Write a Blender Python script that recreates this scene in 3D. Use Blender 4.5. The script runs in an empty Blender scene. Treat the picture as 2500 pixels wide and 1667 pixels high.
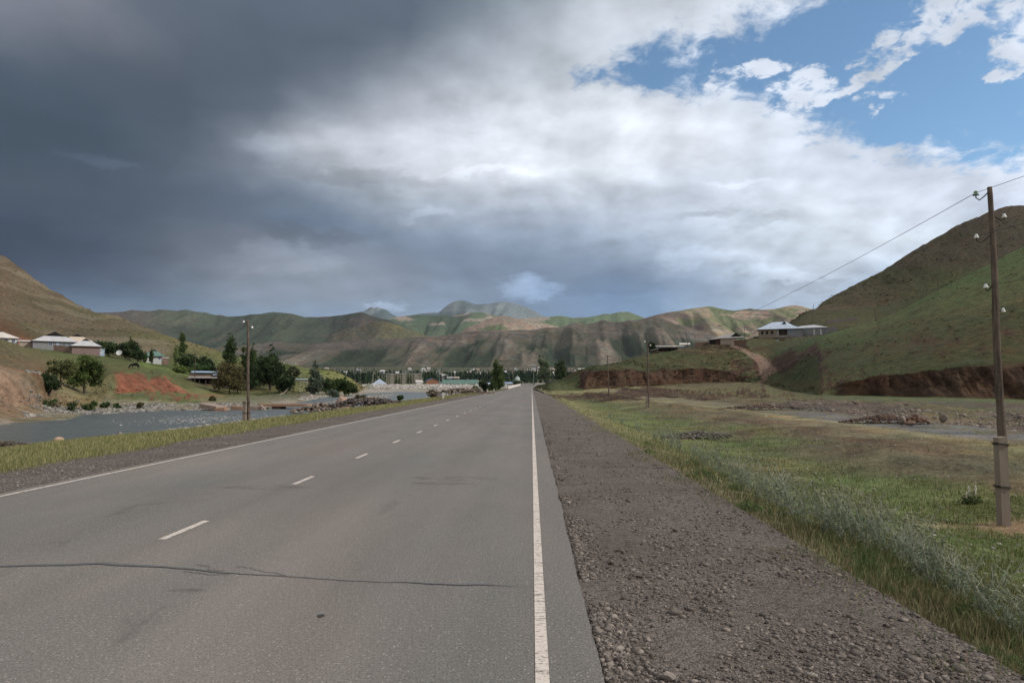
import bpy, bmesh, math, random
import numpy as np
from mathutils import Vector, Matrix
R = math.radians
random.seed(7)
RNG = np.random.default_rng(11)
scn = bpy.context.scene
COL = scn.collection

# ---------------------------------------------------------------- camera
CAMH = 1.6
YAW, PITCH = R(1.65), R(3.65)
cd = bpy.data.cameras.new("camera"); cam = bpy.data.objects.new("camera", cd); COL.objects.link(cam)
cd.lens = 24; cd.sensor_width = 36; cd.clip_start = 0.05; cd.clip_end = 60000
cam.location = (0, 0, CAMH); cam.rotation_euler = (math.pi/2 + PITCH, 0, YAW)
scn.camera = cam
scn.view_settings.view_transform = 'Standard'; scn.view_settings.look = 'None'
scn.view_settings.exposure = 0.0; scn.view_settings.gamma = 1
scn.render.resolution_x = 1024; scn.render.resolution_y = 682

_cy, _sy, _cp, _sp = math.cos(YAW), math.sin(YAW), math.cos(PITCH), math.sin(PITCH)
def ray(px, py):
    """direction of a photograph point, as (x/y, z/y) in the world"""
    a = np.asarray(px, float) - 1250.0; b = 833.5 - np.asarray(py, float); f = 1667.0
    y = f*_cp - b*_sp; z = f*_sp + b*_cp
    X = a*_cy - y*_sy; Y = a*_sy + y*_cy
    return X/Y, z/Y
def at(px, py, D):
    u, v = ray(px, py)
    return Vector((float(u)*D, D, CAMH + float(v)*D))

def lin(c):
    c = np.asarray(c, float)/255.0
    return np.where(c <= 0.04045, c/12.92, ((c+0.055)/1.055)**2.4)
KE = 1.0
def alb(r, g, b, k=None):
    c = lin((r, g, b)); l = float(c @ np.array([.25, .6, .15])); sat = 0.82
    return tuple(np.clip((l + (c-l)*sat)/(k or KE), 0.005, 0.85))

# ---------------------------------------------------------------- sky and sun
SUN_EL, SUN_AZ = R(37), R(101)       # the sun stands to the right of the road
def world():
    w = bpy.data.worlds.new("World"); scn.world = w; w.use_nodes = True
    w.cycles.sampling_method = 'MANUAL'; w.cycles.sample_map_resolution = 512
    nt = w.node_tree; N = nt.nodes; L = nt.links; N.clear()
    out = N.new('ShaderNodeOutputWorld'); bg = N.new('ShaderNodeBackground'); L.new(bg.outputs[0], out.inputs[0])
    STR = 0.1; bg.inputs[1].default_value = STR
    sky = N.new('ShaderNodeTexSky'); sky.sky_type = 'NISHITA'; sky.sun_disc = False
    sky.sun_elevation = SUN_EL; sky.sun_rotation = SUN_AZ; sky.air_density = 1.0; sky.dust_density = 0.6; sky.ozone_density = 2.0; sky.altitude = 1500
    def math_(op, a, b=None, c=None, clamp=False):
        n = N.new('ShaderNodeMath'); n.operation = op; n.use_clamp = clamp
        for i, v in enumerate((a, b, c)):
            if v is None: continue
            if hasattr(v, 'is_output'): L.new(v, n.inputs[i])
            else: n.inputs[i].default_value = v
        return n.outputs[0]
    def vmath(op, a, b=None, s=None):
        n = N.new('ShaderNodeVectorMath'); n.operation = op
        for i, v in enumerate((a, b)):
            if v is None: continue
            if hasattr(v, 'is_output'): L.new(v, n.inputs[i])
            else: n.inputs[i].default_value = v
        if s is not None:
            if hasattr(s, 'is_output'): L.new(s, n.inputs['Scale'])
            else: n.inputs['Scale'].default_value = s
        return n.outputs[0]
    def noise(vec, scale, detail=6, rough=0.55, dist=0.0):
        n = N.new('ShaderNodeTexNoise'); n.inputs['Scale'].default_value = scale; n.inputs['Detail'].default_value = detail
        n.inputs['Roughness'].default_value = rough; n.inputs['Distortion'].default_value = dist
        L.new(vec, n.inputs['Vector']); return n
    def smooth(v, a, b, lo=0.0, hi=1.0):
        n = N.new('ShaderNodeMapRange'); n.interpolation_type = 'SMOOTHSTEP'
        L.new(v, n.inputs[0]); n.inputs[1].default_value = a; n.inputs[2].default_value = b; n.inputs[3].default_value = lo; n.inputs[4].default_value = hi
        return n.outputs[0]
    tc = N.new('ShaderNodeTexCoord'); d = vmath('NORMALIZE', tc.outputs['Generated'])
    sp = N.new('ShaderNodeSeparateXYZ'); L.new(d, sp.inputs[0]); x, y, z = sp.outputs
    zz = math_('ADD', math_('ABSOLUTE', z), 0.34)
    cp = N.new('ShaderNodeCombineXYZ'); L.new(math_('DIVIDE', x, zz), cp.inputs[0]); L.new(math_('DIVIDE', y, zz), cp.inputs[1]); cp.inputs[2].default_value = 3.7
    P = cp.outputs[0]
    az = math_('ARCTAN2', x, y); el = math_('ARCSINE', z)
    wn = noise(P, 2.2, 5, 0.5); ws = N.new('ShaderNodeSeparateColor'); L.new(wn.outputs['Color'], ws.inputs[0])
    wf = noise(P, 9.0, 5, 0.62); wfs = N.new('ShaderNodeSeparateColor'); L.new(wf.outputs['Color'], wfs.inputs[0])
    # edges are torn by two sizes of noise
    azw = math_('ADD', az, math_('ADD', math_('MULTIPLY_ADD', ws.outputs[0], 0.22, -0.11), math_('MULTIPLY_ADD', wfs.outputs[0], 0.06, -0.03)))
    elw = math_('ADD', el, math_('ADD', math_('MULTIPLY_ADD', ws.outputs[1], 0.09, -0.045), math_('MULTIPLY_ADD', wfs.outputs[1], 0.03, -0.015)))
    xs = [0, 208, 417, 625, 833, 1042, 1250, 1458, 1667, 1875, 2083, 2292, 2500]
    ys = [0, 70, 140, 210, 280, 350, 420, 490, 560, 630, 700, 750, 800]
    T = SKYTAB
    rgb = np.array([[lin(c[:3]) for c in row] for row in T]); cov = np.array([[c[3] if len(c) > 3 else 1.0 for c in row] for row in T])
    def samp(a, e):
        # where the direction falls among the tabulated directions
        X, Y, Z = math.sin(a)*math.cos(e), math.cos(a)*math.cos(e), math.sin(e)
        x1 = X*_cy + Y*_sy; y1 = -X*_sy + Y*_cy
        y2 = y1*_cp + Z*_sp; z2 = -y1*_sp + Z*_cp
        px = 1250 + 1667*x1/y2; py = 833.5 - 1667*z2/y2
        px = min(max(px, 0), 2500); py = min(max(py, 0), 800)
        i = min(int(np.searchsorted(xs, px, 'right')) - 1, len(xs)-2); j = min(int(np.searchsorted(ys, py, 'right')) - 1, len(ys)-2)
        fx = (px-xs[i])/(xs[i+1]-xs[i]); fy = (py-ys[j])/(ys[j+1]-ys[j])
        f = lambda A: (A[j][i]*(1-fx)+A[j][i+1]*fx)*(1-fy) + (A[j+1][i]*(1-fx)+A[j+1][i+1]*fx)*fy
        return f(rgb), float(f(cov))
    NC = 15; amax = R(38.5); da = 2*amax/(NC-1); E0, E1 = R(0.5), R(33)
    t = math_('DIVIDE', math_('SUBTRACT', elw, E0), E1-E0, clamp=True)
    azc = math_('MINIMUM', math_('MAXIMUM', azw, -amax), amax)
    acc = None; acv = None
    for k in range(NC):
        a = -amax + k*da
        cr = N.new('ShaderNodeValToRGB'); L.new(t, cr.inputs[0]); els = cr.color_ramp.elements
        n = 20
        els[0].position = 0.0; els[1].position = 1.0
        for q in range(1, n-1): els.new(q/(n-1))
        for q in range(n):
            c, cv = samp(a, E0 + (E1-E0)*q/(n-1)); els[q].color = (*[float(min(1, v)) for v in c], cv)
        w = math_('MAXIMUM', math_('MULTIPLY_ADD', math_('ABSOLUTE', math_('SUBTRACT', azc, a)), -1/da, 1.0), 0.0)
        cc = vmath('SCALE', cr.outputs[0], s=w); av = math_('MULTIPLY', cr.outputs[1], w)
        acc = cc if acc is None else vmath('ADD', acc, cc); acv = av if acv is None else math_('ADD', acv, av)
    # single puffs, bright heads and dark bellies where they stand in this sky
    azb = math_('ADD', az, math_('ADD', math_('MULTIPLY_ADD', ws.outputs[0], 0.05, -0.025), math_('MULTIPLY_ADD', wfs.outputs[0], 0.09, -0.045)))
    elb = math_('ADD', el, math_('ADD', math_('MULTIPLY_ADD', ws.outputs[1], 0.04, -0.02), math_('MULTIPLY_ADD', wfs.outputs[1], 0.06, -0.03)))
    def blob(px, py, rx, ry, k=0.0):
        u, v = ray(px, py); a = math.atan(float(u)); e = math.atan(float(v)*math.cos(a)); c = math.cos(a)
        dx = math_('MULTIPLY_ADD', azb, 1667/rx*1.0/(c*c)*c, -a*1667/rx/c); dy = math_('MULTIPLY_ADD', elb, 1667/ry, -e*1667/ry)
        if k: dy = math_('SUBTRACT', dy, math_('MULTIPLY', dx, k))
        return smooth(math_('MULTIPLY_ADD', dx, dx, math_('MULTIPLY', dy, dy)), 1.7, 0.0)
    pf = None
    for b in PUFFS:
        b = (b[0], b[1], b[2]*1.0, b[3]*.95, *b[4:])
        q = math_('MULTIPLY', blob(*b[:4], b[5] if len(b) > 5 else 0), b[4]*.9); pf = q if pf is None else math_('ADD', pf, q)
    gn = None
    for b in TONES:
        g = math_('MULTIPLY', blob(*b[:4]), b[4]); gn = g if gn is None else math_('ADD', gn, g)
    acc = vmath('SCALE', acc, s=math_('ADD', gn, 1.0))
    # relief of the cloud bodies: denser towards the light is brighter
    n3 = noise(P, 4.2, 8, 0.52, 0.1)
    P2 = vmath('ADD', P, (0.035, -0.04, 0.0)); n4 = noise(P2, 4.2, 8, 0.52, 0.1)
    rel = math_('SUBTRACT', n3.outputs[0], n4.outputs[0])
    lum = N.new('ShaderNodeRGBToBW'); L.new(acc, lum.inputs[0])
    amt = smooth(lum.outputs[0], 0.08, 0.55, 0.2, 0.85)
    shade = math_('ADD', math_('MULTIPLY_ADD', math_('MULTIPLY', rel, amt), 1.5, 1.0), math_('MULTIPLY', math_('MULTIPLY', math_('SUBTRACT', n3.outputs[0], 0.5), amt), 0.3))
    ccol = vmath('SCALE', acc, s=math_('MULTIPLY', shade, CLOUD_GAIN/STR))
    dn = noise(P, 15, 9, 0.62, 0.25)
    dens = math_('ADD', math_('MULTIPLY', acv, 1.45), math_('MULTIPLY_ADD', math_('ADD', math_('MULTIPLY', dn.outputs[0], 0.75), math_('MULTIPLY', n3.outputs[0], 0.25)), 2.6, -1.33))
    alpha = smooth(dens, 0.22, 0.78)
    pn = noise(P, 21.0, 9, 0.6, 0.3)
    pa = math_('MULTIPLY', smooth(math_('ADD', math_('MINIMUM', pf, 0.85), math_('MULTIPLY_ADD', pn.outputs[0], 4.6, -2.3)), 0.18, 1.0), smooth(pf, 0.0, 0.3))
    alpha = math_('MAXIMUM', alpha, pa)
    # overhead and behind: bright broken overcast
    zc = vmath('SCALE', (0.97, 0.98, 1.0), s=math_('MULTIPLY', math_('MULTIPLY_ADD', n3.outputs[0], 0.9, 0.5), OVERHEAD/STR))
    fz = math_('MAXIMUM', smooth(el, R(33), R(52)), smooth(math_('ABSOLUTE', az), R(42), R(75)))
    m1 = N.new('ShaderNodeMix'); m1.data_type = 'RGBA'; L.new(alpha, m1.inputs[0])
    L.new(vmath('MULTIPLY', sky.outputs[0], SKY_TINT), m1.inputs[6]); L.new(ccol, m1.inputs[7])
    m2 = N.new('ShaderNodeMix'); m2.data_type = 'RGBA'; L.new(fz, m2.inputs[0]); L.new(m1.outputs[2], m2.inputs[6]); L.new(zc, m2.inputs[7])
    L.new(m2.outputs[2], bg.inputs[0])
CLOUD_GAIN = 1.10; OVERHEAD = 0.70; SKY_TINT = (1.40, 1.60, 1.54)
PUFFS = [(1830,165,85,24,.75),(1895,160,60,20,.5),(1960,212,70,34,.85),(2040,220,70,32,.8),(2110,205,60,24,.5,.3),(2180,130,75,46,.95,.5),(2270,95,45,40,.75,.6),(2300,70,26,34,.5),(2440,60,95,75,.9),(2475,130,60,50,.6),(2005,248,50,14,.55),(2100,258,26,11,.55),(2167,258,34,15,.8),(2080,160,24,14,.6),(2478,180,40,20,.6),(2290,22,60,28,.5),(2210,28,46,20,.4),(1760,225,40,26,.4),(1890,262,40,34,.5),(1905,300,60,40,.45),(1960,320,90,30,.3),(1395,200,30,40,.35)]
TONES = [(1950,560,450,120,.08),(180,330,620,300,-.16),(600,150,500,160,-.08),(1350,370,420,110,.12),(1290,702,75,26,.60),(1860,658,75,20,.28),(1690,628,120,20,.22),(700,640,130,34,.22),(930,742,50,12,.45),(650,372,70,30,.22),(1200,425,130,13,.14),(1050,527,70,12,.22),(900,432,190,26,-.24),(780,585,130,22,-.20),(1720,525,80,13,-.22),(1850,538,70,13,-.20),(1960,692,110,13,-.22),(1790,445,90,8,.14),(250,400,90,12,.30),(1380,640,240,46,-.10),(1500,700,170,34,-.14),(1640,560,200,24,.08),(60,600,150,50,-.2)]
B = (208, 217, 231)
SKYTAB = [
 # one row per height, one entry per bearing: cloud colour and how closed the cloud is
 [(125,130,145),(138,140,153),(98,108,122),(90,102,118),(93,104,120),(86,98,113),(125,139,150),(183,191,200),(203,210,220),(208,216,228,.62),(*B,.0),(*B,.05),(*B,.45)],
 [(108,115,129),(128,131,144),(98,108,122),(85,97,112),(88,100,114),(86,98,113),(158,166,177),(195,202,212),(203,210,221,.6),(*B,.02),(*B,.0),(*B,.0),(*B,.4)],
 [(78,92,108),(88,99,114),(86,97,112),(85,97,112),(86,98,112),(120,129,142),(172,180,190),(190,198,208,.62),(*B,.05),(*B,.02),(*B,.05),(*B,.02),(*B,.1)],
 [(72,87,103),(75,90,106),(82,93,109),(87,99,115),(118,127,141),(164,172,184),(178,186,196),(205,212,222,.12),(*B,.08),(*B,.25),(*B,.08),(*B,.0),(*B,.0)],
 [(64,79,95),(62,78,94),(72,86,102),(95,107,122),(150,158,170),(183,189,200),(208,213,222),(215,221,229,.95),(212,218,228,.62),(*B,.6),(*B,.05),(*B,.0),(*B,0)],
 [(58,74,90),(60,76,92),(64,80,96),(135,144,158),(200,206,216),(192,198,209),(211,216,225),(216,221,230),(213,219,228),(206,214,226,.8),(*B,.15),(*B,0),(*B,0)],
 [(70,83,99),(72,85,102),(72,86,102),(112,122,138),(165,174,186),(202,208,218),(207,212,221),(206,213,222),(204,211,222),(205,213,226,.95),(203,212,228,.75),(206,214,228,.7),(208,216,230,.8)],
 [(58,72,90),(66,80,96),(74,88,104),(88,102,120),(118,132,150),(168,178,190),(174,183,196),(184,194,209),(194,203,217),(205,213,225),(209,217,229),(200,210,228,.85),(196,208,228,.8)],
 [(42,58,84),(60,74,92),(75,88,104),(92,105,122),(92,109,130),(130,145,165),(148,161,180),(158,172,191),(174,186,202),(194,205,217),(203,212,222),(202,211,222),(198,208,222)],
 [(34,50,76),(48,63,87),(80,90,106),(122,127,140),(126,137,153),(116,130,150),(124,141,163),(146,162,184),(168,182,200),(188,199,212),(197,206,218),(192,204,220),(192,204,220)],
 [(35,52,78),(50,66,90),(80,94,110),(128,138,152),(142,149,161),(112,126,145),(122,138,160),(112,134,163),(134,154,180),(186,197,211),(170,187,207),(160,180,206),(160,180,206)],
 [(60,80,105),(75,95,118),(96,114,134),(118,138,161),(126,146,170),(138,155,175),(118,140,168),(106,133,167),(114,140,171),(166,184,204),(180,194,210),(160,180,206),(160,180,206)],
 [(70,90,114),(84,104,127),(104,124,146),(122,144,168),(130,150,173),(136,156,178),(124,146,173),(112,138,171),(124,149,179),(150,172,196),(165,183,204),(160,180,206),(160,180,206)],
]
world()
sd = bpy.data.lights.new("sun", 'SUN'); sun = bpy.data.objects.new("sun", sd); COL.objects.link(sun)
sd.energy = 3.0; sd.angle = R(0.53); sd.color = (1.0, 0.95, 0.87)
_sv = Vector((math.sin(SUN_AZ)*math.cos(SUN_EL), math.cos(SUN_AZ)*math.cos(SUN_EL), math.sin(SUN_EL)))
sun.rotation_euler = _sv.to_track_quat('Z', 'Y').to_euler()
sun.location = (60, 0, 80)
SUNV = _sv
# ---------------------------------------------------------------- noise and meshes
def _hash(ix, iy, seed):
    h = (ix.astype(np.int64)*374761393 + iy.astype(np.int64)*668265263 + seed*1442695041) & 0xffffffff
    h = ((h ^ (h >> 13))*1274126177) & 0xffffffff
    h = h ^ (h >> 16)
    return (h & 0xffff)/65535.0
def vnoise(x, y, seed=0):
    x = np.asarray(x, float); y = np.asarray(y, float)
    ix = np.floor(x); iy = np.floor(y); fx = x-ix; fy = y-iy
    fx = fx*fx*fx*(fx*(fx*6-15)+10); fy = fy*fy*fy*(fy*(fy*6-15)+10)
    a = _hash(ix, iy, seed); b = _hash(ix+1, iy, seed); c = _hash(ix, iy+1, seed); d = _hash(ix+1, iy+1, seed)
    return (a*(1-fx)+b*fx)*(1-fy) + (c*(1-fx)+d*fx)*fy
def fbm(x, y, oct=5, seed=0, gain=0.5):
    s = 0; a = 1; t = 0
    for o in range(oct):
        s = s + a*vnoise(x*2**o + 17.3*o, y*2**o - 9.1*o, seed+o); t += a; a *= gain
    return s/t
def ridged(x, y, oct=5, seed=0, gain=0.5):
    s = 0; a = 1; t = 0
    for o in range(oct):
        s = s + a*(1-np.abs(2*vnoise(x*2**o + 7.7*o, y*2**o + 3.3*o, seed+o)-1)); t += a; a *= gain
    return s/t
def sstep(x, a, b):
    t = np.clip((np.asarray(x, float)-a)/(b-a), 0, 1); return t*t*(3-2*t)
def set_props(o, label=None, cat=None, group=None, kind=None):
    if label: o['label'] = label
    if cat: o['category'] = cat
    if group: o['group'] = group
    if kind: o['kind'] = kind
    return o
def mesh_np(name, V, F, mat=None, colors=None, smooth=False, parent=None, link=True):
    """V (n,3); F (m,k) equal-sized faces; colors (n,3) linear"""
    me = bpy.data.meshes.new(name)
    V = np.ascontiguousarray(V, np.float32); F = np.ascontiguousarray(F, np.int32)
    m, k = F.shape
    me.vertices.add(len(V)); me.vertices.foreach_set('co', V.ravel())
    me.loops.add(m*k); me.loops.foreach_set('vertex_index', F.ravel())
    me.polygons.add(m); me.polygons.foreach_set('loop_start', np.arange(0, m*k, k, dtype=np.int32))
    me.update(calc_edges=True)
    if smooth: me.polygons.foreach_set('use_smooth', np.ones(m, bool))
    if colors is not None:
        ca = me.color_attributes.new('Col', 'FLOAT_COLOR', 'POINT')
        c4 = np.ones((len(V), 4), np.float32); c4[:, :3] = colors
        ca.data.foreach_set('color', c4.ravel())
    if mat: me.materials.append(mat)
    if not link: return me
    o = bpy.data.objects.new(name, me); COL.objects.link(o)
    if parent: o.parent = parent
    return o
def grid_faces(Rn, Cn):
    i = np.arange(Rn-1)[:, None]*Cn + np.arange(Cn-1)[None, :]
    return np.stack([i, i+1, i+1+Cn, i+Cn], -1).reshape(-1, 4)
def grid_obj(name, G, mat, colors, smooth=True):
    Rn, Cn, _ = G.shape
    return mesh_np(name, G.reshape(-1, 3), grid_faces(Rn, Cn), mat, None if colors is None else colors.reshape(-1, 3), smooth)

# ---------------------------------------------------------------- materials
class NT:
    def __init__(s, name):
        s.m = bpy.data.materials.new(name); s.m.use_nodes = True; s.t = s.m.node_tree; s.N = s.t.nodes; s.L = s.t.links
        s.b = s.N['Principled BSDF']; s.geo = s.N.new('ShaderNodeNewGeometry'); s.pos = s.geo.outputs['Position']
    def put(s, v, inp):
        if hasattr(v, 'is_output'): s.L.new(v, inp)
        else: inp.default_value = v
    def noise(s, scale, detail=4, rough=0.55, vec=None, st=None, dist=0.0):
        n = s.N.new('ShaderNodeTexNoise'); n.inputs['Scale'].default_value = scale; n.inputs['Detail'].default_value = detail
        n.inputs['Roughness'].default_value = rough; n.inputs['Distortion'].default_value = dist
        v = vec or s.pos
        if st:
            m = s.N.new('ShaderNodeVectorMath'); m.operation = 'MULTIPLY'; s.L.new(v, m.inputs[0]); m.inputs[1].default_value = st; v = m.outputs[0]
        s.L.new(v, n.inputs['Vector']); return n.outputs[0]
    def voro(s, scale, feature='F1', vec=None, rnd=1.0, out='Distance'):
        n = s.N.new('ShaderNodeTexVoronoi'); n.feature = feature; n.inputs['Scale'].default_value = scale; n.inputs['Randomness'].default_value = rnd
        s.L.new(vec or s.pos, n.inputs['Vector']); return n.outputs[out]
    def math(s, op, a, b=None, c=None):
        n = s.N.new('ShaderNodeMath'); n.operation = op
        for i, v in enumerate((a, b, c)):
            if v is not None: s.put(v, n.inputs[i])
        return n.outputs[0]
    def rng(s, v, a, b, lo, hi, smooth=False):
        n = s.N.new('ShaderNodeMapRange'); n.inputs[1].default_value = a; n.inputs[2].default_value = b
        if smooth: n.interpolation_type = 'SMOOTHSTEP'
        s.put(v, n.inputs[0]); s.put(lo, n.inputs[3]); s.put(hi, n.inputs[4]); return n.outputs[0]
    def mix(s, f, a, b, mode='MIX'):
        n = s.N.new('ShaderNodeMix'); n.data_type = 'RGBA'; n.blend_type = mode
        s.put(f, n.inputs[0]); s.put(a if hasattr(a, 'is_output') else (*a, 1), n.inputs[6]); s.put(b if hasattr(b, 'is_output') else (*b, 1), n.inputs[7])
        return n.outputs[2]
    def scale(s, c, f):
        n = s.N.new('ShaderNodeVectorMath'); n.operation = 'SCALE'; s.put(c, n.inputs[0]); s.put(f, n.inputs['Scale']); return n.outputs[0]
    def attr(s, name='Col'):
        n = s.N.new('ShaderNodeAttribute'); n.attribute_name = name; return n.outputs[0]
    def bump(s, h, strength=0.5, dist=0.05, normal=None):
        n = s.N.new('ShaderNodeBump'); n.inputs['Strength'].default_value = strength; n.inputs['Distance'].default_value = dist
        s.L.new(h, n.inputs['Height'])
        if normal is not None: s.L.new(normal, n.inputs['Normal'])
        return n.outputs[0]
    def done(s, col, rough=0.9, spec=0.2, normal=None, metal=0.0):
        s.put(col if hasattr(col, 'is_output') else (*col, 1), s.b.inputs['Base Color']); s.put(rough, s.b.inputs['Roughness'])
        s.b.inputs['Specular IOR Level'].default_value = spec; s.b.inputs['Metallic'].default_value = metal
        if normal is not None: s.L.new(normal, s.b.inputs['Normal'])
        return s.m
def mat_plain(name, c, rough=0.8, var=0.25, scale=3.0, spec=0.2, bump=0.0, metal=0.0, st=None):
    t = NT(name); n = t.noise(scale, 6, 0.6, st=st)
    col = t.scale(t.mix(0.0, c, c), t.rng(n, 0.25, 0.75, 1-var, 1+var))
    nr = t.bump(n, bump, 0.05) if bump else None
    return t.done(col, rough, spec, nr, metal)
def mat_terrain(name, far=1.0, amp=0.35, bump=0.6, terrk=0.5):
    """ground whose broad colour patches come with the mesh; fine tufts, soil and stones from noise. far = size of the detail"""
    t = NT(name)
    big = t.noise(0.05/far, 5, 0.6); mid = t.noise(0.6/far, 6, 0.65); fine = t.noise(7.0/far, 6, 0.7)
    terr = t.noise(1.0/far, 6, 0.7, st=(0.5, 0.5, 2.2))
    gr = t.noise(28.0/far, 4, 0.75); sp = t.voro(2.6/far); spots = t.rng(sp, 0.05, 0.30, -0.5, 0.0)
    f = t.math('ADD', t.rng(mid, 0.35, 0.65, -amp, amp), t.math('ADD', t.rng(fine, 0.35, 0.65, -amp, amp), t.rng(gr, 0.35, 0.65, -amp*0.8, amp*0.8)))
    f = t.math('ADD', f, t.math('MULTIPLY', spots, t.rng(t.noise(0.3/far, 4, 0.6), 0.45, 0.6, 0, 1)))
    f = t.math('ADD', f, t.rng(terr, 0.35, 0.65, -amp*terrk, amp*terrk)); f = t.math('ADD', f, t.rng(big, 0.3, 0.7, -0.12, 0.12))
    col = t.scale(t.attr(), t.math('ADD', f, 1.0))
    warm = t.noise(0.25/far, 4, 0.6)
    tint = t.mix(t.rng(warm, 0.35, 0.65, 0, 1), (1.10, 0.97, 0.86), (0.92, 1.02, 0.98))
    col = t.mix(1.0, col, tint, 'MULTIPLY')
    nrm = t.bump(t.math('ADD', t.math('MULTIPLY', mid, 1.2), t.math('ADD', t.math('MULTIPLY', fine, 0.35), t.math('MULTIPLY', terr, 0.6))), bump, 0.5*far)
    return t.done(col, 0.95, 0.1, nrm)

# ---------------------------------------------------------------- land built as strips between surveyed lines
class Land:
    """lines run from left to right in front of the viewer, each further away than the last;
    every line has points (bearing, distance, height), ground is stretched between them"""
    def __init__(s, us, amp_seed=3):
        s.us = us; s.Y = []; s.V = []; s.C = []; s.A = []; s.K = []; s.seed = amp_seed
    def add(s, pts=None, X=None, z=None, cols=None, amp=0.0, n=10, cap=None, capz=None, gully=0.0, sm=2):
        us = s.us
        if pts is not None:
            p = sorted([(float(ray(a, b)[0]), D, float(ray(a, b)[1])) for a, b, D in pts])
            pu = [q[0] for q in p]
            Y = np.exp(np.interp(us, pu, np.log([q[1] for q in p]))); v = np.interp(us, pu, [q[2] for q in p])
        else:
            Y = np.abs(X)/np.maximum(np.abs(us), 1e-4)
            if cap is not None:
                Yc = cap; w = np.clip((1-Y/Yc)*2.5, 0, 1)
                Y = np.minimum(Y, Yc); zz = z*w + capz*(1-w)
            else: zz = z + 0*us
            v = (zz-CAMH)/Y
        if sm:
            k = np.exp(-0.5*(np.arange(-3*sm, 3*sm+1)/sm)**2); k /= k.sum(); pad = 3*sm
            v = np.convolve(np.pad(v, pad, mode='edge'), k, 'valid'); Y = np.exp(np.convolve(np.pad(np.log(Y), pad, mode='reflect', reflect_type='odd'), k, 'valid'))
        if s.Y: Y = np.maximum(Y, s.Y[-1]*1.002)
        s.Y.append(Y); s.V.append(v)
        cx = sorted([(float(ray(c[0], 940)[0]), *alb(*c[1:4])) for c in cols])
        s.C.append(np.stack([np.interp(us, [c[0] for c in cx], [c[i] for c in cx]) for i in (1, 2, 3)], -1))
        s.A.append((amp if not np.isscalar(amp) else amp) + 0*us); s.K.append((n, gully))
    def disp(s, X, Y, amp):
        D = np.maximum(Y, 3.0); sc = 1.0/np.clip(D*0.06, 1.2, 25)
        f = 0.30
        return amp*((fbm(X*0.30, Y*0.30, 5, s.seed)-0.5)*1.0 + (fbm(X*0.05, Y*0.05, 5, s.seed+9)-0.5)*2.2)
    def build(s, name, mat, patch=None, x0=None):
        Ys, Zs, Cs, As, Gs = [], [], [], [], []
        for i in range(len(s.Y)-1):
            n, g = s.K[i]
            za = CAMH + s.V[i]*s.Y[i]; zb = CAMH + s.V[i+1]*s.Y[i+1]
            for q in range(n):
                t = q/n
                Yq = np.exp(np.log(s.Y[i])*(1-t) + np.log(s.Y[i+1])*t)
                w = (Yq - s.Y[i])/np.maximum(s.Y[i+1]-s.Y[i], 1e-6)
                Ys.append(Yq); Zs.append(za*(1-w)+zb*w); Cs.append(s.C[i]*(1-t)+s.C[i+1]*t); As.append(s.A[i]*(1-t)+s.A[i+1]*t)
                Gs.append(g*math.sin(math.pi*t)+0*w)
        Ys.append(s.Y[-1]); Zs.append(CAMH+s.V[-1]*s.Y[-1]); Cs.append(s.C[-1]); As.append(s.A[-1]); Gs.append(0*s.us)
        Y = np.array(Ys); Z = np.array(Zs); C = np.array(Cs); A = np.array(As); G = np.array(Gs); U = np.broadcast_to(s.us, Y.shape)
        X = U*Y
        Z = Z + s.disp(X, Y, A)
        gl = ridged(X*0.30, Z*0.06, 5, 21, .6)-0.6
        Y2 = Y + G*gl; X2 = X + G*0.25*(fbm(Y*0.3, Z*0.4, 3, 31)-0.5)
        s.grid = (X, Y, Z)
        if patch is not None: C = patch(X, Y, Z, C)
        P = np.stack([X2, Y2, Z], -1)
        s.obj = grid_obj(name, P, mat, C)
        return s.obj
    def height(s, x, y):
        """ground height at a world point"""
        u = x/y; Yr = np.array([np.interp(u, s.us, a) for a in s.Y]); Zr = CAMH + np.array([np.interp(u, s.us, a) for a in s.V])*Yr
        Ar = np.array([np.interp(u, s.us, a) for a in s.A])
        z = np.interp(y, Yr, Zr); a = np.interp(y, Yr, Ar)
        return float(z + s.disp(np.array(x), np.array(y), a))
# ---------------------------------------------------------------- the near land, right of the road
def ucols(a, b, step=3.0):
    return ray(np.arange(a, b, step), 940.0)[0]
GR = (96, 102, 62); GRD = (78, 86, 50); DRY = (128, 122, 84); DRY2 = (140, 128, 98); SOIL = (92, 78, 68); RED = (82, 50, 38); REDL = (150, 84, 60); DKG = (56, 62, 36)
GREEN = (98, 106, 64); GRV = (112, 106, 104); TAN = (150, 128, 108)
def cc(*a): return [(x, *c) for x, c in a]
usR = ucols(1299.5, 3000, 3.0)
usR = usR[usR > 0.0035]; usR = np.concatenate([usR, np.geomspace(usR[-1]*1.01, 12, 130)])
footR = [(1290,944,400),(1300,944.4,330),(1315,949,230),(1343,957,190),(1420,957,190),(1500,950,200),(1583,943,210),(1719,934,235),(1800,932,240),(1868,935,225),(1900,948,190),(1950,957,160),(2000,963,120),(2150,967,112.5),(2300,970,106),(2500,974,103.5),(3000,990,85)]
LR = Land(usR, 3)
_p = sorted([(float(ray(a, b)[0]), D, float(ray(a, b)[1])) for a, b, D in footR])
fD = np.exp(np.interp(usR, [q[0] for q in _p], np.log([q[1] for q in _p]))); fz = CAMH + np.interp(usR, [q[0] for q in _p], [q[2] for q in _p])*fD
def xr(X, z, k, c, amp, n): LR.add(X=X, z=z, cap=fD*k, capz=fz, cols=c, amp=amp, n=n)
xr(2.2, -0.035, .80, cc((1300, SOIL)), 0.0, 3)
xr(2.65, -0.06, .81, cc((1300, (110, 100, 84))), 0.02, 4)
xr(3.8, -0.22, .82, cc((1300, DRY), (1900, GR)), 0.10, 10)
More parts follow.
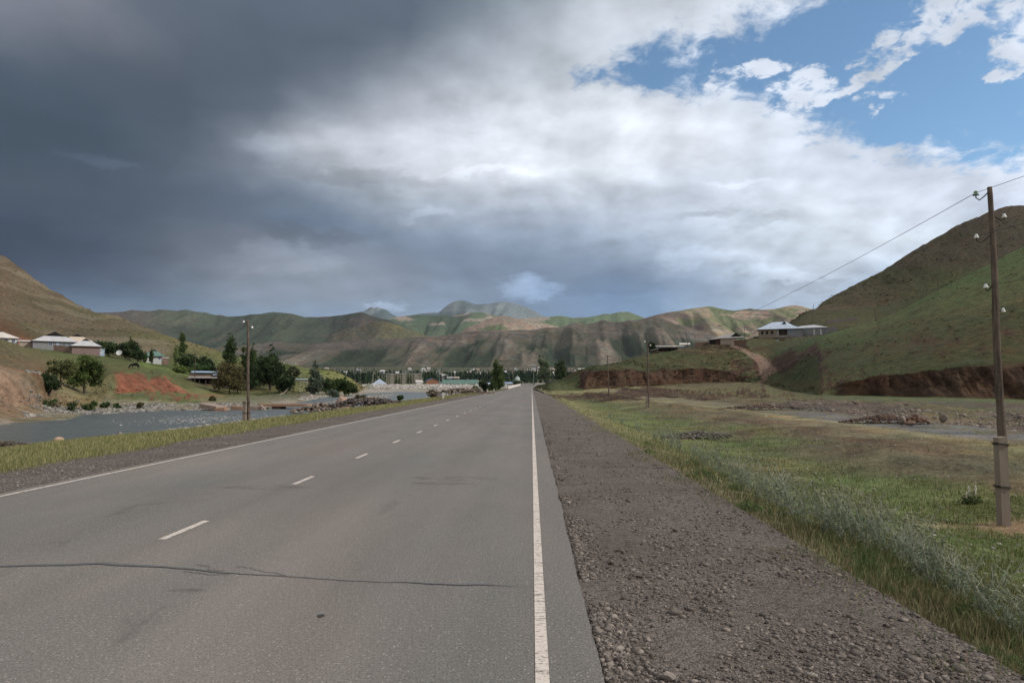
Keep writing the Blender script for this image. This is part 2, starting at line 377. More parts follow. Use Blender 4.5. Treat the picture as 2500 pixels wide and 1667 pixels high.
xr(5.8, -0.72, .84, cc((1300, DRY), (1500, GR), (1800, GREEN)), 0.18, 12)
xr(8.2, -.79, .86, cc((1300, GR), (1700, GREEN), (2500, GR)), 0.16, 16)
xr(12.5, -0.42, .88, cc((1300, DRY), (1900, SOIL), (2100, (96, 84, 66)), (2500, (104, 100, 68))), 0.95, 22)
xr(17.0, -0.45, .90, cc((1300, DRY), (2100, DRY2), (2500, DRY)), 0.18, 4)
xr(17.8, -0.47, .905, cc((1300, DRY), (1880, (110, 106, 92)), (2000, (104, 103, 106)), (2500, (112, 111, 114))), 0.02, 6)
xr(22.0, -0.47, .92, cc((1300, DRY), (1880, (108, 100, 86)), (2000, (100, 98, 98)), (2500, (112, 111, 114))), 0.02, 4)
xr(23.5, -0.40, .93, cc((1300, DRY), (1900, SOIL), (2500, (110, 98, 84))), 0.7, 14)
xr(31.0, -0.30, .95, cc((1300, DRY), (1800, (104, 100, 66)), (2100, (92, 84, 64)), (2500, (92, 86, 66))), 0.9, 14)
LR.add(footR, cols=cc((1300, (84, 88, 52)), (1500, (84, 88, 56)), (1700, (90, 78, 62)), (1900, (84, 82, 54)), (2100, (84, 94, 60)), (2500, (86, 96, 60))), amp=0.25, n=44, gully=4.5)
LR.add([(1290,943.8,405),(1300,944.2,335),(1315,948,236),(1343,948,196),(1410,948,194),(1420,942,194),(1435,915,196),(1453,902,198),(1506,899,205),(1583,907,215),(1660,900,225),(1719,899,238),(1780,905,244),(1800,915,244),(1868,922,232),(1900,938,200),(1950,949,165),(2000,948,124),(2070,930,118),(2150,917,114),(2250,905,111),(2350,893,109),(2500,888,106),(3000,850,96)],
       cols=cc((1300, GRD), (1410, (70, 76, 44)), (1425, (82, 72, 48)), (1500, (78, 72, 46)), (1720, (74, 66, 44)), (1800, (76, 72, 46)), (1870, (74, 78, 44)), (1960, (80, 74, 44)), (2500, (84, 76, 48))), amp=0.9, n=34, gully=1.6)
LR.add([(1290,943.2,410),(1300,943.6,345),(1313,942,250),(1345,934,215),(1378,924,215),(1405,905,215),(1430,900,212),(1453,896,217),(1506,886,228),(1549,872,242),(1591,866,252),(1666,852,268),(1697,847,277),(1761,841,288),(1800,849,276),(1850,868,270),(1880,905,240),(1904,890,233),(1938,859,232),(1972,842,232),(2023,815,232),(2137,785,224),(2207,754,218),(2287,708,212),(2338,684,209),(2414,646,205),(2500,601,202),(3000,330,190)],
       cols=cc((1300, GRD), (1450, (74, 86, 50)), (1550, (70, 84, 46)), (1650, (84, 88, 48)), (1761, (82, 88, 50)), (1850, (80, 86, 50)), (1900, (70, 90, 46)), (2023, (78, 94, 52)), (2300, (78, 94, 50)), (2500, (76, 94, 48))), amp=0.5, n=16)
LR.add([(1290,943.4,430),(1313,945,300),(1400,915,290),(1430,908,290),(1506,893,300),(1591,867,300),(1666,852.5,298),(1761,841,300),(1780,840,302),(1800,835,306),(1850,821,318),(1900,819.5,320),(1960,818.5,322),(2035,812,325),(2137,800,330),(2300,740,330),(2500,650,330),(3000,430,330)],
       cols=cc((1300, GR), (1900, (96, 88, 64)), (2500, GR)), amp=0.4, n=6)
LR.add([(1290,943.4,450),(1313,946,420),(1450,930,420),(1591,890,400),(1666,862,400),(1761,850,400),(1850,823,385),(1895,817,385),(1928,790,390),(1963,768,392),(1998,759,396),(2076,757,400),(2137,752,400),(2200,738,400),(2300,700,400),(2500,620,400),(3000,450,390)],
       cols=cc((1300, GR), (1850, (84, 82, 56)), (2500, (80, 84, 48))), amp=0.8, n=6)
LR.add([(1290,943.4,455),(1313,946,425),(1450,930,425),(1591,890,412),(1761,850,410),(1850,822.5,392),(1895,816,395),(1928,789,400),(1963,764,410),(1998,752,414),(2076,750,414),(2137,748,412),(2200,733,412),(2300,694,412),(2500,612,412),(3000,445,400)],
       cols=cc((1300, GR), (1990, (104, 88, 68)), (2140, (96, 82, 60)), (2300, GR)), amp=0.8, n=30, gully=2.0)
LR.add([(1290,943.4,480),(1313,948,600),(1591,900,520),(1761,862,500),(1850,832,480),(1895,820,450),(1928,788.5,425),(1963,763.5,430),(1996,758,435),(2000,744,440),(2076,700,460),(2153,663,470),(2230,614,475),(2287,579,480),(2335,552,480),(2383,532,480),(2411,518,480),(2459,503,480),(2500,501,480),(2600,507,480),(3000,580,470)],
       cols=cc((1300, GR), (1963, (96, 98, 62)), (2076, (86, 92, 56)), (2300, (80, 82, 50)), (2420, (86, 70, 56)), (2500, (84, 70, 56))), amp=1.0, n=8)
LR.add([(1290,946,560),(1313,946,760),(1591,935,700),(1928,900,700),(2100,850,700),(2500,800,700),(3000,800,700)], cols=cc((1300, GR)), amp=1.0, n=1)
def steep(X, Y, Z):
    gy = np.gradient(Z, axis=0)/np.maximum(np.gradient(Y, axis=0), .02); gx = np.gradient(Z, axis=1)/np.where(np.abs(np.gradient(X, axis=1)) < .02, .02, np.gradient(X, axis=1)); return np.hypot(gy, gx)
def patchR(X, Y, Z, C):
    C = C.copy(); D = Y
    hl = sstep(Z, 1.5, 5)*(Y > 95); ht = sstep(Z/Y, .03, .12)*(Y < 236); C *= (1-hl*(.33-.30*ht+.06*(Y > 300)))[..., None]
    def blend(m, c):
        C[...] = C*(1-m[..., None]) + np.array(alb(*c))*m[..., None]
    U = X/Y
    # bare brown soil breaking through the grass of the field and the bank
    n = fbm(X*0.16, Y*0.10, 5, 51)
    m = sstep(n+.10*(1-sstep(np.abs(X-12), 1, 4)), 0.50, 0.57)*sstep(X, 8.0, 10)*(1-sstep(X, 15.5, 17.3))*(1-sstep(D, 60, 90))
    blend(m*0.6, (98, 84, 70))
    m = sstep(fbm(X*0.5, Y*0.5, 4, 52), 0.56, 0.64)*(1-sstep(D, 40, 80))*sstep(X, 4.0, 7); blend(m*0.6, (112, 104, 74))
    m = sstep(fbm(X*0.35, Y*0.25, 4, 53), 0.55, 0.62)*(1-sstep(D, 40, 90))*sstep(X, 3.5, 6)*(1-sstep(X, 9, 13)); blend(m*0.7, (94, 110, 58))
    m = sstep(fbm(X*0.12, Y*0.07, 5, 54), 0.50, 0.60)*sstep(X, 21.9, 23)*(1-sstep(D, 70, 110)); blend(m*0.8, (96, 84, 80))
    # dry straw lying round the near post
    r = np.hypot((X-9.3)/1.9, (Y-12.0)/0.75) + (fbm(X*2, Y*2, 4, 55)-0.5)*1.2; blend((1-sstep(r, .5, 1.1))*0.9, (150, 122, 96))
    r = np.hypot((X-7.0)/0.8, (Y-12.4)/0.4) + (fbm(X*2, Y*2, 4, 55)-0.5)*1.2; blend((1-sstep(r, .5, 1.1))*0.8, (140, 122, 90))
    # worn terraces and bare flanks on the hill
    hill = sstep(Z, 4.5, 8)*(1-sstep(D, 225, 240))*sstep(U, 0.42, 0.5)
    k = fbm(X*0.03+Y*0.01, Y*0.02, 4, 56)+0.25*(fbm(X*0.25, Z*1.6, 4, 57)-0.5)
    low = 1-sstep(Z/np.maximum(U, 0.1)/np.maximum(D, 1), 0.14, 0.26)
    blend(hill*sstep(k+.12*low, 0.47, 0.57)*0.7*np.clip(low+0.45, 0, 1), (80, 62, 43))
    blend(hill*sstep(fbm(X*0.5, Z*2.4, 4, 58), 0.6, 0.7)*0.5, (58, 52, 34))
    big = sstep(D, 405, 418)*sstep(U, 0.43, 0.47)
    k = fbm(X*0.012, Z*0.03, 5, 59) + (U-0.62)*0.9
    blend(big*sstep(k, 0.42, 0.56)*0.8, (80, 68, 60))
    blend(big*sstep(fbm(X*0.2, Z*0.7, 4, 60), 0.55, 0.68)*0.55, (60, 52, 42))
    # the dome-shaped bluff: dark terraced flank
    bl = sstep(Z, 3.0, 6)*(1-sstep(U, 0.33, 0.36))*(1-sstep(D, 282, 296))*sstep(U, 0.09, 0.13)
    k = fbm(X*0.06, Z*0.25, 5, 61) + 0.1*(14-Z)/10
    blend(bl*sstep(k, 0.40, 0.54)*0.8, (74, 60, 42))
    blend(bl*sstep(fbm(X*0.12+Z*.1, Z*.8+X*.05, 5, 62), 0.50, 0.60)*0.6, (52, 44, 31)); blend(bl*sstep(fbm(X*.3, Z*1.5, 4, 67), .60, .68)*.5, (112, 100, 74))
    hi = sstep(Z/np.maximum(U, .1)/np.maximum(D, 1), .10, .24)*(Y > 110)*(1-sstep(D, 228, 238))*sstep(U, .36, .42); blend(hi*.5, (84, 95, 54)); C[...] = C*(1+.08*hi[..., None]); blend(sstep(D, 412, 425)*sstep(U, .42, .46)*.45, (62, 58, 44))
    st = steep(X, Y, Z)+.5*(fbm(X*.3, Z*.5, 4, 64)-.5); lowc = (D > 90)*(1-sstep(Z, 14, 20))*(D < 262)
    blend(lowc*sstep(st+.5*(fbm(X*.12, Z*.3, 4, 66)-.5), .45, .75)*.9, (76, 54, 44)); blend(lowc*sstep(st, .62, .85)*sstep(fbm(X*.5, Z*.12, 4, 65), .5, .62)*.7, (52, 38, 32)); blend(lowc*(1-sstep(st, .35, .6))*sstep(Z, 1.5, 3)*.6, (60, 68, 38))
    # the dirt path that climbs the right side of the bluff, then the strips at its foot
    pu = np.interp(Z, [2.5, 5, 9, 13, 16, 18.5], [0.348, 0.344, 0.338, 0.324, 0.305, 0.285]); w = np.interp(Z, [2.5, 6, 13, 18.5], [0.013, 0.013, 0.009, 0.003])
    m = (1-sstep(np.abs(U-pu)+0.006*(fbm(X*.3, Y*.3, 3, 63)-0.5), w*0.75, w*1.1))*sstep(D, 225, 232)*(1-sstep(D, 292, 300))*sstep(Z, 2.2, 3.2)
    blend(m*0.95, (124, 100, 88))
    t = np.abs(Z - 0.9 - (U-0.25)*20)
    m = (1-sstep(np.abs(U-0.345-0.0022*(D-235)/1.0)*1.0, 0.006, 0.012))*sstep(D, 190, 200)*(1-sstep(D, 230, 236)); blend(m*0.6, (124, 104, 84))
    return C
M_NEAR = mat_terrain('grassland', 1.0, 0.32, 0.6, 0.3)
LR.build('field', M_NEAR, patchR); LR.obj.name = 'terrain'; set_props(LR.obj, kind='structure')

# ---------------------------------------------------------------- the near land, left of the road
usL = ucols(-560, 1262, 3.0)
usL = usL[usL < -0.0236]; usL = np.concatenate([-np.geomspace(12, -usL[0]*1.01, 130), usL])
A8 = [(-560,1030,58),(0,992,70),(100,988,80),(150,992,90),(232,983,98),(260,962,125),(353,956,135),(420,957,145),(480,960,160),(560,962,175),(640,963,180),(700,958,190),(750,958,230),(800,957,260),(850,957,290),(884,953,330),(900,948.5,398),(1230,948,400),(1275,944.5,402)]
farcap = 392.0
LL = Land(usL, 5)
def xl(X, z, k, c, amp, n, **kw): LL.add(X=X, z=z, cap=farcap*k+0*usL, capz=-0.4+0*usL, cols=c, amp=amp, n=n, **kw)
VG = (120, 122, 74)
xl(9.75, -0.035, .90, cc((0, SOIL)), 0.0, 3)
xl(10.3, -0.05, .905, cc((0, VG)), 0.02, 8)
xl(13.5, -0.25, .91, cc((0, VG)), 0.15, 10)
xl(17.0, -0.66, .92, cc((0, (112, 116, 66)), (800, (96, 94, 62))), 0.2, 8)
xl(21.5, -1.25, .93, cc((0, (130, 122, 106)), (560, (118, 114, 84)), (700, (96, 98, 58)), (1000, (96, 90, 62))), 0.3, 8)
xl(28.5, -1.95, .94, cc((0, (122, 118, 112)), (800, (110, 104, 96))), 0.1, 4)
xl(33.0, -2.3, .95, cc((0, (110, 108, 106))), 0.1, 8)
LL.add([(-560,1150,36),(0,1072,46.5),(100,1060,52),(190,1045,58),(250,1038,62),(300,1028,66),(420,1026,69),(520,1022,72),(620,1014,78),(700,1006,92),(745,991.5,112),(850,974.2,165),(950,964.6,230),(1060,962,330),(1230,951,372),(1275,945,385)], cols=cc((0, (104, 104, 104)), (750, (128, 122, 116)), (900, (110, 106, 84))), amp=0.16+0.2*(usL>-0.33), n=16)
LL.add([(-560,1110,38),(0,1047,55),(90,1040,59),(130,1036,61),(176,1028,67),(192,1018,76),(270,1010,84),(420,1005,91),(560,1003,94),(690,1000,98),(745,989,124),(850,970.5,190),(950,963.5,255),(1060,959,345),(1230,950,376),(1275,945,387)], cols=cc((0, (100, 94, 60)), (200, (106, 104, 78)), (700, (110, 108, 84)), (850, (136, 128, 122))), amp=0.15+0.15*(usL>-0.33), n=12)
LL.add([(-560,1065,44),(0,1032,60),(90,1014,72),(190,1000,86),(300,998,91),(420,994,99),(500,990,104),(640,987,108),(750,984,140),(850,968,215),(950,960,320),(1060,956,365),(1230,949.5,380),(1275,945,389)], cols=cc((0, (116, 100, 76)), (150, (126, 112, 96)), (330, (130, 122, 106)), (450, (124, 116, 92)), (700, (118, 112, 98)), (900, (128, 118, 112))), amp=0.25, n=12)
LL.add(A8, cols=cc((0, (126, 102, 84)), (232, (120, 104, 74)), (262, (116, 108, 74)), (330, (112, 110, 70)), (420, (118, 112, 74)), (560, (92, 98, 54)), (700, (70, 80, 48)), (850, (104, 100, 60)), (880, (140, 118, 84)), (900, (150, 146, 140)), (1230, (140, 136, 126)), (1275, (90, 90, 60))), amp=0.3, n=40, gully=3.6)
LL.add([(-560,885,64),(0,907,74),(98,912,84),(125,944,92),(160,962,98),(200,972,104),(232,960,112),(262,917,130),(300,913,134),(332,913,140),(360,930,143),(380,925,146),(400,918,148),(423,940,152),(480,948,165),(560,957,180),(640,957,186),(700,955,200),(750,955,236),(850,950,297),(884,948,338),(900,939.8,405),(1230,939.8,406),(1275,943.5,405)],
       cols=cc((0, (110, 92, 70)), (98, (118, 94, 72)), (150, (130, 116, 84)), (232, (120, 112, 76)), (262, (100, 98, 62)), (430, (92, 94, 56)), (560, (84, 84, 48)), (850, (118, 112, 66)), (880, (146, 122, 86)), (900, (158, 154, 148)), (1230, (150, 144, 136)), (1275, (86, 90, 58))), amp=0.25, n=14)
LL.add([(-560,740,112),(0,827,125),(46,845,150),(107,853,232),(178,860,236),(250,868,241),(330,880,252),(400,895,240),(460,915,215),(500,933,200),(560,936,210),(640,930,240),(700,925,260),(750,930,280),(850,940,310),(884,948,345),(900,939.6,412),(1230,939.6,412),(1275,943.5,412)],
       cols=cc((0, (92, 88, 60)), (46, (96, 92, 62)), (150, (86, 98, 52)), (300, (84, 92, 50)), (400, (82, 98, 50)), (500, (92, 84, 56)), (700, (74, 86, 46)), (880, (128, 118, 72)), (900, (140, 136, 128))), amp=0.35, n=6)
LL.add([(-560,700,250),(0,846,238),(60,850,245),(107,851,262),(250,862,268),(350,881,285),(400,885,288),(500,895,292),(600,905,302),(700,905,305),(754,908,312),(807,917,317),(834,922,319),(861,933,322),(884,948.8,352),(900,941.5,420),(1230,941.5,420),(1275,944,420)],
       cols=cc((0, (120, 74, 50)), (60, (120, 76, 52)), (110, (98, 88, 62)), (300, (94, 92, 62)), (500, (96, 104, 58)), (700, (104, 116, 58)), (860, (116, 116, 62)), (884, (120, 110, 80)), (950, GRD)), amp=0.7, n=12)
LL.add([(-560,560,360),(0,778,310),(60,800,310),(110,815,320),(200,828,330),(350,852,335),(500,872,335),(614,890,335),(700,899,325),(754,904,322),(807,909,324),(834,916,325),(861,928,327),(884,948.7,354),(900,941.5,424),(1275,944,424)],
       cols=cc((0, (104, 82, 62)), (70, (100, 92, 62)), (150, (104, 90, 72)), (260, (100, 88, 72)), (350, (102, 98, 70)), (500, (112, 114, 68)), (614, (112, 118, 66)), (750, (110, 120, 60)), (861, (122, 118, 66)), (884, (120, 110, 80)), (950, GRD)), amp=1.0, n=34)
LL.add([(-560,330,620),(0,621,520),(18,630,518),(54,659,515),(86,679,512),(125,707,508),(152,718,506),(186,741,500),(232,761,490),(286,774,480),(321,786,470),(370,804,460),(420,823,450),(454,834,440),(489,844,425),(543,860,410),(586,872,400),(614,880,392),(700,894,336),(727,894,334),(754,901,332),(807,904,331),(834,913,331),(861,925,333),(879,941,338),(884,948.6,356),(900,941.5,428),(1275,944,428)],
       cols=cc((0, (112, 96, 78)), (100, (108, 94, 72)), (180, (96, 92, 62)), (260, (100, 100, 62)), (400, (116, 112, 70)), (450, (134, 118, 82)), (560, (108, 112, 64)), (614, (108, 114, 62)), (727, (112, 124, 60)), (800, (112, 120, 62)), (850, (132, 122, 76)), (880, (136, 120, 84)), (950, GRD)), amp=1.3, n=6)
LL.add([(-560,700,900),(0,800,800),(400,870,700),(700,925,520),(860,938,480),(900,943,440),(1275,944.5,440)], cols=cc((0, GRD)), amp=1.0, n=1)
def patchL(X, Y, Z, C):
    C = C.copy(); U = X/Y; D = Y
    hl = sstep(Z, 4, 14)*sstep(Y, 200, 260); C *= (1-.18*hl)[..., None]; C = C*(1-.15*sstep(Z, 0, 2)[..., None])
    def blend(m, c):
        C[...] = C*(1-m[..., None]) + np.array(alb(*c))*m[..., None]
    # stones and silt of the river bed
    wet = 1-sstep(Z, -1.75, -1.2)
    blend(wet*sstep(fbm(X*0.3, Y*0.2, 4, 71), 0.45, 0.6)*0.6, (146, 142, 136))
    fl = sstep(D, 150, 200)*(1-sstep(Z, -1.2, -0.6)); blend(fl*sstep(fbm(X*0.03, Y*0.012, 5, 72), 0.42, 0.6)*0.8, (158, 146, 140))
    # bare scree and ridges of the left hill
    hill = sstep(D, 300, 325)*sstep(-U, 0.52, 0.56)
    q = fbm(X*0.02+Z*0.02, Z*0.05, 5, 73)
    blend(hill*sstep(q-.25*(-U-.62), 0.36, 0.52)*0.55, (112, 98, 80))
    blend(hill*sstep(ridged(X*.012, (Z+.5*X)*.05, 4, 74), 0.72, 0.86)*0.5, (124, 110, 94))
    qq = Z+.5*X; blend(hill*sstep(fbm(X*.05, qq*.12, 5, 75), 0.50, 0.60)*0.45, (80, 68, 52)); blend(hill*sstep(fbm(X*.06, qq*.14, 5, 79), 0.55, 0.64)*0.35, (134, 122, 104))
    # red bare band above the first house
    # red band on the flank behind the first house
    band = (1-sstep(np.abs((Z-18)-(X+188)*-0.55), 4, 9))*sstep(D, 242, 262)*(1-sstep(D, 312, 325))*sstep(-U, 0.66, 0.69)
    blend(band*0.9, (140, 82, 52))
    st = steep(X, Y, Z)+.6*(fbm(X*.4, Z*.6, 4, 84)-.5)
    rz = sstep(-U, .485, .495)*(1-sstep(-U, .615, .625))*(D > 110)*(1-sstep(Z+1.2*(fbm(X*.15, Y*.1, 3, 88)-.5), 4.2, 4.8))*(D < 154)
    blend(rz*(1-sstep(st, .38, .5))*.95, (92, 100, 60)); blend(rz*sstep(st, .42, .56)*.95, (124, 74, 56)); blend(rz*sstep(st, .42, .56)*sstep(fbm(X*.9, Z*.25, 4, 85), .52, .62)*.6, (92, 54, 42))
    # knoll and cliffs close by
    kn = sstep(-U, 0.70, 0.73)*(1-sstep(D, 150, 165))
    blend(kn*sstep(fbm(X*0.4, Y*0.4, 4, 76), 0.5, 0.62)*0.35, (110, 100, 70))
    cl = (1-sstep(D, 76, 84))*sstep(D, 60, 66)*sstep(Z, -1, 0)*sstep(-U, 0.70, 0.72)
    blend(cl*0.75, (146, 116, 98))
    # red earth bank and the small red road beyond it
    r = sstep(D, 146, 152)*(1-sstep(D, 160, 170))*sstep(-U, 0.44, 0.46)*(1-sstep(-U, 0.535, 0.55)); blend(r*sstep(fbm(X*.12, Y*.1, 4, 77), 0.42, .55)*0.85, (150, 92, 70))
    r = (1-sstep(np.hypot((X+51)/4.5, (Y-88)/2.6), .6, 1.1)); blend(r*0.9, (152, 84, 58))
    # garden soil and bright young crops on the slope above the shed
    r = sstep(D, 200, 215)*(1-sstep(D, 262, 285))*sstep(-U, 0.47, 0.49)*(1-sstep(-U, 0.58, 0.60)); blend(r*sstep(fbm(X*.06, Y*.08, 4, 78), 0.42, .55)*0.6, (104, 122, 54))
    r = 1-sstep(np.hypot((X+312)/26, (Z-64)/10), 0.6, 1.0); blend(r*sstep(D, 470, 500)*0.9, (84, 58, 48))
    return C
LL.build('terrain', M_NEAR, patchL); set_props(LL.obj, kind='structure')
def gz(x, y):
    if y <= 0.1: return -0.05
    u = x/y
    if u >= usR[0]: return LR.height(x, y)
    if u <= usL[-1]: return LL.height(x, y)
    return 0.0
def spot(px, D):
    """a place on the ground seen along bearing px at distance D"""
    u = float(ray(px, 940)[0]); x = u*D
    for _ in range(2):
        z = gz(x, D); # correct the bearing for height
        py = 940 - (z-CAMH)/D*1667; x = float(ray(px, py)[0])*D
    return Vector((x, D, gz(x, D)))

# ---------------------------------------------------------------- road profile
def road_z(y): return 1.75*float(np.clip((y-205)/225, 0, 1))**1.5
def road_c(y):
    """sideways shift of the road where it starts to bend right"""
    return 0.0 if y < 235 else ((y-235)**2)*0.00009 + (max(0, y-390)**2)*0.004
def ribbon(name, x0, x1, mat, dz, y0=-70, y1=432, step=None, thick=None, kind='structure', nx=1):
    ys = list(np.concatenate([np.arange(y0, 20, 0.5 if nx > 1 else 2.0), np.geomspace(20, y1, 110)]))
    xs = np.linspace(x0, x1, nx+1); V = []
    for y in ys:
        for x in xs: V.append((x + road_c(y), y, road_z(y)+dz))
    V = np.array(V).reshape(len(ys), nx+1, 3)
    o = grid_obj(name, V, mat, None, True); set_props(o, kind=kind); return o
def m_asphalt():
    t = NT('asphalt')
    big = t.noise(0.45, 5, 0.6, st=(1.0, 0.22, 1)); tra = t.noise(1.1, 3, 0.5, st=(1.0, 0.012, 1)); fine = t.noise(75, 3, 0.8)
    v = t.voro(52.0, out='Color'); sv = t.N.new('ShaderNodeSeparateColor'); t.L.new(v, sv.inputs[0])
    vd = t.voro(52.0)
    c = t.mix(t.rng(big, 0.35, 0.65, 0, 1), alb(106, 104, 99), alb(120, 111, 105))
    c = t.scale(c, t.math('ADD', t.rng(fine, 0.35, 0.65, 0.62, 1.36), t.math('ADD', t.rng(tra, 0.35, 0.65, -0.07, 0.07), t.rng(t.noise(38, 3, .7), .35, .65, -.14, .14))))
    chip = t.math('MULTIPLY', t.rng(sv.outputs[0], 0.84, 0.88, 0, 1), t.rng(vd, 0.20, 0.42, 1, 0))
    c = t.mix(t.math('MULTIPLY', chip, 0.85), c, alb(160, 152, 145))
    dk = t.math('MULTIPLY', t.rng(sv.outputs[1], 0.9, 0.94, 0, 1), t.rng(vd, 0.2, 0.4, 0.5, 0)); c = t.mix(dk, c, alb(60, 58, 56))
    st = t.noise(0.9, 6, 0.7, st=(1, 0.4, 1), dist=0.6); c = t.scale(c, t.math('MULTIPLY', t.rng(st, 0.60, 0.72, 1.0, 0.74), t.rng(t.noise(0.25, 5, .65, st=(1.4, .5, 1)), .35, .65, .92, 1.08)))
    return t.done(c, 0.88, 0.25, t.bump(t.math('ADD', fine, t.math('MULTIPLY', vd, -0.5)), 0.35, 0.008))
def m_gravel(name, a, b, sc=42.0):
    t = NT(name)
    n = t.noise(0.8, 5, 0.6); f = t.noise(60, 4, 0.75); v = t.voro(sc); vc = t.voro(sc, out='Color'); s2 = t.N.new('ShaderNodeSeparateColor'); t.L.new(vc, s2.inputs[0])
    v2 = t.voro(sc*2.6)
    c = t.mix(t.rng(n, 0.35, 0.65, 0, 1), a, b)
    c = t.scale(c, t.math('ADD', t.rng(f, 0.32, 0.68, 0.55, 1.35), t.rng(s2.outputs[0], 0, 1, -0.35, 0.35)))
    h = t.math('ADD', t.math('MULTIPLY', v, -1.0), t.math('ADD', t.math('MULTIPLY', v2, -0.5), t.math('MULTIPLY', f, 0.5)))
    return t.done(c, 0.95, 0.15, t.bump(h, 0.8, 0.02))
M_ASPH = m_asphalt(); M_GRAV = m_gravel('shoulder_gravel', alb(114, 103, 95), alb(98, 88, 81))
def m_paint():
    t = NT('road_paint'); n = t.noise(26, 5, 0.8); cr = t.noise(14, 4, 0.7, st=(0.35, 3.0, 1.0), dist=0.5)
    w = t.rng(t.math('ADD', t.math('MULTIPLY', n, 0.4), t.math('MULTIPLY', cr, 0.6)), 0.44, 0.47, 1, 0)
    c = t.mix(w, alb(204, 190, 178), alb(118, 110, 106)); return t.done(t.scale(c, t.rng(n, .3, .7, .9, 1.06)), 0.8, 0.2)
M_PAINT = m_paint()
ribbon('road_shoulder', -10.2, 2.75, M_GRAV, -0.03, nx=4)
def wavy_road():
    ys = np.concatenate([np.arange(-70, 2, 2.0), np.arange(2, 40, 0.12), np.geomspace(40, 432, 120)])
    xs = np.linspace(0, 1, 9); G = []
    for y in ys:
        w = (vnoise(np.array(y*1.7), np.array(0.0), 5)-0.5)*0.025 + (vnoise(np.array(y*9.0), np.array(0.0), 6)-0.5)*0.012
        a, b = -7.88 - w, 0.385 + w
        for k in xs: G.append((a+(b-a)*k + road_c(y), y, road_z(y)))
    G = np.array(G).reshape(len(ys), 9, 3)
    o = grid_obj('road', G, M_ASPH, None); set_props(o, kind='structure')
    # a worn lip at the right-hand edge
    return o
wavy_road()
def marks():
    V = []; F = []
    def strip(xa, xb, ys):
        for y in ys:
            V.append((xa+road_c(y), y, road_z(y)+0.004)); V.append((xb+road_c(y), y, road_z(y)+0.004))
        n = len(ys); b = len(V)-2*n
        for i in range(n-1): F.append((b+2*i, b+2*i+1, b+2*i+3, b+2*i+2))
    full = list(np.arange(-70, 20, 2.0)) + list(np.geomspace(20, 425, 95))
    strip(0.017, 0.094, [y for y in full]); strip(-7.70, -7.62, full)
    y = 7.10 - 3.95*8
    while y < 330:
        strip(-3.885, -3.80, [y, y+0.49, y+0.98]); y += 3.95
    o = mesh_np('road_markings', np.array(V), np.array(F), M_PAINT); set_props(o, kind='structure')
marks()
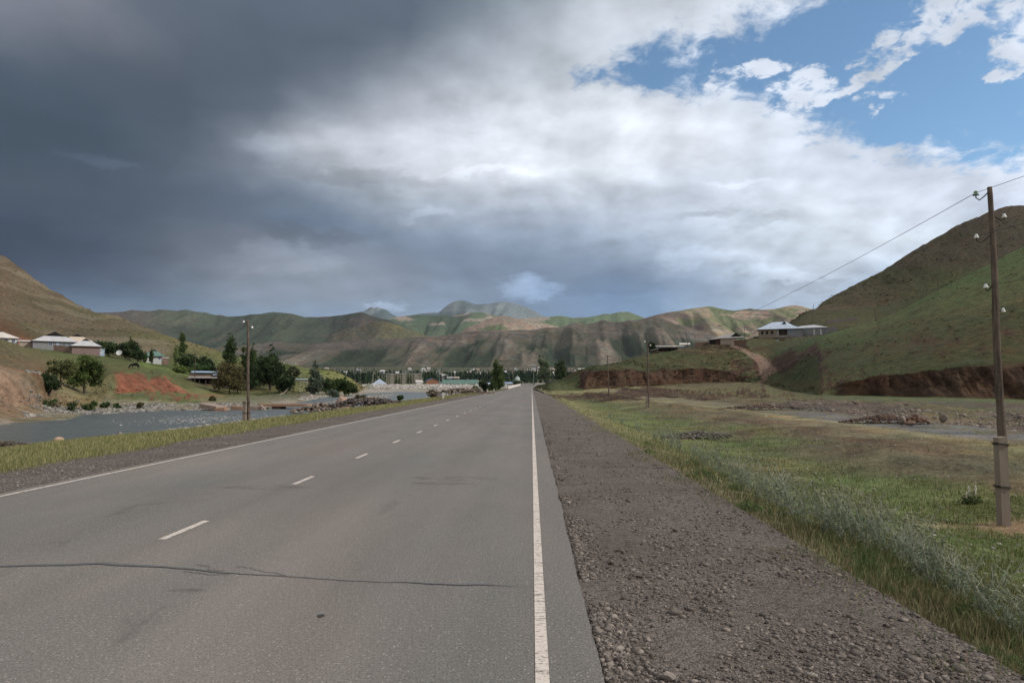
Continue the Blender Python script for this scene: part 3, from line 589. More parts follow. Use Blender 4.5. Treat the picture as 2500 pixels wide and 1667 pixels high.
def tar():
    M = mat_plain('tar', alb(92, 93, 95), 0.8, 0.12, 20)
    # sealed crack across the road
    pts = [(-8.0,5.3+.35),(0,0)]
    px = [(0,1382),(150,1380),(250,1376),(330,1381),(400,1384),(430,1388),(500,1394),(600,1402),(750,1412),(900,1419),(1100,1427),(1250,1432),(1330,1436)]
    xs = []; 
    for a, b in px:
        u, v = ray(a, b); D = -CAMH/float(v); xs.append((float(u)*D, D))
    xs = [(-7.8, xs[0][1]+0.2)] + xs
    X = np.linspace(-7.8, xs[-1][0], 260); Y = np.interp(X, [q[0] for q in xs], [q[1] for q in xs]) + (fbm(X*3, X*0, 5, 81)-0.5)*0.07
    w = (0.006+0.034*vnoise(X*1.6, X*0, 82)*np.clip(.35-X*.12, .3, 1.1))*sstep(xs[-1][0]-X, 0, 0.6)
    V = np.concatenate([np.stack([X, Y-w, 0*X+0.006], -1), np.stack([X, Y+w, 0*X+0.006], -1)]); n = len(X)
    F = np.array([(i, i+1, n+i+1, n+i) for i in range(n-1)])
    o = mesh_np('road_crack_seal', V, F, M); set_props(o, kind='structure')
    for k, pl in enumerate([[(478,1377),(505,1382),(512,1392),(545,1394)],[(575,1384),(610,1385),(640,1396),(700,1404)],[(440,1396),(520,1404),(560,1403)]]):
        G = []
        for a, b in pl: u, v = ray(a, b); D = -CAMH/float(v); G.append((float(u)*D, D))
        q = np.linspace(0, len(G)-1, 40); x = np.interp(q, range(len(G)), [g[0] for g in G]); y = np.interp(q, range(len(G)), [g[1] for g in G])+(fbm(q*4, q*0+k, 4, 87)-.5)*.07
        V = np.concatenate([np.stack([x, y-.004, 0*x+.0055], -1), np.stack([x, y+.004, 0*x+.0055], -1)]); o = mesh_np('road_crack', V, np.array([(i, i+1, 41+i, 40+i) for i in range(39)]), mat_plain('crack', alb(58, 56, 54), .9, .2, 20)); set_props(o, kind='structure')
    def patch(px, py, rx, ry, seed, c):
        u, v = ray(px, py); D = -CAMH/float(v); x = float(u)*D; n = 60; P = [(x, D, .0045)]
        for k in range(n):
            a = k/n*6.2832; r = .55+.9*float(fbm(np.array(math.cos(a)*1.6+seed), np.array(math.sin(a)*1.6), 4, 9)); P.append((x+rx*r*math.cos(a), D+ry*r*math.sin(a), .0045))
        m = NT('road_patch'); q = m.noise(3.2, 5, .65, st=(.7, 1.6, 1)); f = m.rng(q, .42, .68, 0, 1, True); m.done(alb(*c), .85, .2); m.b.inputs['Alpha'].default_value = .5; m.L.new(m.math('MULTIPLY', f, .30), m.b.inputs['Alpha']); me = bpy.data.meshes.new('road_stain'); me.from_pydata(P, [], [(0, 1+k, 1+(k+1) % n) for k in range(n)]); me.materials.append(m.m); o = bpy.data.objects.new('road_stain', me); COL.objects.link(o); set_props(o, kind='structure')
    for z in [(462,1442,.17,.05,1,(78,74,68)),(500,1425,.14,.05,8,(84,80,74)),(1120,1013,1.1,.7,2,(84,80,78)),(1165,1027,1.5,.7,3,(86,84,80)),(1215,1034,1.3,.6,4,(86,84,80)),(1110,1168,.7,.28,5,(88,84,80)),(1085,1180,.5,.2,6,(88,84,80)),(650,1190,.8,.25,7,(92,88,84))]: patch(*z)
    V = []; F = []
    def blob(px, py, rx, ry, seed):
        u, v = ray(px, py); D = -CAMH/float(v); x = float(u)*D; b = len(V); n = 28
        for k in range(n):
            a = k/n*2*math.pi; r = 0.75+0.5*float(vnoise(np.array(math.cos(a)*1.5+seed), np.array(math.sin(a)*1.5), 9))
            V.append((x+rx*r*math.cos(a), D+ry*r*math.sin(a), 0.005))
        F.append(tuple(range(b, b+n)))
    for s in [(784,1504,.028,.032,1)]: blob(*s)
    me = bpy.data.meshes.new('road_stain'); me.from_pydata(V, [], F); me.materials.append(mat_plain('stain', alb(62, 60, 58), 0.85, 0.2, 20))
    o = bpy.data.objects.new('road_stain', me); COL.objects.link(o); set_props(o, kind='structure')
tar()
# level ground around and behind the viewer, and the broad plain under everything
def base_ground():
    t = mat_terrain('rough_ground', 2.0, 0.3, 0.4)
    def quadgrid(name, x0, x1, y0, y1, z, n, col):
        xs = np.linspace(x0, x1, n); ys = np.linspace(y0, y1, n); X, Y = np.meshgrid(xs, ys); G = np.stack([X, Y, 0*X+z], -1)
        C = np.broadcast_to(np.array(alb(*col)), G.shape).copy(); o = grid_obj(name, G, t, C); set_props(o, kind='structure'); return o
    quadgrid('ground', 2.2, 400, -300, 0.6, -0.9, 30, (96, 102, 62)); quadgrid('ground', -400, -9.9, -300, 1.2, -0.9, 30, (104, 106, 66))
base_ground()

# ---------------------------------------------------------------- river
def river():
    t = NT('river_water')
    n = t.noise(0.9, 6, 0.65, st=(0.5, 1.3, 1)); f = t.noise(5.0, 5, 0.7, st=(0.4, 1.2, 1)); br = t.noise(0.05, 4, 0.6)
    foam = t.math('MULTIPLY', t.rng(f, 0.62, 0.72, 0, .7), t.rng(n, 0.52, 0.64, 0, 0.8))
    c = t.mix(foam, alb(84, 90, 86), alb(190, 194, 194)); c = t.scale(c, t.rng(br, .3, .7, .85, 1.1))
    m = t.done(c, t.rng(n, .3, .7, 0.22, 0.45), 0.4, t.bump(t.math('ADD', n, t.math('MULTIPLY', f, 0.4)), 0.22, 0.2))
    ys = np.geomspace(2, 385, 220); G = np.array([[(u*y, y, -1.9) for u in np.concatenate([-np.geomspace(14, 1.65, 20), np.linspace(-1.6, -0.045, 60)])] for y in ys])
    o = grid_obj('river', G, m, None); set_props(o, kind='structure')
river()
# ---------------------------------------------------------------- the valley floor and the ranges behind
M_FAR = mat_terrain('hillside', 11.0, 0.30, 1.0, 0.2)
M_MID = mat_terrain('valley_ground', 5.0, 0.3, 0.3)
def valley():
    us = np.linspace(-1.3, 1.3, 260); ys = np.concatenate([np.geomspace(398, 900, 40), np.geomspace(930, 4200, 80)])
    U, Y = np.meshgrid(us, ys); X = U*Y
    Z = np.interp(Y, [398, 420, 900, 1500, 2500, 4200], [-0.3, 1.0, 1.2, 21, 70, 120]) + (fbm(X*0.004, Y*0.004, 4, 91)-0.5)*np.interp(Y, [398, 900, 2500], [0.2, 1.0, 14])
    C = np.array(alb(84, 88, 66)) + 0*X[..., None]; m = sstep(fbm(X*0.004, Y*0.002, 4, 92), 0.45, 0.6)[..., None]; C = C*(1-m) + np.array(alb(100, 92, 80))*m
    o = grid_obj('ground', np.stack([X, Y, Z], -1), M_MID, C); set_props(o, kind='structure')
valley()
def vz(y): return float(np.interp(y, [398, 420, 900, 1500, 2500, 4200], [-0.3, 1.0, 1.2, 21, 70, 120]))
def mountain(name, ridge, D0, D1, zb, seed, period, spur=0.5, step=2.5, rows=90, ramp=6.0, colf=None, prof=1.25, depth_wave=0.0, back=1.35):
    pr = sorted([(float(ray(a, b)[0]), float(ray(a, b)[1])) for a, b in ridge]); pu = np.array([p[0] for p in pr]); pv = np.array([p[1] for p in pr])
    px = np.arange(min(r[0] for r in ridge), max(r[0] for r in ridge)+0.1, step); us = ray(px, 800.0)[0]
    v = np.interp(us, pu, pv); Dr = D1*(1+depth_wave*(fbm(us*9+seed, us*0, 3, seed)-0.5)); zr = CAMH + v*Dr + (fbm(us*Dr/period*5, us*0, 4, seed+3)-0.5)*ramp
    ts = np.concatenate([np.linspace(0, 1, rows), [1.03, 1.08, 1.2, 1.5]]); G = []; 
    s_prev = None
    T = []; 
    for t in ts:
        tt = min(t, 1.0)
        D = D0 + (Dr-D0)*t
        X = us*D
        # spurs fan out downhill, gullies between them join up towards the crest
        w = X/period + 0.30*(1-tt)*np.sin(us*0+X/period*.8+seed) + 0.4*(fbm(X/period*0.9, us*0+t*0.6, 3, seed+5)-0.5)*2
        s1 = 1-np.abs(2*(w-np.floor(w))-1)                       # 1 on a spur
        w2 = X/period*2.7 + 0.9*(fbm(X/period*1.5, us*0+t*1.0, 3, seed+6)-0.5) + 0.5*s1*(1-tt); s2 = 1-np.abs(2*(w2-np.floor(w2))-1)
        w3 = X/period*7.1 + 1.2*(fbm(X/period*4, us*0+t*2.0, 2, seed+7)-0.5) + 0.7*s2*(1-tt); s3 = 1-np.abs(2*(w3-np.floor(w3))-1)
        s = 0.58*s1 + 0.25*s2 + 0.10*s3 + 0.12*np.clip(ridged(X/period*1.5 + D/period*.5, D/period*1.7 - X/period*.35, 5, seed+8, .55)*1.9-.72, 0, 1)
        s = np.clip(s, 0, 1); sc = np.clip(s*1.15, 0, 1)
        hs = tt**(0.95-.38*spur); hg = tt**(1.2+1.5*spur); h = np.clip(hg+(hs-hg)*sc, 0, 1)
        z = zb + (zr-zb)*h
        if t > 1: z = zr - (zr-zb)*(t-1)*back
        if t > 1.4: z = z*0 + zb - 20
        G.append(np.stack([X, D+0*X, z], -1)); T.append(np.stack([h, s, 0*s+tt], -1))
    G = np.array(G); T = np.array(T)
    C = colf(G[..., 0], G[..., 1], G[..., 2], T[..., 0], T[..., 1], T[..., 2], us)
    o = grid_obj(name, G, M_FAR, C); set_props(o, kind='structure'); return o
def mixc(C, m, c):
    m = np.clip(m, 0, 1)[..., None]; return C*(1-m) + np.array(alb(*c))*m
def strata(X, Z, th, seed, dip=0.06):
    q = Z*(1/th) + X*dip/th + 2.0*(fbm(X*0.004, Z*0.02, 3, seed)-0.5); return vnoise(q*1.0, X*0.002, seed)
def col_brown(X, Y, Z, h, s, t, us):
    C = np.array(alb(92, 90, 76)) + 0*X[..., None]
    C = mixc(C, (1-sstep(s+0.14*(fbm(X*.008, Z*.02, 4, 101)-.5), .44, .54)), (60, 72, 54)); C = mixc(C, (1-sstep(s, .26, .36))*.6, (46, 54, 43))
    C = mixc(C, sstep(s+0.14*(fbm(X*.01, Z*.03, 4, 105)-.5), .60, .68)*0.9, (112, 103, 92)); C = mixc(C, sstep(s, .74, .80)*.7, (140, 128, 116))  # pale crests, dark gullies: real growth plus relief shading painted into the colour
    top = sstep(h + 0.35*(fbm(X*.006, Y*0, 4, 102)-.5), .56, .74)
    C = mixc(C, top*0.85, (104, 94, 88)); st = strata(X, Z, 7.0, 103)
    C = mixc(C, top*sstep(st, .5, .6)*0.8, (84, 74, 70)); C = mixc(C, top*sstep(st, .68, .74)*0.6, (122, 110, 102))
    C = mixc(C, sstep(ridged(X*.012, Z*.004, 3, 104), .82, .92)*0.5*(t > .1), (112, 104, 94))
    C = mixc(C, top*sstep(fbm(X*.01, Z*.02, 4, 108), .52, .62)*0.5, (84, 88, 66))
    return C
RB = [(180,880),(330,872),(400,862),(460,852),(523,849),(570,845),(620,839),(678,835),(700,837),(746,839),(780,838),(818,836),(860,831),(899,827.6),(957,827.6),(1000,824),(1035,821),(1093,819),(1130,812),(1171,807),(1220,806),(1263,805),(1300,803),(1338,799),(1370,797),(1400,789),(1436,791),(1472,782),(1500,788),(1519,787),(1538,781),(1553,782),(1583,776),(1612,778),(1650,790),(1700,806),(1760,826),(1830,850)]
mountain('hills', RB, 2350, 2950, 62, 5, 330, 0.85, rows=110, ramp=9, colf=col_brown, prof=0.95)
def col_right(X, Y, Z, h, s, t, us):
    C = np.array(alb(104, 112, 76)) + 0*X[..., None]
    C = mixc(C, sstep(fbm(X*.004, Z*.008, 4, 111), .5, .6)*0.5, (92, 100, 70))
    rock = sstep(fbm(X*.0035, Z*.010, 5, 112)+0.22*(s-.5)-0.10*(h-.6), .50, .545)
    C = mixc(C, rock*0.9, (150, 130, 116)); C = mixc(C, rock*sstep(ridged((X+Z)*.02, Z*.006, 3, 113), .62, .74)*0.8, (96, 82, 80)); C = mixc(C, sstep(s, .62, .72)*.4, (150, 140, 108)); C = mixc(C, (1-sstep(s, .22, .36))*.5, (72, 80, 60))  # light crests and dark gullies partly paint in the relief
    C = mixc(C, sstep(strata(X, Z, 10, 114), .66, .74)*rock*0.6, (168, 146, 130))
    C = mixc(C, sstep(-(us+0*X), -0.21, -0.16)*0.7, (100, 90, 84))
    return C
RR = [(1440,830),(1480,800),(1520,788),(1553,781.6),(1583,775),(1612,767),(1632,762.5),(1655,759),(1687,753),(1705,751),(1727,749),(1740,750),(1757,754),(1780,757),(1795,758),(1812,756),(1829,753.5),(1857,757),(1880,755),(1900,752),(1926,747),(1940,746),(1955,747.6),(1975,753),(1992,757),(2040,750),(2120,765),(2250,790)]
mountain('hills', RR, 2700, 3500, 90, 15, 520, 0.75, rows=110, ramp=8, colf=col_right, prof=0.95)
def col_dark(X, Y, Z, h, s, t, us):
    C = np.array(alb(70, 80, 66)) + 0*X[..., None]
    C = mixc(C, sstep(fbm(X*.002, Z*.006, 4, 121)-0.35*(h-.55)+0.1*s, .5, .62), (92, 82, 78))
    C = mixc(C, sstep(ridged(X*.006, Z*.003, 3, 122), .84, .93)*0.5, (104, 92, 84))
    C = mixc(C, sstep(fbm(X*.01, Z*.03, 4, 123), .56, .66)*0.4, (56, 62, 56)); C = mixc(C, (1-sstep(s, .26, .40))*.6, (44, 54, 48)); C = mixc(C, sstep(s, .60, .70)*.4, (92, 96, 78))  # gully and crest tones put some relief shading into the colour
    C = mixc(C, sstep(-(us), .53, .60)[None, :]*sstep(h, .3, .7)*0.7, (98, 84, 80))
    return C
RD = [(60,800),(150,780),(215,766),(237,763),(266,762),(303,760),(323,756),(336,758),(364,759),(391,755),(405,757),(432,760),(445,757),(455,755),(466,758),(480,761),(502,762.5),(523,769),(537,769),(553.6,773),(570,773),(598,771),(614,768),(637,767),(650,764),(664,762),(690,764),(712,766),(730,770.5),(743,774),(775,774),(804,773),(845,768),(882,761),(900,768),(926,778),(943,781),(970,790),(1000,802),(1040,822),(1090,840)]
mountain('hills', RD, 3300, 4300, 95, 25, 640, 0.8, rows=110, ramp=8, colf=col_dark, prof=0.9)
def col_spur(X, Y, Z, h, s, t, us):
    C = np.array(alb(112, 112, 70)) + 0*X[..., None]
    C = mixc(C, sstep(fbm(X*.005, Z*.012, 4, 131), .5, .62)*0.6, (96, 92, 76))
    C = mixc(C, sstep(-(us), .19, .24)[None, :]*0.8, (90, 84, 78)); return C
mountain('hills', [(780,850),(815,815),(850,800),(880,797),(905,787),(930,784),(955,789),(974,795),(1000,806),(1035,817),(1075,830),(1120,845)], 3000, 3330, 95, 35, 420, 0.6, rows=70, ramp=5, colf=col_spur)
def col_green(X, Y, Z, h, s, t, us):
    C = np.array(alb(98, 114, 84)) + 0*X[..., None]
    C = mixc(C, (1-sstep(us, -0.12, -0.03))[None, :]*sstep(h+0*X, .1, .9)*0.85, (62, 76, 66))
    C = mixc(C, sstep(fbm(X*.003, Z*.006, 4, 141), .5, .62)*0.4, (84, 104, 78))
    rock = sstep(fbm(X*.0035, Z*.012, 5, 142)+0.12*(s-.5), .56, .60)*(1-sstep(us, 0.02, 0.07))[None, :]*sstep(h, .1, .25)
    C = mixc(C, rock*0.9, (150, 134, 124)); C = mixc(C, rock*sstep(strata(X, Z, 14, 143), .5, .6)*0.6, (112, 98, 96))
    return C
RG = [(860,800),(926,781),(943.5,780),(965,775),(991,771),(1010,769),(1032,770),(1070,771),(1110,770),(1130,766),(1151,763),(1175,763),(1195,766),(1212,770),(1240,775),(1263,778),(1285,777),(1300,776),(1330,775),(1350,772),(1368.7,771),(1400,776),(1438,774),(1457,771),(1474,766),(1491,766),(1515,761),(1536,761.5),(1553,768),(1574,775.7),(1600,782),(1660,800)]
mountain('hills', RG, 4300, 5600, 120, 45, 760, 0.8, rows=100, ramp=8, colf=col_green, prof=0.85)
mountain('hills', [(1090,850),(1120,815),(1145,796),(1180,785),(1205,775),(1230,771),(1265,779),(1300,786),(1335,790),(1370,800),(1420,820)], 3700, 4300, 100, 47, 500, 0.6, rows=80, ramp=8, colf=lambda X, Y, Z, h, s, t, us: mixc(mixc(np.array(alb(106, 118, 80)) + 0*X[..., None], sstep(fbm(X*.004, Z*.014, 5, 145)+.15*(h-.5), .48, .53)*.9, (160, 138, 126)), sstep(ridged(X*.012, Z*.01, 3, 146), .8, .9)*.4, (104, 94, 90)), prof=0.9)
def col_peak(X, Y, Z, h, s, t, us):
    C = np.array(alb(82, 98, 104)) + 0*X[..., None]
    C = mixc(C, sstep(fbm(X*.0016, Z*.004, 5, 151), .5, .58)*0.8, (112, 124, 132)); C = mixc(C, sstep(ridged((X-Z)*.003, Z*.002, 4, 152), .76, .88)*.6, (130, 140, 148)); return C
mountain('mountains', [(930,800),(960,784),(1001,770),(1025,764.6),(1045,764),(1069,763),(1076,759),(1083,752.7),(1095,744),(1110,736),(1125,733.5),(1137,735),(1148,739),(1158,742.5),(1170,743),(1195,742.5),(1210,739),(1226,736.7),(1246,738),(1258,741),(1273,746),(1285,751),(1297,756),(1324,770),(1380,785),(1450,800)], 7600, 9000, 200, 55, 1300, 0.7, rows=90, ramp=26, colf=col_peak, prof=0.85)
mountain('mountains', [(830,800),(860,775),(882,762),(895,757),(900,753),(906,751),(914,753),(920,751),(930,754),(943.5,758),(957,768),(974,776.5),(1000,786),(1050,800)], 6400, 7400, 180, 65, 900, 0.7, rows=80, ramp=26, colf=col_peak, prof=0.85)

def shadow_clouds():
    """thin clouds added out of view, high towards the sun, shaped to shade the ranges"""
    m = NT('shadow_cloud_sheet'); tr = m.N.new('ShaderNodeBsdfTransparent'); df = m.N.new('ShaderNodeBsdfDiffuse'); df.inputs[0].default_value = (.8, .8, .82, 1); mx = m.N.new('ShaderNodeMixShader'); mx.inputs[0].default_value = .24
    m.L.new(tr.outputs[0], mx.inputs[1]); m.L.new(df.outputs[0], mx.inputs[2]); m.L.new(mx.outputs[0], m.N['Material Output'].inputs[0]); m.N.remove(m.b)
    H = 7000.0; k = H/SUNV.z; ox, oy = SUNV.x*k, SUNV.y*k
    for (cx, cy, rx, ry, seed, gaps) in [(-1650, 3300, 1500, 1150, 301, [(-560, 3150, 260, 260)]), (-150, 2420, 1500, 620, 302, [(900, 2950, 500, 420), (-560, 3150, 260, 260)]), (-650, 4700, 520, 420, 303, [])]:
        n = 90; xs = np.linspace(-1.4, 1.4, n); A, Bq = np.meshgrid(xs, xs); X = cx+A*rx; Y = cy+Bq*ry
        q = 1-np.hypot(A, Bq)+(fbm(X*.0016, Y*.0016, 5, seed)-.5)*1.1
        for gx, gy, gr, gs in gaps: q = q-1.6*np.clip(1.2-np.hypot((X-gx)/gr, (Y-gy)/gs), 0, 1)
        V = []; F = []; idx = {}
        for i in range(n):
            for j in range(n):
                if q[i, j] > -.05: idx[(i, j)] = len(V); t = max(q[i, j], 0)**.5*160; V += [(X[i, j]+ox, Y[i, j]+oy, H+t), (X[i, j]+ox, Y[i, j]+oy, H-t*.5)]
        for i in range(n-1):
            for j in range(n-1):
                c = [(i, j), (i, j+1), (i+1, j+1), (i+1, j)]
                if all(e in idx for e in c): a = [idx[e] for e in c]; F += [tuple(a), tuple(e+1 for e in reversed(a))]
        me = bpy.data.meshes.new('shadow_cloud'); me.from_pydata(V, [], F); me.materials.append(m.m); o = bpy.data.objects.new('shadow_cloud', me); COL.objects.link(o); set_props(o, kind='structure')  # unseen, added only for the shadow it casts
shadow_clouds()
# ---------------------------------------------------------------- building helpers
class MB:
    def __init__(s): s.v = []; s.f = []
    def add(s, V, F):
        b = len(s.v); s.v += [tuple(p) for p in V]; s.f += [tuple(b+i for i in f) for f in F]
    def box(s, x0, x1, y0, y1, z0, z1):
        s.add([(x0,y0,z0),(x1,y0,z0),(x1,y1,z0),(x0,y1,z0),(x0,y0,z1),(x1,y0,z1),(x1,y1,z1),(x0,y1,z1)],
              [(0,3,2,1),(4,5,6,7),(0,1,5,4),(1,2,6,5),(2,3,7,6),(3,0,4,7)]); return s
    def beam(s, a, b, w, h=None):
        a = Vector(a); b = Vector(b); h = h or w; d = (b-a).normalized(); up = Vector((0,0,1)) if abs(d.z) < .95 else Vector((0,1,0))
        sx = d.cross(up).normalized()*w/2; sz = sx.cross(d).normalized()*h/2; V = []
        for p in (a, b): V += [p-sx-sz, p+sx-sz, p+sx+sz, p-sx+sz]
        s.add(V, [(0,1,2,3),(7,6,5,4),(0,4,5,1),(1,5,6,2),(2,6,7,3),(3,7,4,0)]); return s
    def tube(s, pts, rad, n=8, cap=True, wob=0.0):
        pts = [Vector(p) for p in pts]; m = len(pts); rad = [rad]*m if np.isscalar(rad) else rad; V = []; prev = None
        for i, p in enumerate(pts):
            d = (pts[min(i+1, m-1)]-pts[max(i-1, 0)]).normalized()
            if prev is None: prev = d.orthogonal().normalized()
            x = (prev - d*prev.dot(d)).normalized(); prev = x; y = d.cross(x)
            for k in range(n):
                a = 2*math.pi*k/n; r = rad[i]*(1+wob*(random.random()-.5)); V.append(p + x*math.cos(a)*r + y*math.sin(a)*r)
        F = [(i*n+k, i*n+(k+1)%n, (i+1)*n+(k+1)%n, (i+1)*n+k) for i in range(m-1) for k in range(n)]
        if cap: F += [tuple(range(n-1, -1, -1)), tuple((m-1)*n+k for k in range(n))]
        s.add(V, F); return s
    def lathe(s, prof, c=(0,0,0), n=14):
        V = [(c[0]+r*math.cos(2*math.pi*k/n), c[1]+r*math.sin(2*math.pi*k/n), c[2]+z) for r, z in prof for k in range(n)]
        F = [(i*n+k, i*n+(k+1)%n, (i+1)*n+(k+1)%n, (i+1)*n+k) for i in range(len(prof)-1) for k in range(n)]
        s.add(V, F + [tuple(range(n-1,-1,-1)), tuple((len(prof)-1)*n+k for k in range(n))]); return s
    def build(s, name, mat, parent=None, smooth=False):
        me = bpy.data.meshes.new(name); me.from_pydata(s.v, [], s.f); me.materials.append(mat)
        if smooth:
            for p in me.polygons: p.use_smooth = True
        o = bpy.data.objects.new(name, me); COL.objects.link(o); o.parent = parent; return o
def thing(name, label, cat, loc=(0,0,0), rz=0.0, group=None):
    o = bpy.data.objects.new(name, None); COL.objects.link(o); o.empty_display_size = 0.3
    o.location = loc; o.rotation_euler = (0, 0, rz); set_props(o, label, cat, group); return o
def copy_tree(o, loc, rz=0.0, scale=None, label=None):
    r = o.copy(); COL.objects.link(r); r.location = loc; r.rotation_euler = (0, 0, rz)
    if scale: r.scale = (scale if not np.isscalar(scale) else (scale,)*3)
    if label: r['label'] = label
    for ch in o.children:
        c = ch.copy(); COL.objects.link(c); c.parent = r
        for g in ch.children:
            d = g.copy(); COL.objects.link(d); d.parent = c
    return r
def mat_roof(name, c, rib=6.0, metal=0.0, rough=0.55, var=0.15):
    t = NT(name); tc = t.N.new('ShaderNodeTexCoord'); w = t.N.new('ShaderNodeTexWave'); w.wave_type = 'BANDS'; w.bands_direction = 'X'
    w.inputs['Scale'].default_value = rib/6.28*2; t.L.new(tc.outputs['Object'], w.inputs['Vector'])
    n = t.noise(0.8, 6, 0.7, vec=tc.outputs['Object']); n2 = t.noise(3.0, 4, 0.6, vec=tc.outputs['Object'], st=(3, .3, .3))
    col = t.scale(t.mix(0.0, c, c), t.math('ADD', t.rng(n, .3, .7, 1-var, 1+var), t.rng(n2, .3, .7, -var*.6, var*.6)))
    return t.done(col, rough, 0.35, t.bump(w.outputs[1], 0.35, 0.04), metal)
M_ROOFG = mat_roof('grey_sheet_roof', alb(176, 174, 178)); M_ROOFW = mat_roof('pale_slate_roof', alb(192, 184, 176)); M_ROOFB = mat_roof('zinc_roof', alb(172, 186, 206), rough=.4)
M_ROOFC = mat_roof('cream_roof', alb(186, 168, 150)); M_ROOFD = mat_roof('old_slate_roof', alb(140, 134, 130)); M_ROOFGR = mat_roof('green_roof', alb(84, 120, 110)); M_ROOFBL = mat_roof('blue_roof', alb(58, 110, 172)); M_ROOFLB = mat_roof('faded_blue_roof', alb(132, 154, 178))
M_WGREY = mat_plain('grey_plaster', alb(128, 128, 130), .9, .15, 1.2); M_WWHITE = mat_plain('whitewash', alb(190, 190, 190), .9, .12, 1.2); M_WBLUE = mat_plain('pale_blue_paint', alb(150, 172, 196), .8, .12, 1.5)
M_WBEIGE = mat_plain('beige_clay', alb(160, 146, 130), .95, .2, 1.2); M_WPINK = mat_plain('pinkish_render', alb(130, 108, 104), .95, .15, 1.0); M_DARK = mat_plain('dark_interior', alb(34, 31, 30), .9, .2, 1); M_WOOD = mat_plain('weathered_wood', alb(84, 72, 62), .9, .3, 8, st=(1, 1, .2)); M_GLASS = mat_plain('window_glass', alb(70, 84, 98), .15, .1, 2, spec=.6)
M_FRAME = mat_plain('window_frame', alb(186, 196, 208), .6, .05, 2); M_CONC = mat_plain('concrete', alb(140, 128, 118), .9, .18, 4, bump=.3); M_CONCW = mat_plain('white_concrete', alb(206, 196, 190), .8, .08, 2)
M_MUDB = mat_plain('mud_brick_wall', alb(118, 92, 78), .95, .25, 2)
def m_brick(name, a, b, w=.3, h=.1):
    t = NT(name); tc = t.N.new('ShaderNodeTexCoord'); sw = t.N.new('ShaderNodeSeparateXYZ'); t.L.new(tc.outputs['Object'], sw.inputs[0]); cb = t.N.new('ShaderNodeCombineXYZ')
    t.L.new(t.math('ADD', sw.outputs[0], sw.outputs[1]), cb.inputs[0]); t.L.new(sw.outputs[2], cb.inputs[1])
    br = t.N.new('ShaderNodeTexBrick'); t.L.new(cb.outputs[0], br.inputs[0]); br.inputs['Color1'].default_value = (*a, 1); br.inputs['Color2'].default_value = (*b, 1); br.inputs['Mortar'].default_value = (*alb(140, 132, 124), 1)
    br.inputs['Scale'].default_value = 1; br.inputs['Brick Width'].default_value = w; br.inputs['Row Height'].default_value = h; br.inputs['Mortar Size'].default_value = .012
    return t.done(t.scale(br.outputs[0], t.rng(t.noise(.8, 4), .3, .7, .8, 1.15)), .95, .1)
M_BRICK = m_brick('brick', alb(136, 98, 84), alb(120, 90, 76)); M_BRICKY = m_brick('clay_brick', alb(150, 130, 110), alb(136, 116, 98))
def window(parent, x, z, w, h, y, ny=-1, axis='x'):
    """a framed window standing proud of a wall; frame with its pane"""
    f = MB(); t = .07
    if axis == 'x':
        ya, yb = (y-.04, y+.02) if ny < 0 else (y-.02, y+.04)
        for a in ((x-w/2, x-w/2+t, z, z+h), (x+w/2-t, x+w/2, z, z+h), (x-w/2+t, x+w/2-t, z, z+t), (x-w/2+t, x+w/2-t, z+h-t, z+h), (x-t/3, x+t/3, z+t, z+h-t)): f.box(a[0], a[1], ya, yb, a[2], a[3])
        fo = f.build('window', M_FRAME, parent); MB().box(x-w/2+t, x+w/2-t, ya+.015, yb-.01, z+t, z+h-t).build('pane', M_GLASS, fo)
    else:
        xa, xb = (x-.02, x+.04)
        for a in ((y-w/2, y-w/2+t, z, z+h), (y+w/2-t, y+w/2, z, z+h), (y-w/2+t, y+w/2-t, z, z+t), (y-w/2+t, y+w/2-t, z+h-t, z+h)): f.box(xa, xb, a[0], a[1], a[2], a[3])
        fo = f.build('window', M_FRAME, parent); MB().box(xa+.01, xb-.015, y-w/2+t, y+w/2-t, z+t, z+h-t).build('pane', M_GLASS, fo)
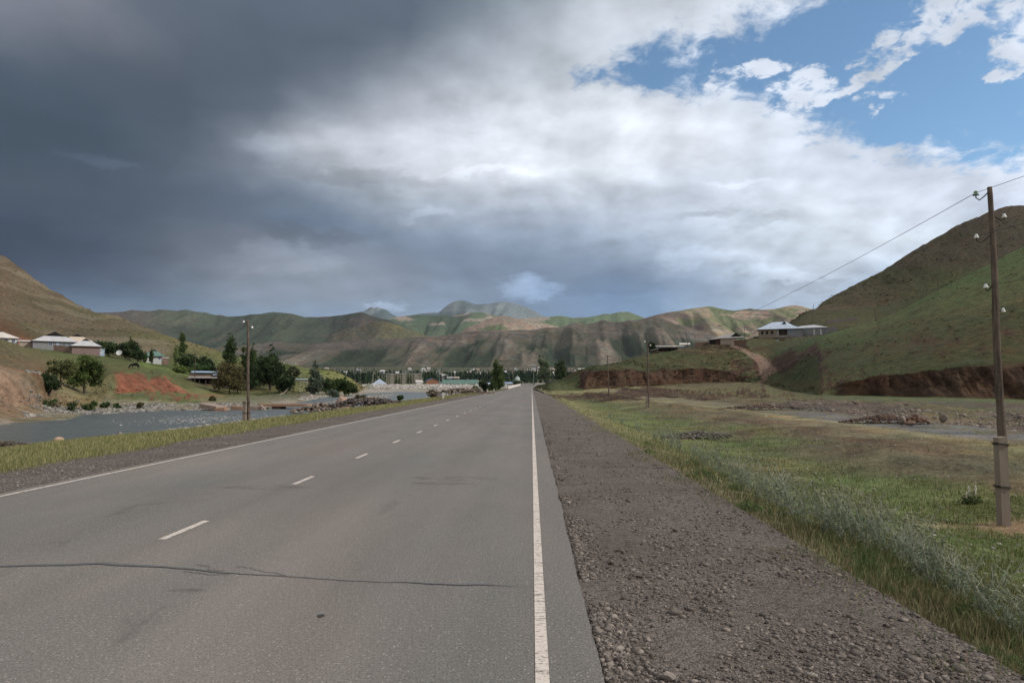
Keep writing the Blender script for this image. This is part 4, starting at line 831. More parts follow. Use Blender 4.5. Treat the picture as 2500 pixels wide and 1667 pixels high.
def house(label, px, D, w, d, h, rh, rz=0.0, wall=None, roofm=None, k=.62, gy=None, over=.6, wins=(), door=None, sidewins=(), group='village houses', z=None, porch=None, name='house', base=-1.2, chim=False):
    p = spot(px, D); 
    if z is not None: p.z = z
    t = thing(name, label, 'house', p, rz, group); rh *= 1.25; h *= .92
    MB().box(-w/2, w/2, -d/2, d/2, base, h).build('wall', wall or M_WGREY, t)
    W = w/2+over; Ld = d/2+over; gy = gy if gy is not None else Ld*.5; z0 = h+.003
    kx = W*(1-k); r = MB()
    V = [(-W,-Ld,z0),(W,-Ld,z0),(W,Ld,z0),(-W,Ld,z0),(-kx,-(Ld-gy),z0+k*rh),(kx,-(Ld-gy),z0+k*rh),(kx,(Ld-gy),z0+k*rh),(-kx,(Ld-gy),z0+k*rh),(0,-(Ld-gy),z0+rh),(0,(Ld-gy),z0+rh)]
    F = [(0,1,5,4),(1,2,6,9,8,5),(2,3,7,6),(3,0,4,8,9,7),(0,3,2,1),(6,7,9)]
    r.add(V, F); ro = r.build('roof', roofm or M_ROOFG, t)
    MB_g = MB(); MB_g.add([(-kx,-(Ld-gy)-.02,z0+k*rh),(kx,-(Ld-gy)-.02,z0+k*rh),(0,-(Ld-gy)-.02,z0+rh)], [(0,1,2)]); MB_g.build('gable', M_DARK, ro)
    if over > .3: MB().box(-W, W, -Ld-.02, -Ld+.04, z0-.14, z0+.02).build('fascia', M_WOOD, ro)
    for (x, zz, ww, hh) in wins: window(t, x, zz, ww, hh, -d/2)
    for (y, zz, ww, hh) in sidewins: window(t, w/2, zz, ww, hh, y, axis='y')
    if door: MB().box(door[0]-door[1]/2, door[0]+door[1]/2, -d/2-.04, -d/2+.02, 0, door[2]).build('door', door[3], t)
    if chim: MB().box(-.3, .3, d*.15, d*.15+.6, h+rh*.5, h+rh+.7).build('chimney', M_BRICK, t)
    return t
def shed(label, px, D, w, d, hf, hb, rz=0.0, wall=None, roofm=None, over=.4, wins=(), group=None, openf=None, name='shed', cat='shed', z=None, base=-1.0, doors=()):
    """single-slope or level-roofed building; hf front height, hb back height"""
    p = spot(px, D)
    if z is not None: p.z = z
    t = thing(name, label, cat, p, rz, group)
    a, b, c, e = -w/2, w/2, -d/2, d/2
    wl = MB()
    V = [(a,c,base),(b,c,base),(b,e,base),(a,e,base),(a,c,hf),(b,c,hf),(b,e,hb),(a,e,hb)]
    if openf is None: wl.add(V, [(0,3,2,1),(4,5,6,7),(0,1,5,4),(1,2,6,5),(2,3,7,6),(3,0,4,7)])
    else:
        th = .3; wl.box(a, b, e-th, e, base, min(hf, hb)-.01); wl.box(a, a+th, c, e-th, base, min(hf, hb)-.01); wl.box(b-th, b, c, e-th, base, min(hf, hb)-.01); wl.box(a+th, b-th, c, e-th, base, .05)
        for i in range(openf):
            x = a+th+(w-2*th)*(i+1)/(openf+1); MB().box(x-.09, x+.09, c, c+.18, 0, min(hf, hb)-.02).build('post', M_WOOD, t)
    wl.build('wall', wall or M_WGREY, t)
    r = MB(); o = over; s = (hb-hf)/d
    r.add([(a-o,c-o,hf-s*o+.01),(b+o,c-o,hf-s*o+.01),(b+o,e+o,hb+s*o+.01),(a-o,e+o,hb+s*o+.01),(a-o,c-o,hf-s*o+.16),(b+o,c-o,hf-s*o+.16),(b+o,e+o,hb+s*o+.16),(a-o,e+o,hb+s*o+.16)], [(0,3,2,1),(4,5,6,7),(0,1,5,4),(1,2,6,5),(2,3,7,6),(3,0,4,7)]); r.build('roof', roofm or M_ROOFG, t)
    for (x, zz, ww, hh) in wins: window(t, x, zz, ww, hh, c)
    for (x, ww, hh, m) in doors: MB().box(x-ww/2, x+ww/2, c-.04, c+.02, 0, hh).build('door', m, t)
    return t
def yaw_of(px): return -math.atan(float(ray(px, 940)[0]))

# ---------------------------------------------------------------- foliage
def m_leaf(name='foliage', sat=1.0, tr=0.3):
    t = NT(name); t.N.remove(t.b); a = t.attr(); out = t.N['Material Output']
    df = t.N.new('ShaderNodeBsdfDiffuse'); tl = t.N.new('ShaderNodeBsdfTranslucent'); mx = t.N.new('ShaderNodeMixShader'); mx.inputs[0].default_value = tr
    t.L.new(a, df.inputs[0]); t.L.new(t.scale(a, 1.3), tl.inputs[0]); t.L.new(df.outputs[0], mx.inputs[1]); t.L.new(tl.outputs[0], mx.inputs[2]); t.L.new(mx.outputs[0], out.inputs[0]); return t.m
M_LEAF = m_leaf(); M_BARK = mat_plain('bark', alb(74, 64, 54), .95, .35, 6, bump=.5, st=(1, 1, .25))
def leaf_quads(P, size, colors, rng, aspect=1.6, up=0.3):
    n = len(P); a = rng.normal(size=(n, 3)); a[:, 2] += up*rng.normal(size=n); a /= np.linalg.norm(a, axis=1)[:, None]
    b = rng.normal(size=(n, 3)); b -= a*(a*b).sum(1)[:, None]; b /= np.linalg.norm(b, axis=1)[:, None]
    s = (size*(0.6+0.8*rng.random(n)))[:, None]; a = a*s*aspect*.5; b = b*s*.5
    V = np.stack([P-a, P-b*.9, P+a, P+b*.9], 1).reshape(-1, 3); F = np.arange(4*n).reshape(n, 4); C = np.repeat(colors, 4, 0); return V, F, C
def crown_points(blobs, n, rng, clumps=60, csize=.22, shell=.55):
    """leaf positions in clumps spread through ellipsoids (x,y,z,rx,ry,rz)"""
    vol = np.array([b[3]*b[4]*b[5] for b in blobs])**.8; pick = rng.choice(len(blobs), clumps, p=vol/vol.sum()); B = np.array(blobs)[pick]
    d = rng.normal(size=(clumps, 3)); d /= np.linalg.norm(d, axis=1)[:, None]; r = (shell+(1-shell)*rng.random(clumps))[:, None]
    c = B[:, :3] + d*r*B[:, 3:6]; cs = B[:, 3:6].mean(1)*csize*2.0*(0.6+.8*rng.random(clumps)); tone = rng.normal(size=clumps)
    q = rng.choice(clumps, n, p=cs**1.5/(cs**1.5).sum()); P = c[q] + rng.normal(size=(n, 3))*cs[q][:, None]*np.array([.5, .5, .42]); return P, tone[q]
YTOP = {443: 800, 560: 806, 605: 830, 661: 836, 637: 855, 674: 858, 1217: 873, 317: 818, 206: 865, 660: 868, 768: 877, 1328: 863, 1366: 870, 370: 843, 264: 835, 312: 832}
def tree(label, px, D, H, blobs, cols, n=2500, leaf=.3, clumps=70, seed=1, name='tree', cat='tree', trunk_r=.14, group=None, csize=.22, lean=(0, 0), limbs=6, bark=None, loc=None, shell=.5, trunk_h=None, up=.3):
    rng = np.random.default_rng(seed); p = loc if loc is not None else spot(px, D)
    if px in YTOP:
        g = (at(px, YTOP[px], D).z-p.z)/max(b[2]+b[5]*.95 for b in blobs); blobs = [(b[0], b[1], b[2]*g, b[3], b[4], b[5]*g) for b in blobs]; H *= g
    t = thing(name, label, cat, p, 0, group)
    th = trunk_h if trunk_h else H*.8
    m = MB(); random.seed(seed); pts = [(lean[0]*k*H+.04*H*math.sin(k*4+seed)*.3, lean[1]*k*H, -.3+k*(th+.3)) for k in np.linspace(0, 1, 7)]
    m.tube(pts, [trunk_r*(1.25-1.05*k) for k in np.linspace(0, 1, 7)], 7)
    for i in range(limbs):
        k = .3+.5*i/max(1, limbs); b = Vector(pts[min(6, int(k*6))]); bl = blobs[i % len(blobs)]; a = i*2.4+seed
        e = Vector((bl[0]+bl[3]*.6*math.cos(a), bl[1]+bl[4]*.6*math.sin(a), bl[2]+bl[5]*.3*math.sin(a*1.7))); md = (b+e)/2+Vector((0, 0, -.04*H)); m.tube([b, md, e], [trunk_r*.45, trunk_r*.3, trunk_r*.1], 5)
    m.build('trunk', bark or M_BARK, t)
    P, tone = crown_points(blobs, n, rng, clumps, csize, shell); c0, c1 = np.array(alb(*cols[0])), np.array(alb(*cols[1]))
    f = np.clip(.5+.28*tone+.22*rng.normal(size=n), 0, 1)[:, None]; C = c0*(1-f)+c1*f; V, F, CC = leaf_quads(P, leaf, C, rng, up=up)
    mesh_np('crown', V, F, M_LEAF, CC, parent=t); return t
def poplar(label, px, D, H, W, cols, seed=1, n=2200, leaf=.35, group=None, lean=(0, 0), multi=1, name='poplar_tree', base=.12, loc=None):
    rng = np.random.default_rng(seed); bl = []
    for j in range(multi):
        ox = (j-(multi-1)/2)*W*.42 if multi > 1 else 0; Hj = H*(1-.14*rng.random()*(multi > 1)); 
        for k in np.linspace(base, .95, 7):
            r = W*.5*(math.sin(math.pi*min(1, (k*.86+.12)))**.7)*(1 if multi == 1 else .62); bl.append((ox+lean[0]*Hj*k*k, lean[1]*Hj*k*k, Hj*k, r, r, Hj*.11))
    return tree(label, px, D, H, bl, cols, n=n, leaf=leaf, clumps=90 if multi == 1 else 150, seed=seed, name=name, cat='poplar', trunk_r=.012*H+.05, group=group, csize=.30, limbs=3, shell=.35, loc=loc, trunk_h=H*.75)
def bush(label, px, D, w, h, cols, seed=1, n=900, leaf=.16, group=None, name='bush', loc=None, cat='bush'):
    rng = np.random.default_rng(seed); p = loc if loc is not None else spot(px, D); t = thing(name, label, cat, p, 0, group)
    bl = [(rng.uniform(-.28, .28)*w, rng.uniform(-.25, .25)*w, h*rng.uniform(.35, .62), w*.28, w*.26, h*.36) for _ in range(6)]
    m = MB()
    for i in range(5): b = bl[i]; m.tube([(b[0]*.2, b[1]*.2, -.1), (b[0]*.7, b[1]*.7, b[2]*.6), (b[0], b[1], b[2])], [.03*h/1.2+.01, .02*h/1.2+.006, .008], 4)
    m.build('stem', M_BARK, t); P, tone = crown_points(bl, n, rng, 40, .25, .4); P[:, 2] = np.abs(P[:, 2]); c0, c1 = np.array(alb(*cols[0])), np.array(alb(*cols[1]))
    f = np.clip(.5+.28*tone+.22*rng.normal(size=n), 0, 1)[:, None]; V, F, CC = leaf_quads(P, leaf, c0*(1-f)+c1*f, rng); mesh_np('foliage', V, F, M_LEAF, CC, parent=t); return t
def stone_mesh(rng, n, cen, size, flat=.6, cols=None):
    """many irregular stones as one sheet of little solids"""
    ph = (1+5**.5)/2; I = np.array([(-1,ph,0),(1,ph,0),(-1,-ph,0),(1,-ph,0),(0,-1,ph),(0,1,ph),(0,-1,-ph),(0,1,-ph),(ph,0,-1),(ph,0,1),(-ph,0,-1),(-ph,0,1)])/1.9
    IF = np.array([(0,11,5),(0,5,1),(0,1,7),(0,7,10),(0,10,11),(1,5,9),(5,11,4),(11,10,2),(10,7,6),(7,1,8),(3,9,4),(3,4,2),(3,2,6),(3,6,8),(3,8,9),(4,9,5),(2,4,11),(6,2,10),(8,6,7),(9,8,1)])
    V = I[None]*(1+.8*(rng.random((n, 12, 1))-.5)); sc = np.stack([1+.5*rng.random(n), .7+.5*rng.random(n), flat*(.7+.6*rng.random(n))], -1)*.5; V = V*sc[:, None]*size[:, None, None]
    a = rng.random(n)*6.28; ca, sa = np.cos(a)[:, None], np.sin(a)[:, None]; x = V[..., 0]*ca-V[..., 1]*sa; y = V[..., 0]*sa+V[..., 1]*ca; V = np.stack([x, y, V[..., 2]], -1)+cen[:, None]
    F = (np.arange(n)[:, None, None]*12+IF[None]).reshape(-1, 3); C = np.repeat(cols, 12, 0) if cols is not None else None; return V.reshape(-1, 3), F, C
def m_stone():
    t = NT('stone'); n = t.noise(14, 5, .7); n2 = t.noise(2, 5, .6); return t.done(t.scale(t.attr(), t.math('MULTIPLY', t.rng(n, .3, .7, .75, 1.2), t.rng(n2, .3, .7, .85, 1.12))), .95, .15, t.bump(n, .4, .03))
M_STONE = m_stone()
def stones(name, X, Y, Z, size, c0, c1, seed=1, flat=.6, kind='stuff', label=None, sink=.15):
    rng = np.random.default_rng(seed); n = len(X); f = np.clip(rng.normal(.5, .3, n), 0, 1.2)[:, None]; C = np.array(alb(*c0))*(1-f)+np.array(alb(*c1))*f
    V, F, CC = stone_mesh(rng, n, np.stack([X, Y, Z+size*(.25-sink)], -1), size, flat, C); o = mesh_np(name, V, F, M_STONE, CC); set_props(o, label, name.replace('_', ' ') if label else None, kind=kind); return o
def boulder(label, loc, sx, sy, sz, col, seed=1, rz=0, name='boulder', tilt=0, group=None):
    rng = np.random.default_rng(seed); bm = bmesh.new(); bmesh.ops.create_icosphere(bm, subdivisions=4, radius=1)
    pl = [(rng.normal(size=3), rng.uniform(.55, .9)) for _ in range(9)]
    for v in bm.verts:
        c = np.array(v.co)
        for nrm, dd in pl:
            nn = nrm/np.linalg.norm(nrm); s = c @ nn
            if s > dd: c = c - nn*(s-dd)*.85
        c = c*(1+.16*(float(fbm(np.array(c[0]*2+seed), np.array(c[1]*2+c[2]*2.3), 4, seed))-.5)); v.co = c*np.array([sx, sy, sz])/2
    me = bpy.data.meshes.new(name); bm.to_mesh(me); bm.free(); ca = me.color_attributes.new('Col', 'FLOAT_COLOR', 'POINT')
    c = alb(*col); ca.data.foreach_set('color', np.tile(np.array([*c, 1], np.float32), len(me.vertices)))
    me.materials.append(M_STONE); o = bpy.data.objects.new(name, me); COL.objects.link(o); o.location = loc; o.rotation_euler = (0, tilt, rz); set_props(o, label, 'rock', group); return o
# ---------------------------------------------------------------- poles and wires
def m_polewood():
    t = NT('pole_wood'); tc = t.N.new('ShaderNodeTexCoord'); n = t.noise(9, 6, .7, vec=tc.outputs['Object'], st=(1, 1, .12)); n2 = t.noise(2.2, 4, .6, vec=tc.outputs['Object']); k = t.noise(26, 4, .7, vec=tc.outputs['Object'], st=(1, 1, .5))
    c = t.mix(t.rng(n, .3, .7, 0, 1), alb(50, 40, 35), alb(122, 106, 94)); return t.done(t.scale(c, t.rng(n2, .3, .7, .78, 1.2)), .92, .15, t.bump(t.math('ADD', n, k), .9, .02))
M_POLE = m_polewood(); M_IRON = mat_plain('rusty_iron', alb(44, 38, 36), .7, .2, 20, metal=.3); M_PORC = mat_plain('porcelain', alb(226, 228, 226), .25, .05, 5, spec=.6); M_GGLASS = mat_plain('green_glass', alb(96, 132, 108), .15, .1, 5, spec=.8)
M_STUB = mat_plain('stub_concrete', alb(134, 119, 106), .9, .16, 5, bump=.3, st=(1, 1, .3))
def insulator(t, base, side, drop, reach, mat, sc=1.0):
    """curved iron hook carrying a bell-shaped insulator"""
    b = Vector(base); pts = [b, b+Vector((side*reach*.35, 0, -drop*.55)), b+Vector((side*reach*.72, 0, -drop)), b+Vector((side*reach, 0, -drop*.7)), b+Vector((side*reach, 0, -drop*.1))]
    h = MB().tube(pts, .012*sc, 6).build('hook', M_IRON, t, True)
    e = pts[-1]+Vector((0, 0, -.05*sc)); MB().lathe([(.03*sc, 0), (.062*sc, .005), (.055*sc, .035*sc), (.03*sc, .05*sc), (.042*sc, .062*sc), (.036*sc, .09*sc), (.015*sc, .105*sc)], (e.x, e.y, e.z), 14).build('insulator', mat, h, True); return Vector(t.location)+e+Vector((0, 0, .06*sc))
def pole(label, base, top, r0, r1, stub=None, lift=0.0, group='wooden utility poles', n=12, hooks=(), crossarm=None, seed=1, rings=True):
    random.seed(seed); b = Vector(base); tp = Vector(top)-b; t = thing('utility_pole', label, 'utility pole', b, 0, group)
    m = MB(); k = 34; pts = [(tp.x*q + .006*math.sin(q*9+seed)*tp.z*.3, tp.y*q, lift*(1-q)+tp.z*q) for q in np.linspace(0, 1, k)]
    m.tube(pts, [(r0*(1-q)+r1*q)*(1+.10*(float(vnoise(np.array(q*30.), np.array(seed*1.), 3))-.5)) for q in np.linspace(0, 1, k)], n, wob=.05); m.build('shaft', M_POLE, t, True)
    if stub:
        sx, w, h = stub; s = MB(); lx, ly = sx, -r0-w*.5-.01
        s.v += [(lx-w/2, ly-w/2, -.5), (lx+w/2, ly-w/2, -.5), (lx+w/2, ly+w/2, -.5), (lx-w/2, ly+w/2, -.5), (lx-w/2*.93, ly-w/2*.93, h-.02), (lx+w/2*.93, ly-w/2*.93, h), (lx+w/2*.93, ly+w/2*.93, h), (lx-w/2*.93, ly+w/2*.93, h-.02)]
        s.f += [(0,3,2,1),(4,5,6,7),(0,1,5,4),(1,2,6,5),(2,3,7,6),(3,0,4,7)]; so = s.build('concrete_stub', M_STUB, t)
        if rings:
            for hz in (h*.42, h*.90):
                R0 = r0*1.1; e = .012
                ring = [(lx-w/2-e, ly-w/2-e, hz+.02), (lx+w/2+e, ly-w/2-e, hz), (R0+e+tp.x*hz/tp.z, 0, hz-.03), (tp.x*hz/tp.z, R0+e, hz-.02), (lx-w/2-e, ly+w/2+e, hz+.02), (lx-w/2-e, ly-w/2-e, hz+.02)]
                for dz in (0, .022): MB().tube([(a, c, d+dz) for a, c, d in ring], .008, 5).build('wire_binding', M_IRON, t)
    if crossarm: MB().beam((tp.x-crossarm, tp.y-.12, tp.z-.15), (tp.x+crossarm, tp.y-.12, tp.z-.15), .1, .1).build('crossarm', M_POLE, t)
    ends = []
    for (zf, side, drop, reach, mat, sc) in hooks:
        q = zf; x0 = tp.x*q+side*(r0*(1-q)+r1*q)*.9; ends.append(insulator(t, (x0, tp.y*q, tp.z*q), side, drop, reach, mat, sc))
    return ends
D1 = 12.5
b1 = at(2436, 1279, D1); t1 = at(2417, 457, D1); bb = at(2449, 1190, D1)
base1 = Vector((bb.x+.02, D1, gz(b1.x, D1))); hz = t1.z-base1.z
E1 = pole('nearest wooden utility pole strapped to a square concrete stub', base1, t1, .072, .042, stub=(b1.x-base1.x, .155, (940-1075+339)/1667*D1+.02), lift=.66, n=20,
     hooks=[((at(2415, 470, D1).z-base1.z)/hz, -1, .14, .22, M_GGLASS, .85), ((at(2420, 526, D1).z-base1.z)/hz, 1, .10, .19, M_PORC, .7), ((at(2420, 575, D1).z-base1.z)/hz, -1, .13, .24, M_PORC, .7), ((at(2424, 697, D1).z-base1.z)/hz, -1, .10, .11, M_PORC, .7), ((at(2432, 757, D1).z-base1.z)/hz, 1, .03, .08, M_PORC, .7)])
def mid_pole(label, px, D, ytop, xtop=None, r=.1, stub=True, hooks=True, **kw):
    b = spot(px, D); tp = at(xtop if xtop else px, ytop, D)
    h = tp.z-b.z
    return pole(label, b, tp, r, r*.65, stub=(-.15, .2, 1.3) if stub else None, hooks=[(.985, -1, .12, .2, M_PORC, 1.3), (.93, 1, .12, .2, M_PORC, 1.3)] if hooks else (), n=8, **kw)
E2 = mid_pole('wooden pole with a concrete stub in the right-hand field before the red bluff', 1583, 64, 831, 1581, r=.095)
E3 = mid_pole('wooden pole with a short crossarm in front of the red cliff', 1487, 112, 867, 1483, r=.11, stub=False, hooks=False, crossarm=.45)
EL = mid_pole('dark wooden pole with a concrete stub on the grass verge left of the road', 606, 42, 781, 605, r=.11)
for lab, px, D, yt, xt, r in [
    ('bare pole on the left end of the bluff, taller of the two there', 1520, 232, 835, 1517, .11), ('short bare pole beside the taller one on the bluff', 1527, 236, 862, 1526, .09), ('short bare pole left of the barn with the sheet roof', 1572, 246, 850, 1570, .09),
    ('leaning pole between the barn and the mud wall on the bluff', 1680, 292, 808, 1674, .12), ('pole behind the shed with the dark gable', 1818, 306, 797, 1817, .11), ('tall pole behind the grey flat house', 1983, 328, 743, 1986, .15),
    ('short leaning pole standing on the green spur above the flat house', 2140, 224, 755, 2134, .13), ('pole on the crest of the green spur below the big hill', 2290, 214, 680, 2290, .11),
    ('thin pole in front of the pink-walled house', 229, 236, 815, 230, .11), ('thin pole right of the green-roofed house', 395, 252, 850, 395, .1), ('tall thin pole at the left corner of the open shed', 475, 186, 857, 477, .1), ('thin pole rising behind the grey-roofed house', 137, 262, 806, 137, .08)]:
    mid_pole(lab, px, D, yt, xt, r=r, stub=False, hooks=False, rings=False)
M_WIRE = mat_plain('wire', alb(62, 62, 66), .5, .05, 5, metal=.5)
def wire(a, b, sag, label, r=.006, n=40):
    a = Vector(a); b = Vector(b); pts = []
    for i in range(n+1):
        q = i/n; p = a.lerp(b, q); p.z -= sag*4*q*(1-q); pts.append(p)
    o = MB().tube(pts, r, 5).build('wire', M_WIRE); set_props(o, label, 'wire', 'overhead wires of the pole line')
wire(E1[0], E2[0], .9, 'long overhead wire sagging from the nearest pole to the next pole in the field', .0055)
wire(E1[0], (7.6, -36, 6.1), 1.0, 'wire leaving the top green insulator towards the upper right', .0045)
wire(E1[2], (8.0, -36, 5.4), .9, 'wire from the lower left white insulator running off to the right', .004)
wire(E1[3], (8.0, -36, 4.3), .7, 'thin wire from the small insulator left of the pole shaft', .003)
wire(E1[4], (8.6, -36, 4.2), .8, 'lowest thin wire running right from the pole', .003)

# ---------------------------------------------------------------- houses on the left
WY = [(1.0, .9, 1.1, 1.2)]
house('pale-roofed house cut off by the left edge, topmost on the left slope', -22, 238, 14, 11, 2.9, 2.9, yaw_of(0)+.15, M_WWHITE, M_ROOFW, wins=[(3.4, .9, 1.3, 1.4), (5.6, .9, 1.0, 1.4), (1.0, .9, 1.3, 1.4)], z=at(0, 844, 238).z)
house('house with a large grey hipped roof and pale blue right wing', 130, 246, 13.4, 12, 2.7, 3.0, yaw_of(130)+.10, M_WGREY, M_ROOFG, k=.55, wins=[(4.2, .9, .9, 1.3), (5.8, .9, .9, 1.3), (2.6, .8, 1.0, 1.3), (-1.5, .9, 1.2, 1.3)], z=at(130, 852, 246).z, door=(.6, 1.0, 2.0, M_WBLUE))
house('cream-roofed house standing behind the pink-walled one', 184, 268, 12.5, 10, 3.0, 2.9, yaw_of(184)+.12, M_WGREY, M_ROOFC, k=.7, wins=[(-2, .9, 1.2, 1.3), (2, .9, 1.2, 1.3)], z=at(184, 855, 268).z)
house('grey-roofed house with a blank pinkish front wall', 207, 233, 8.2, 8, 2.6, 2.2, yaw_of(207)+.08, M_WPINK, M_ROOFG, k=.7, z=at(207, 863, 233).z)
shed('pale blue gate building right of the pink wall', 246, 235, 2.2, 3, 1.9, 2.1, yaw_of(246), M_WBLUE, M_ROOFW, over=.15, z=at(246, 865, 235).z, doors=[(0, 1.2, 1.7, M_FRAME)], cat='gate')
shed('low grey-roofed shed between the two left houses', 73, 242, 6.4, 4, 1.4, 1.9, yaw_of(73), M_WBEIGE, M_ROOFW, z=at(73, 844, 242).z)
shed('dark green flat-roofed building behind the trees', 247, 270, 7.6, 6, 2.0, 2.2, yaw_of(247), mat_plain('green_paint', alb(40, 66, 54), .8, .2, 2), M_ROOFGR, z=at(247, 848, 270).z, name='outbuilding', cat='outbuilding')
house('small house with a sea-green roof and whitewashed corner', 374, 256, 6.6, 6.5, 2.2, 2.1, yaw_of(374)+.1, M_WWHITE, M_ROOFGR, k=.75, wins=[(1.7, .7, .8, 1.0)], z=at(374, 883, 256).z, door=(-1.2, 1.2, 1.8, M_DARK))
shed('tiny hut with a pale roof and brick wall right of the green-roofed house', 403, 252, 2.0, 2, 1.5, 1.7, yaw_of(403), M_BRICK, M_ROOFW, over=.15, z=at(403, 884, 252).z)
def dish():
    b = at(291, 868, 232); t = thing('satellite_dish', 'big white satellite dish between the dark trees on the left', 'satellite dish', b, 0)
    m = MB(); n = 20; V = [(0, 0, 0)]; F = []
    for i in range(1, 5):
        r = i*.24
        for k in range(n): a = 2*math.pi*k/n; V.append((r*math.cos(a), r*math.sin(a), r*r*.28))
    for k in range(n): F.append((0, 1+k, 1+(k+1) % n))
    for i in range(3):
        for k in range(n): F.append((1+i*n+k, 1+(i+1)*n+k, 1+(i+1)*n+(k+1) % n, 1+i*n+(k+1) % n))
    rot = Matrix.Rotation(R(68), 3, 'X') @ Matrix.Rotation(R(10), 3, 'Y'); m.add([Vector(rot @ Vector(v))+Vector((0, 0, .95)) for v in V], F); m.build('dish', M_WWHITE, t, True)
    MB().tube([(0, .3, -.5), (0, .25, .9)], .05, 6).build('mast', M_IRON, t); MB().tube([(0, .1, .5), (0, -.7, 1.0)], .02, 5).build('feed_arm', M_IRON, t)
dish()
def brickwall(label, pxa, pxb, D, h, ya, yb, mat, name='wall', cat='wall', D2=None):
    a = at(pxa, ya, D); b = at(pxb, yb, D2 or D); t = MB(); d = (b-a); L = d.length; n = 8; nrm = Vector((-d.y, d.x, 0)).normalized()*.18; V = []
    for i in range(n+1):
        p = a.lerp(b, i/n); hh = h*(1+.08*(random.random()-.5)); V += [p-nrm-Vector((0, 0, 1.2)), p+nrm-Vector((0, 0, 1.2)), p+nrm+Vector((0, 0, hh)), p-nrm+Vector((0, 0, hh))]
    F = [(i*4+k, i*4+(k+1) % 4, i*4+4+(k+1) % 4, i*4+4+k) for i in range(n) for k in range(4)]+[(0, 1, 2, 3), (n*4+3, n*4+2, n*4+1, n*4)]
    o = MB(); o.add(V, F); o = o.build(name, mat); set_props(o, label, cat); return o
brickwall('low brick garden wall in front of the grey-roofed house', 131, 178, 230, 1.6, 853, 858, M_BRICK)
brickwall('short mud wall left of the grey-roofed house', 92, 107, 240, 1.2, 848, 850, M_MUDB)
# open shed on the lower slope
def farm_shed():
    D = 190; b = at(507, 938, D); t = thing('farm_shed', 'open-fronted red brick farm shed with porch roof by the river trees', 'shed', b, yaw_of(507)+.05)
    w = 8.0; MB().box(-4.6, 5.0, 1.6, 5.0, -1, 2.9).build('wall', M_BRICK, t); MB().box(-4.5, -4.2, -1.6, 1.6, -1, 1.75).build('wall', M_BRICK, t); MB().box(2.7, 5.0, -1.6, 1.6, -1, 1.9).build('wall', M_BRICK, t); MB().box(-4.2, 2.7, -1.5, 1.6, -1, .02).build('floor', M_MUDB, t)
    MB().box(-4.2, 2.7, 1.5, 1.6, 0, 1.7).build('dark_backing', M_DARK, t)  # near-black panel over the brick stands in for shade inside the shed
    for x in (-4.0, -2.2, -.6, 1.2, 2.5): MB().box(x-.09, x+.09, -1.6, -1.42, -.6, 1.7).build('post', M_WOOD, t)
    r = MB(); r.add([(-5.0, -2.2, 1.68), (3.0, -2.2, 1.68), (3.0, 1.58, 2.15), (-5.0, 1.58, 2.15), (-5.0, -2.2, 1.78), (3.0, -2.2, 1.78), (3.0, 1.58, 2.25), (-5.0, 1.58, 2.25)], [(0,3,2,1),(4,5,6,7),(0,1,5,4),(1,2,6,5),(2,3,7,6),(3,0,4,7)]); r.build('porch_roof', M_ROOFD, t)
    r = MB(); r.add([(-4.2, 1.0, 3.25), (4.2, 1.0, 3.25), (4.2, 5.4, 3.75), (-4.2, 5.4, 3.75), (-4.2, 1.0, 3.35), (4.2, 1.0, 3.35), (4.2, 5.4, 3.85), (-4.2, 5.4, 3.85)], [(0,3,2,1),(4,5,6,7),(0,1,5,4),(1,2,6,5),(2,3,7,6),(3,0,4,7)]); r.build('roof', M_ROOFLB, t)
    for x in (-3.9, -2.6, -1.2, .3, 1.8, 3.2): MB().box(x-.06, x+.06, 1.7, 1.82, 2.9, 3.3).build('prop', M_WOOD, t)
    for (x, y, z, a) in ((2.3, .6, 2.5, .2), (4.0, .2, 2.6, -.15), (4.6, 1.4, 3.1, .3)):
        s = MB(); s.add([(x-1.0, y-.6, z), (x+1.0, y-.6, z+a), (x+1.0, y+.8, z+.35+a), (x-1.0, y+.8, z+.35)], [(0, 1, 2, 3)]); s.v += [(p[0], p[1], p[2]+.05) for p in s.v[:4]]; s.f += [(7, 6, 5, 4), (0, 4, 5, 1), (1, 5, 6, 2), (2, 6, 7, 3), (3, 7, 4, 0)]; s.build('loose_roof_sheet', M_ROOFLB, t)
farm_shed()
shed('small yellowish house with a pale sheet roof half hidden by trees', 733, 268, 6.6, 5, 3.1, 3.3, yaw_of(733), mat_plain('yellow_plaster', alb(150, 142, 104), .9, .2, 1.5), M_ROOFB, z=at(733, 946, 268).z, wins=[(-1.8, 1.0, 1.0, 1.2), (.2, 1.0, 1.0, 1.2), (2.1, 1.0, 1.0, 1.2)], name='house', cat='house')

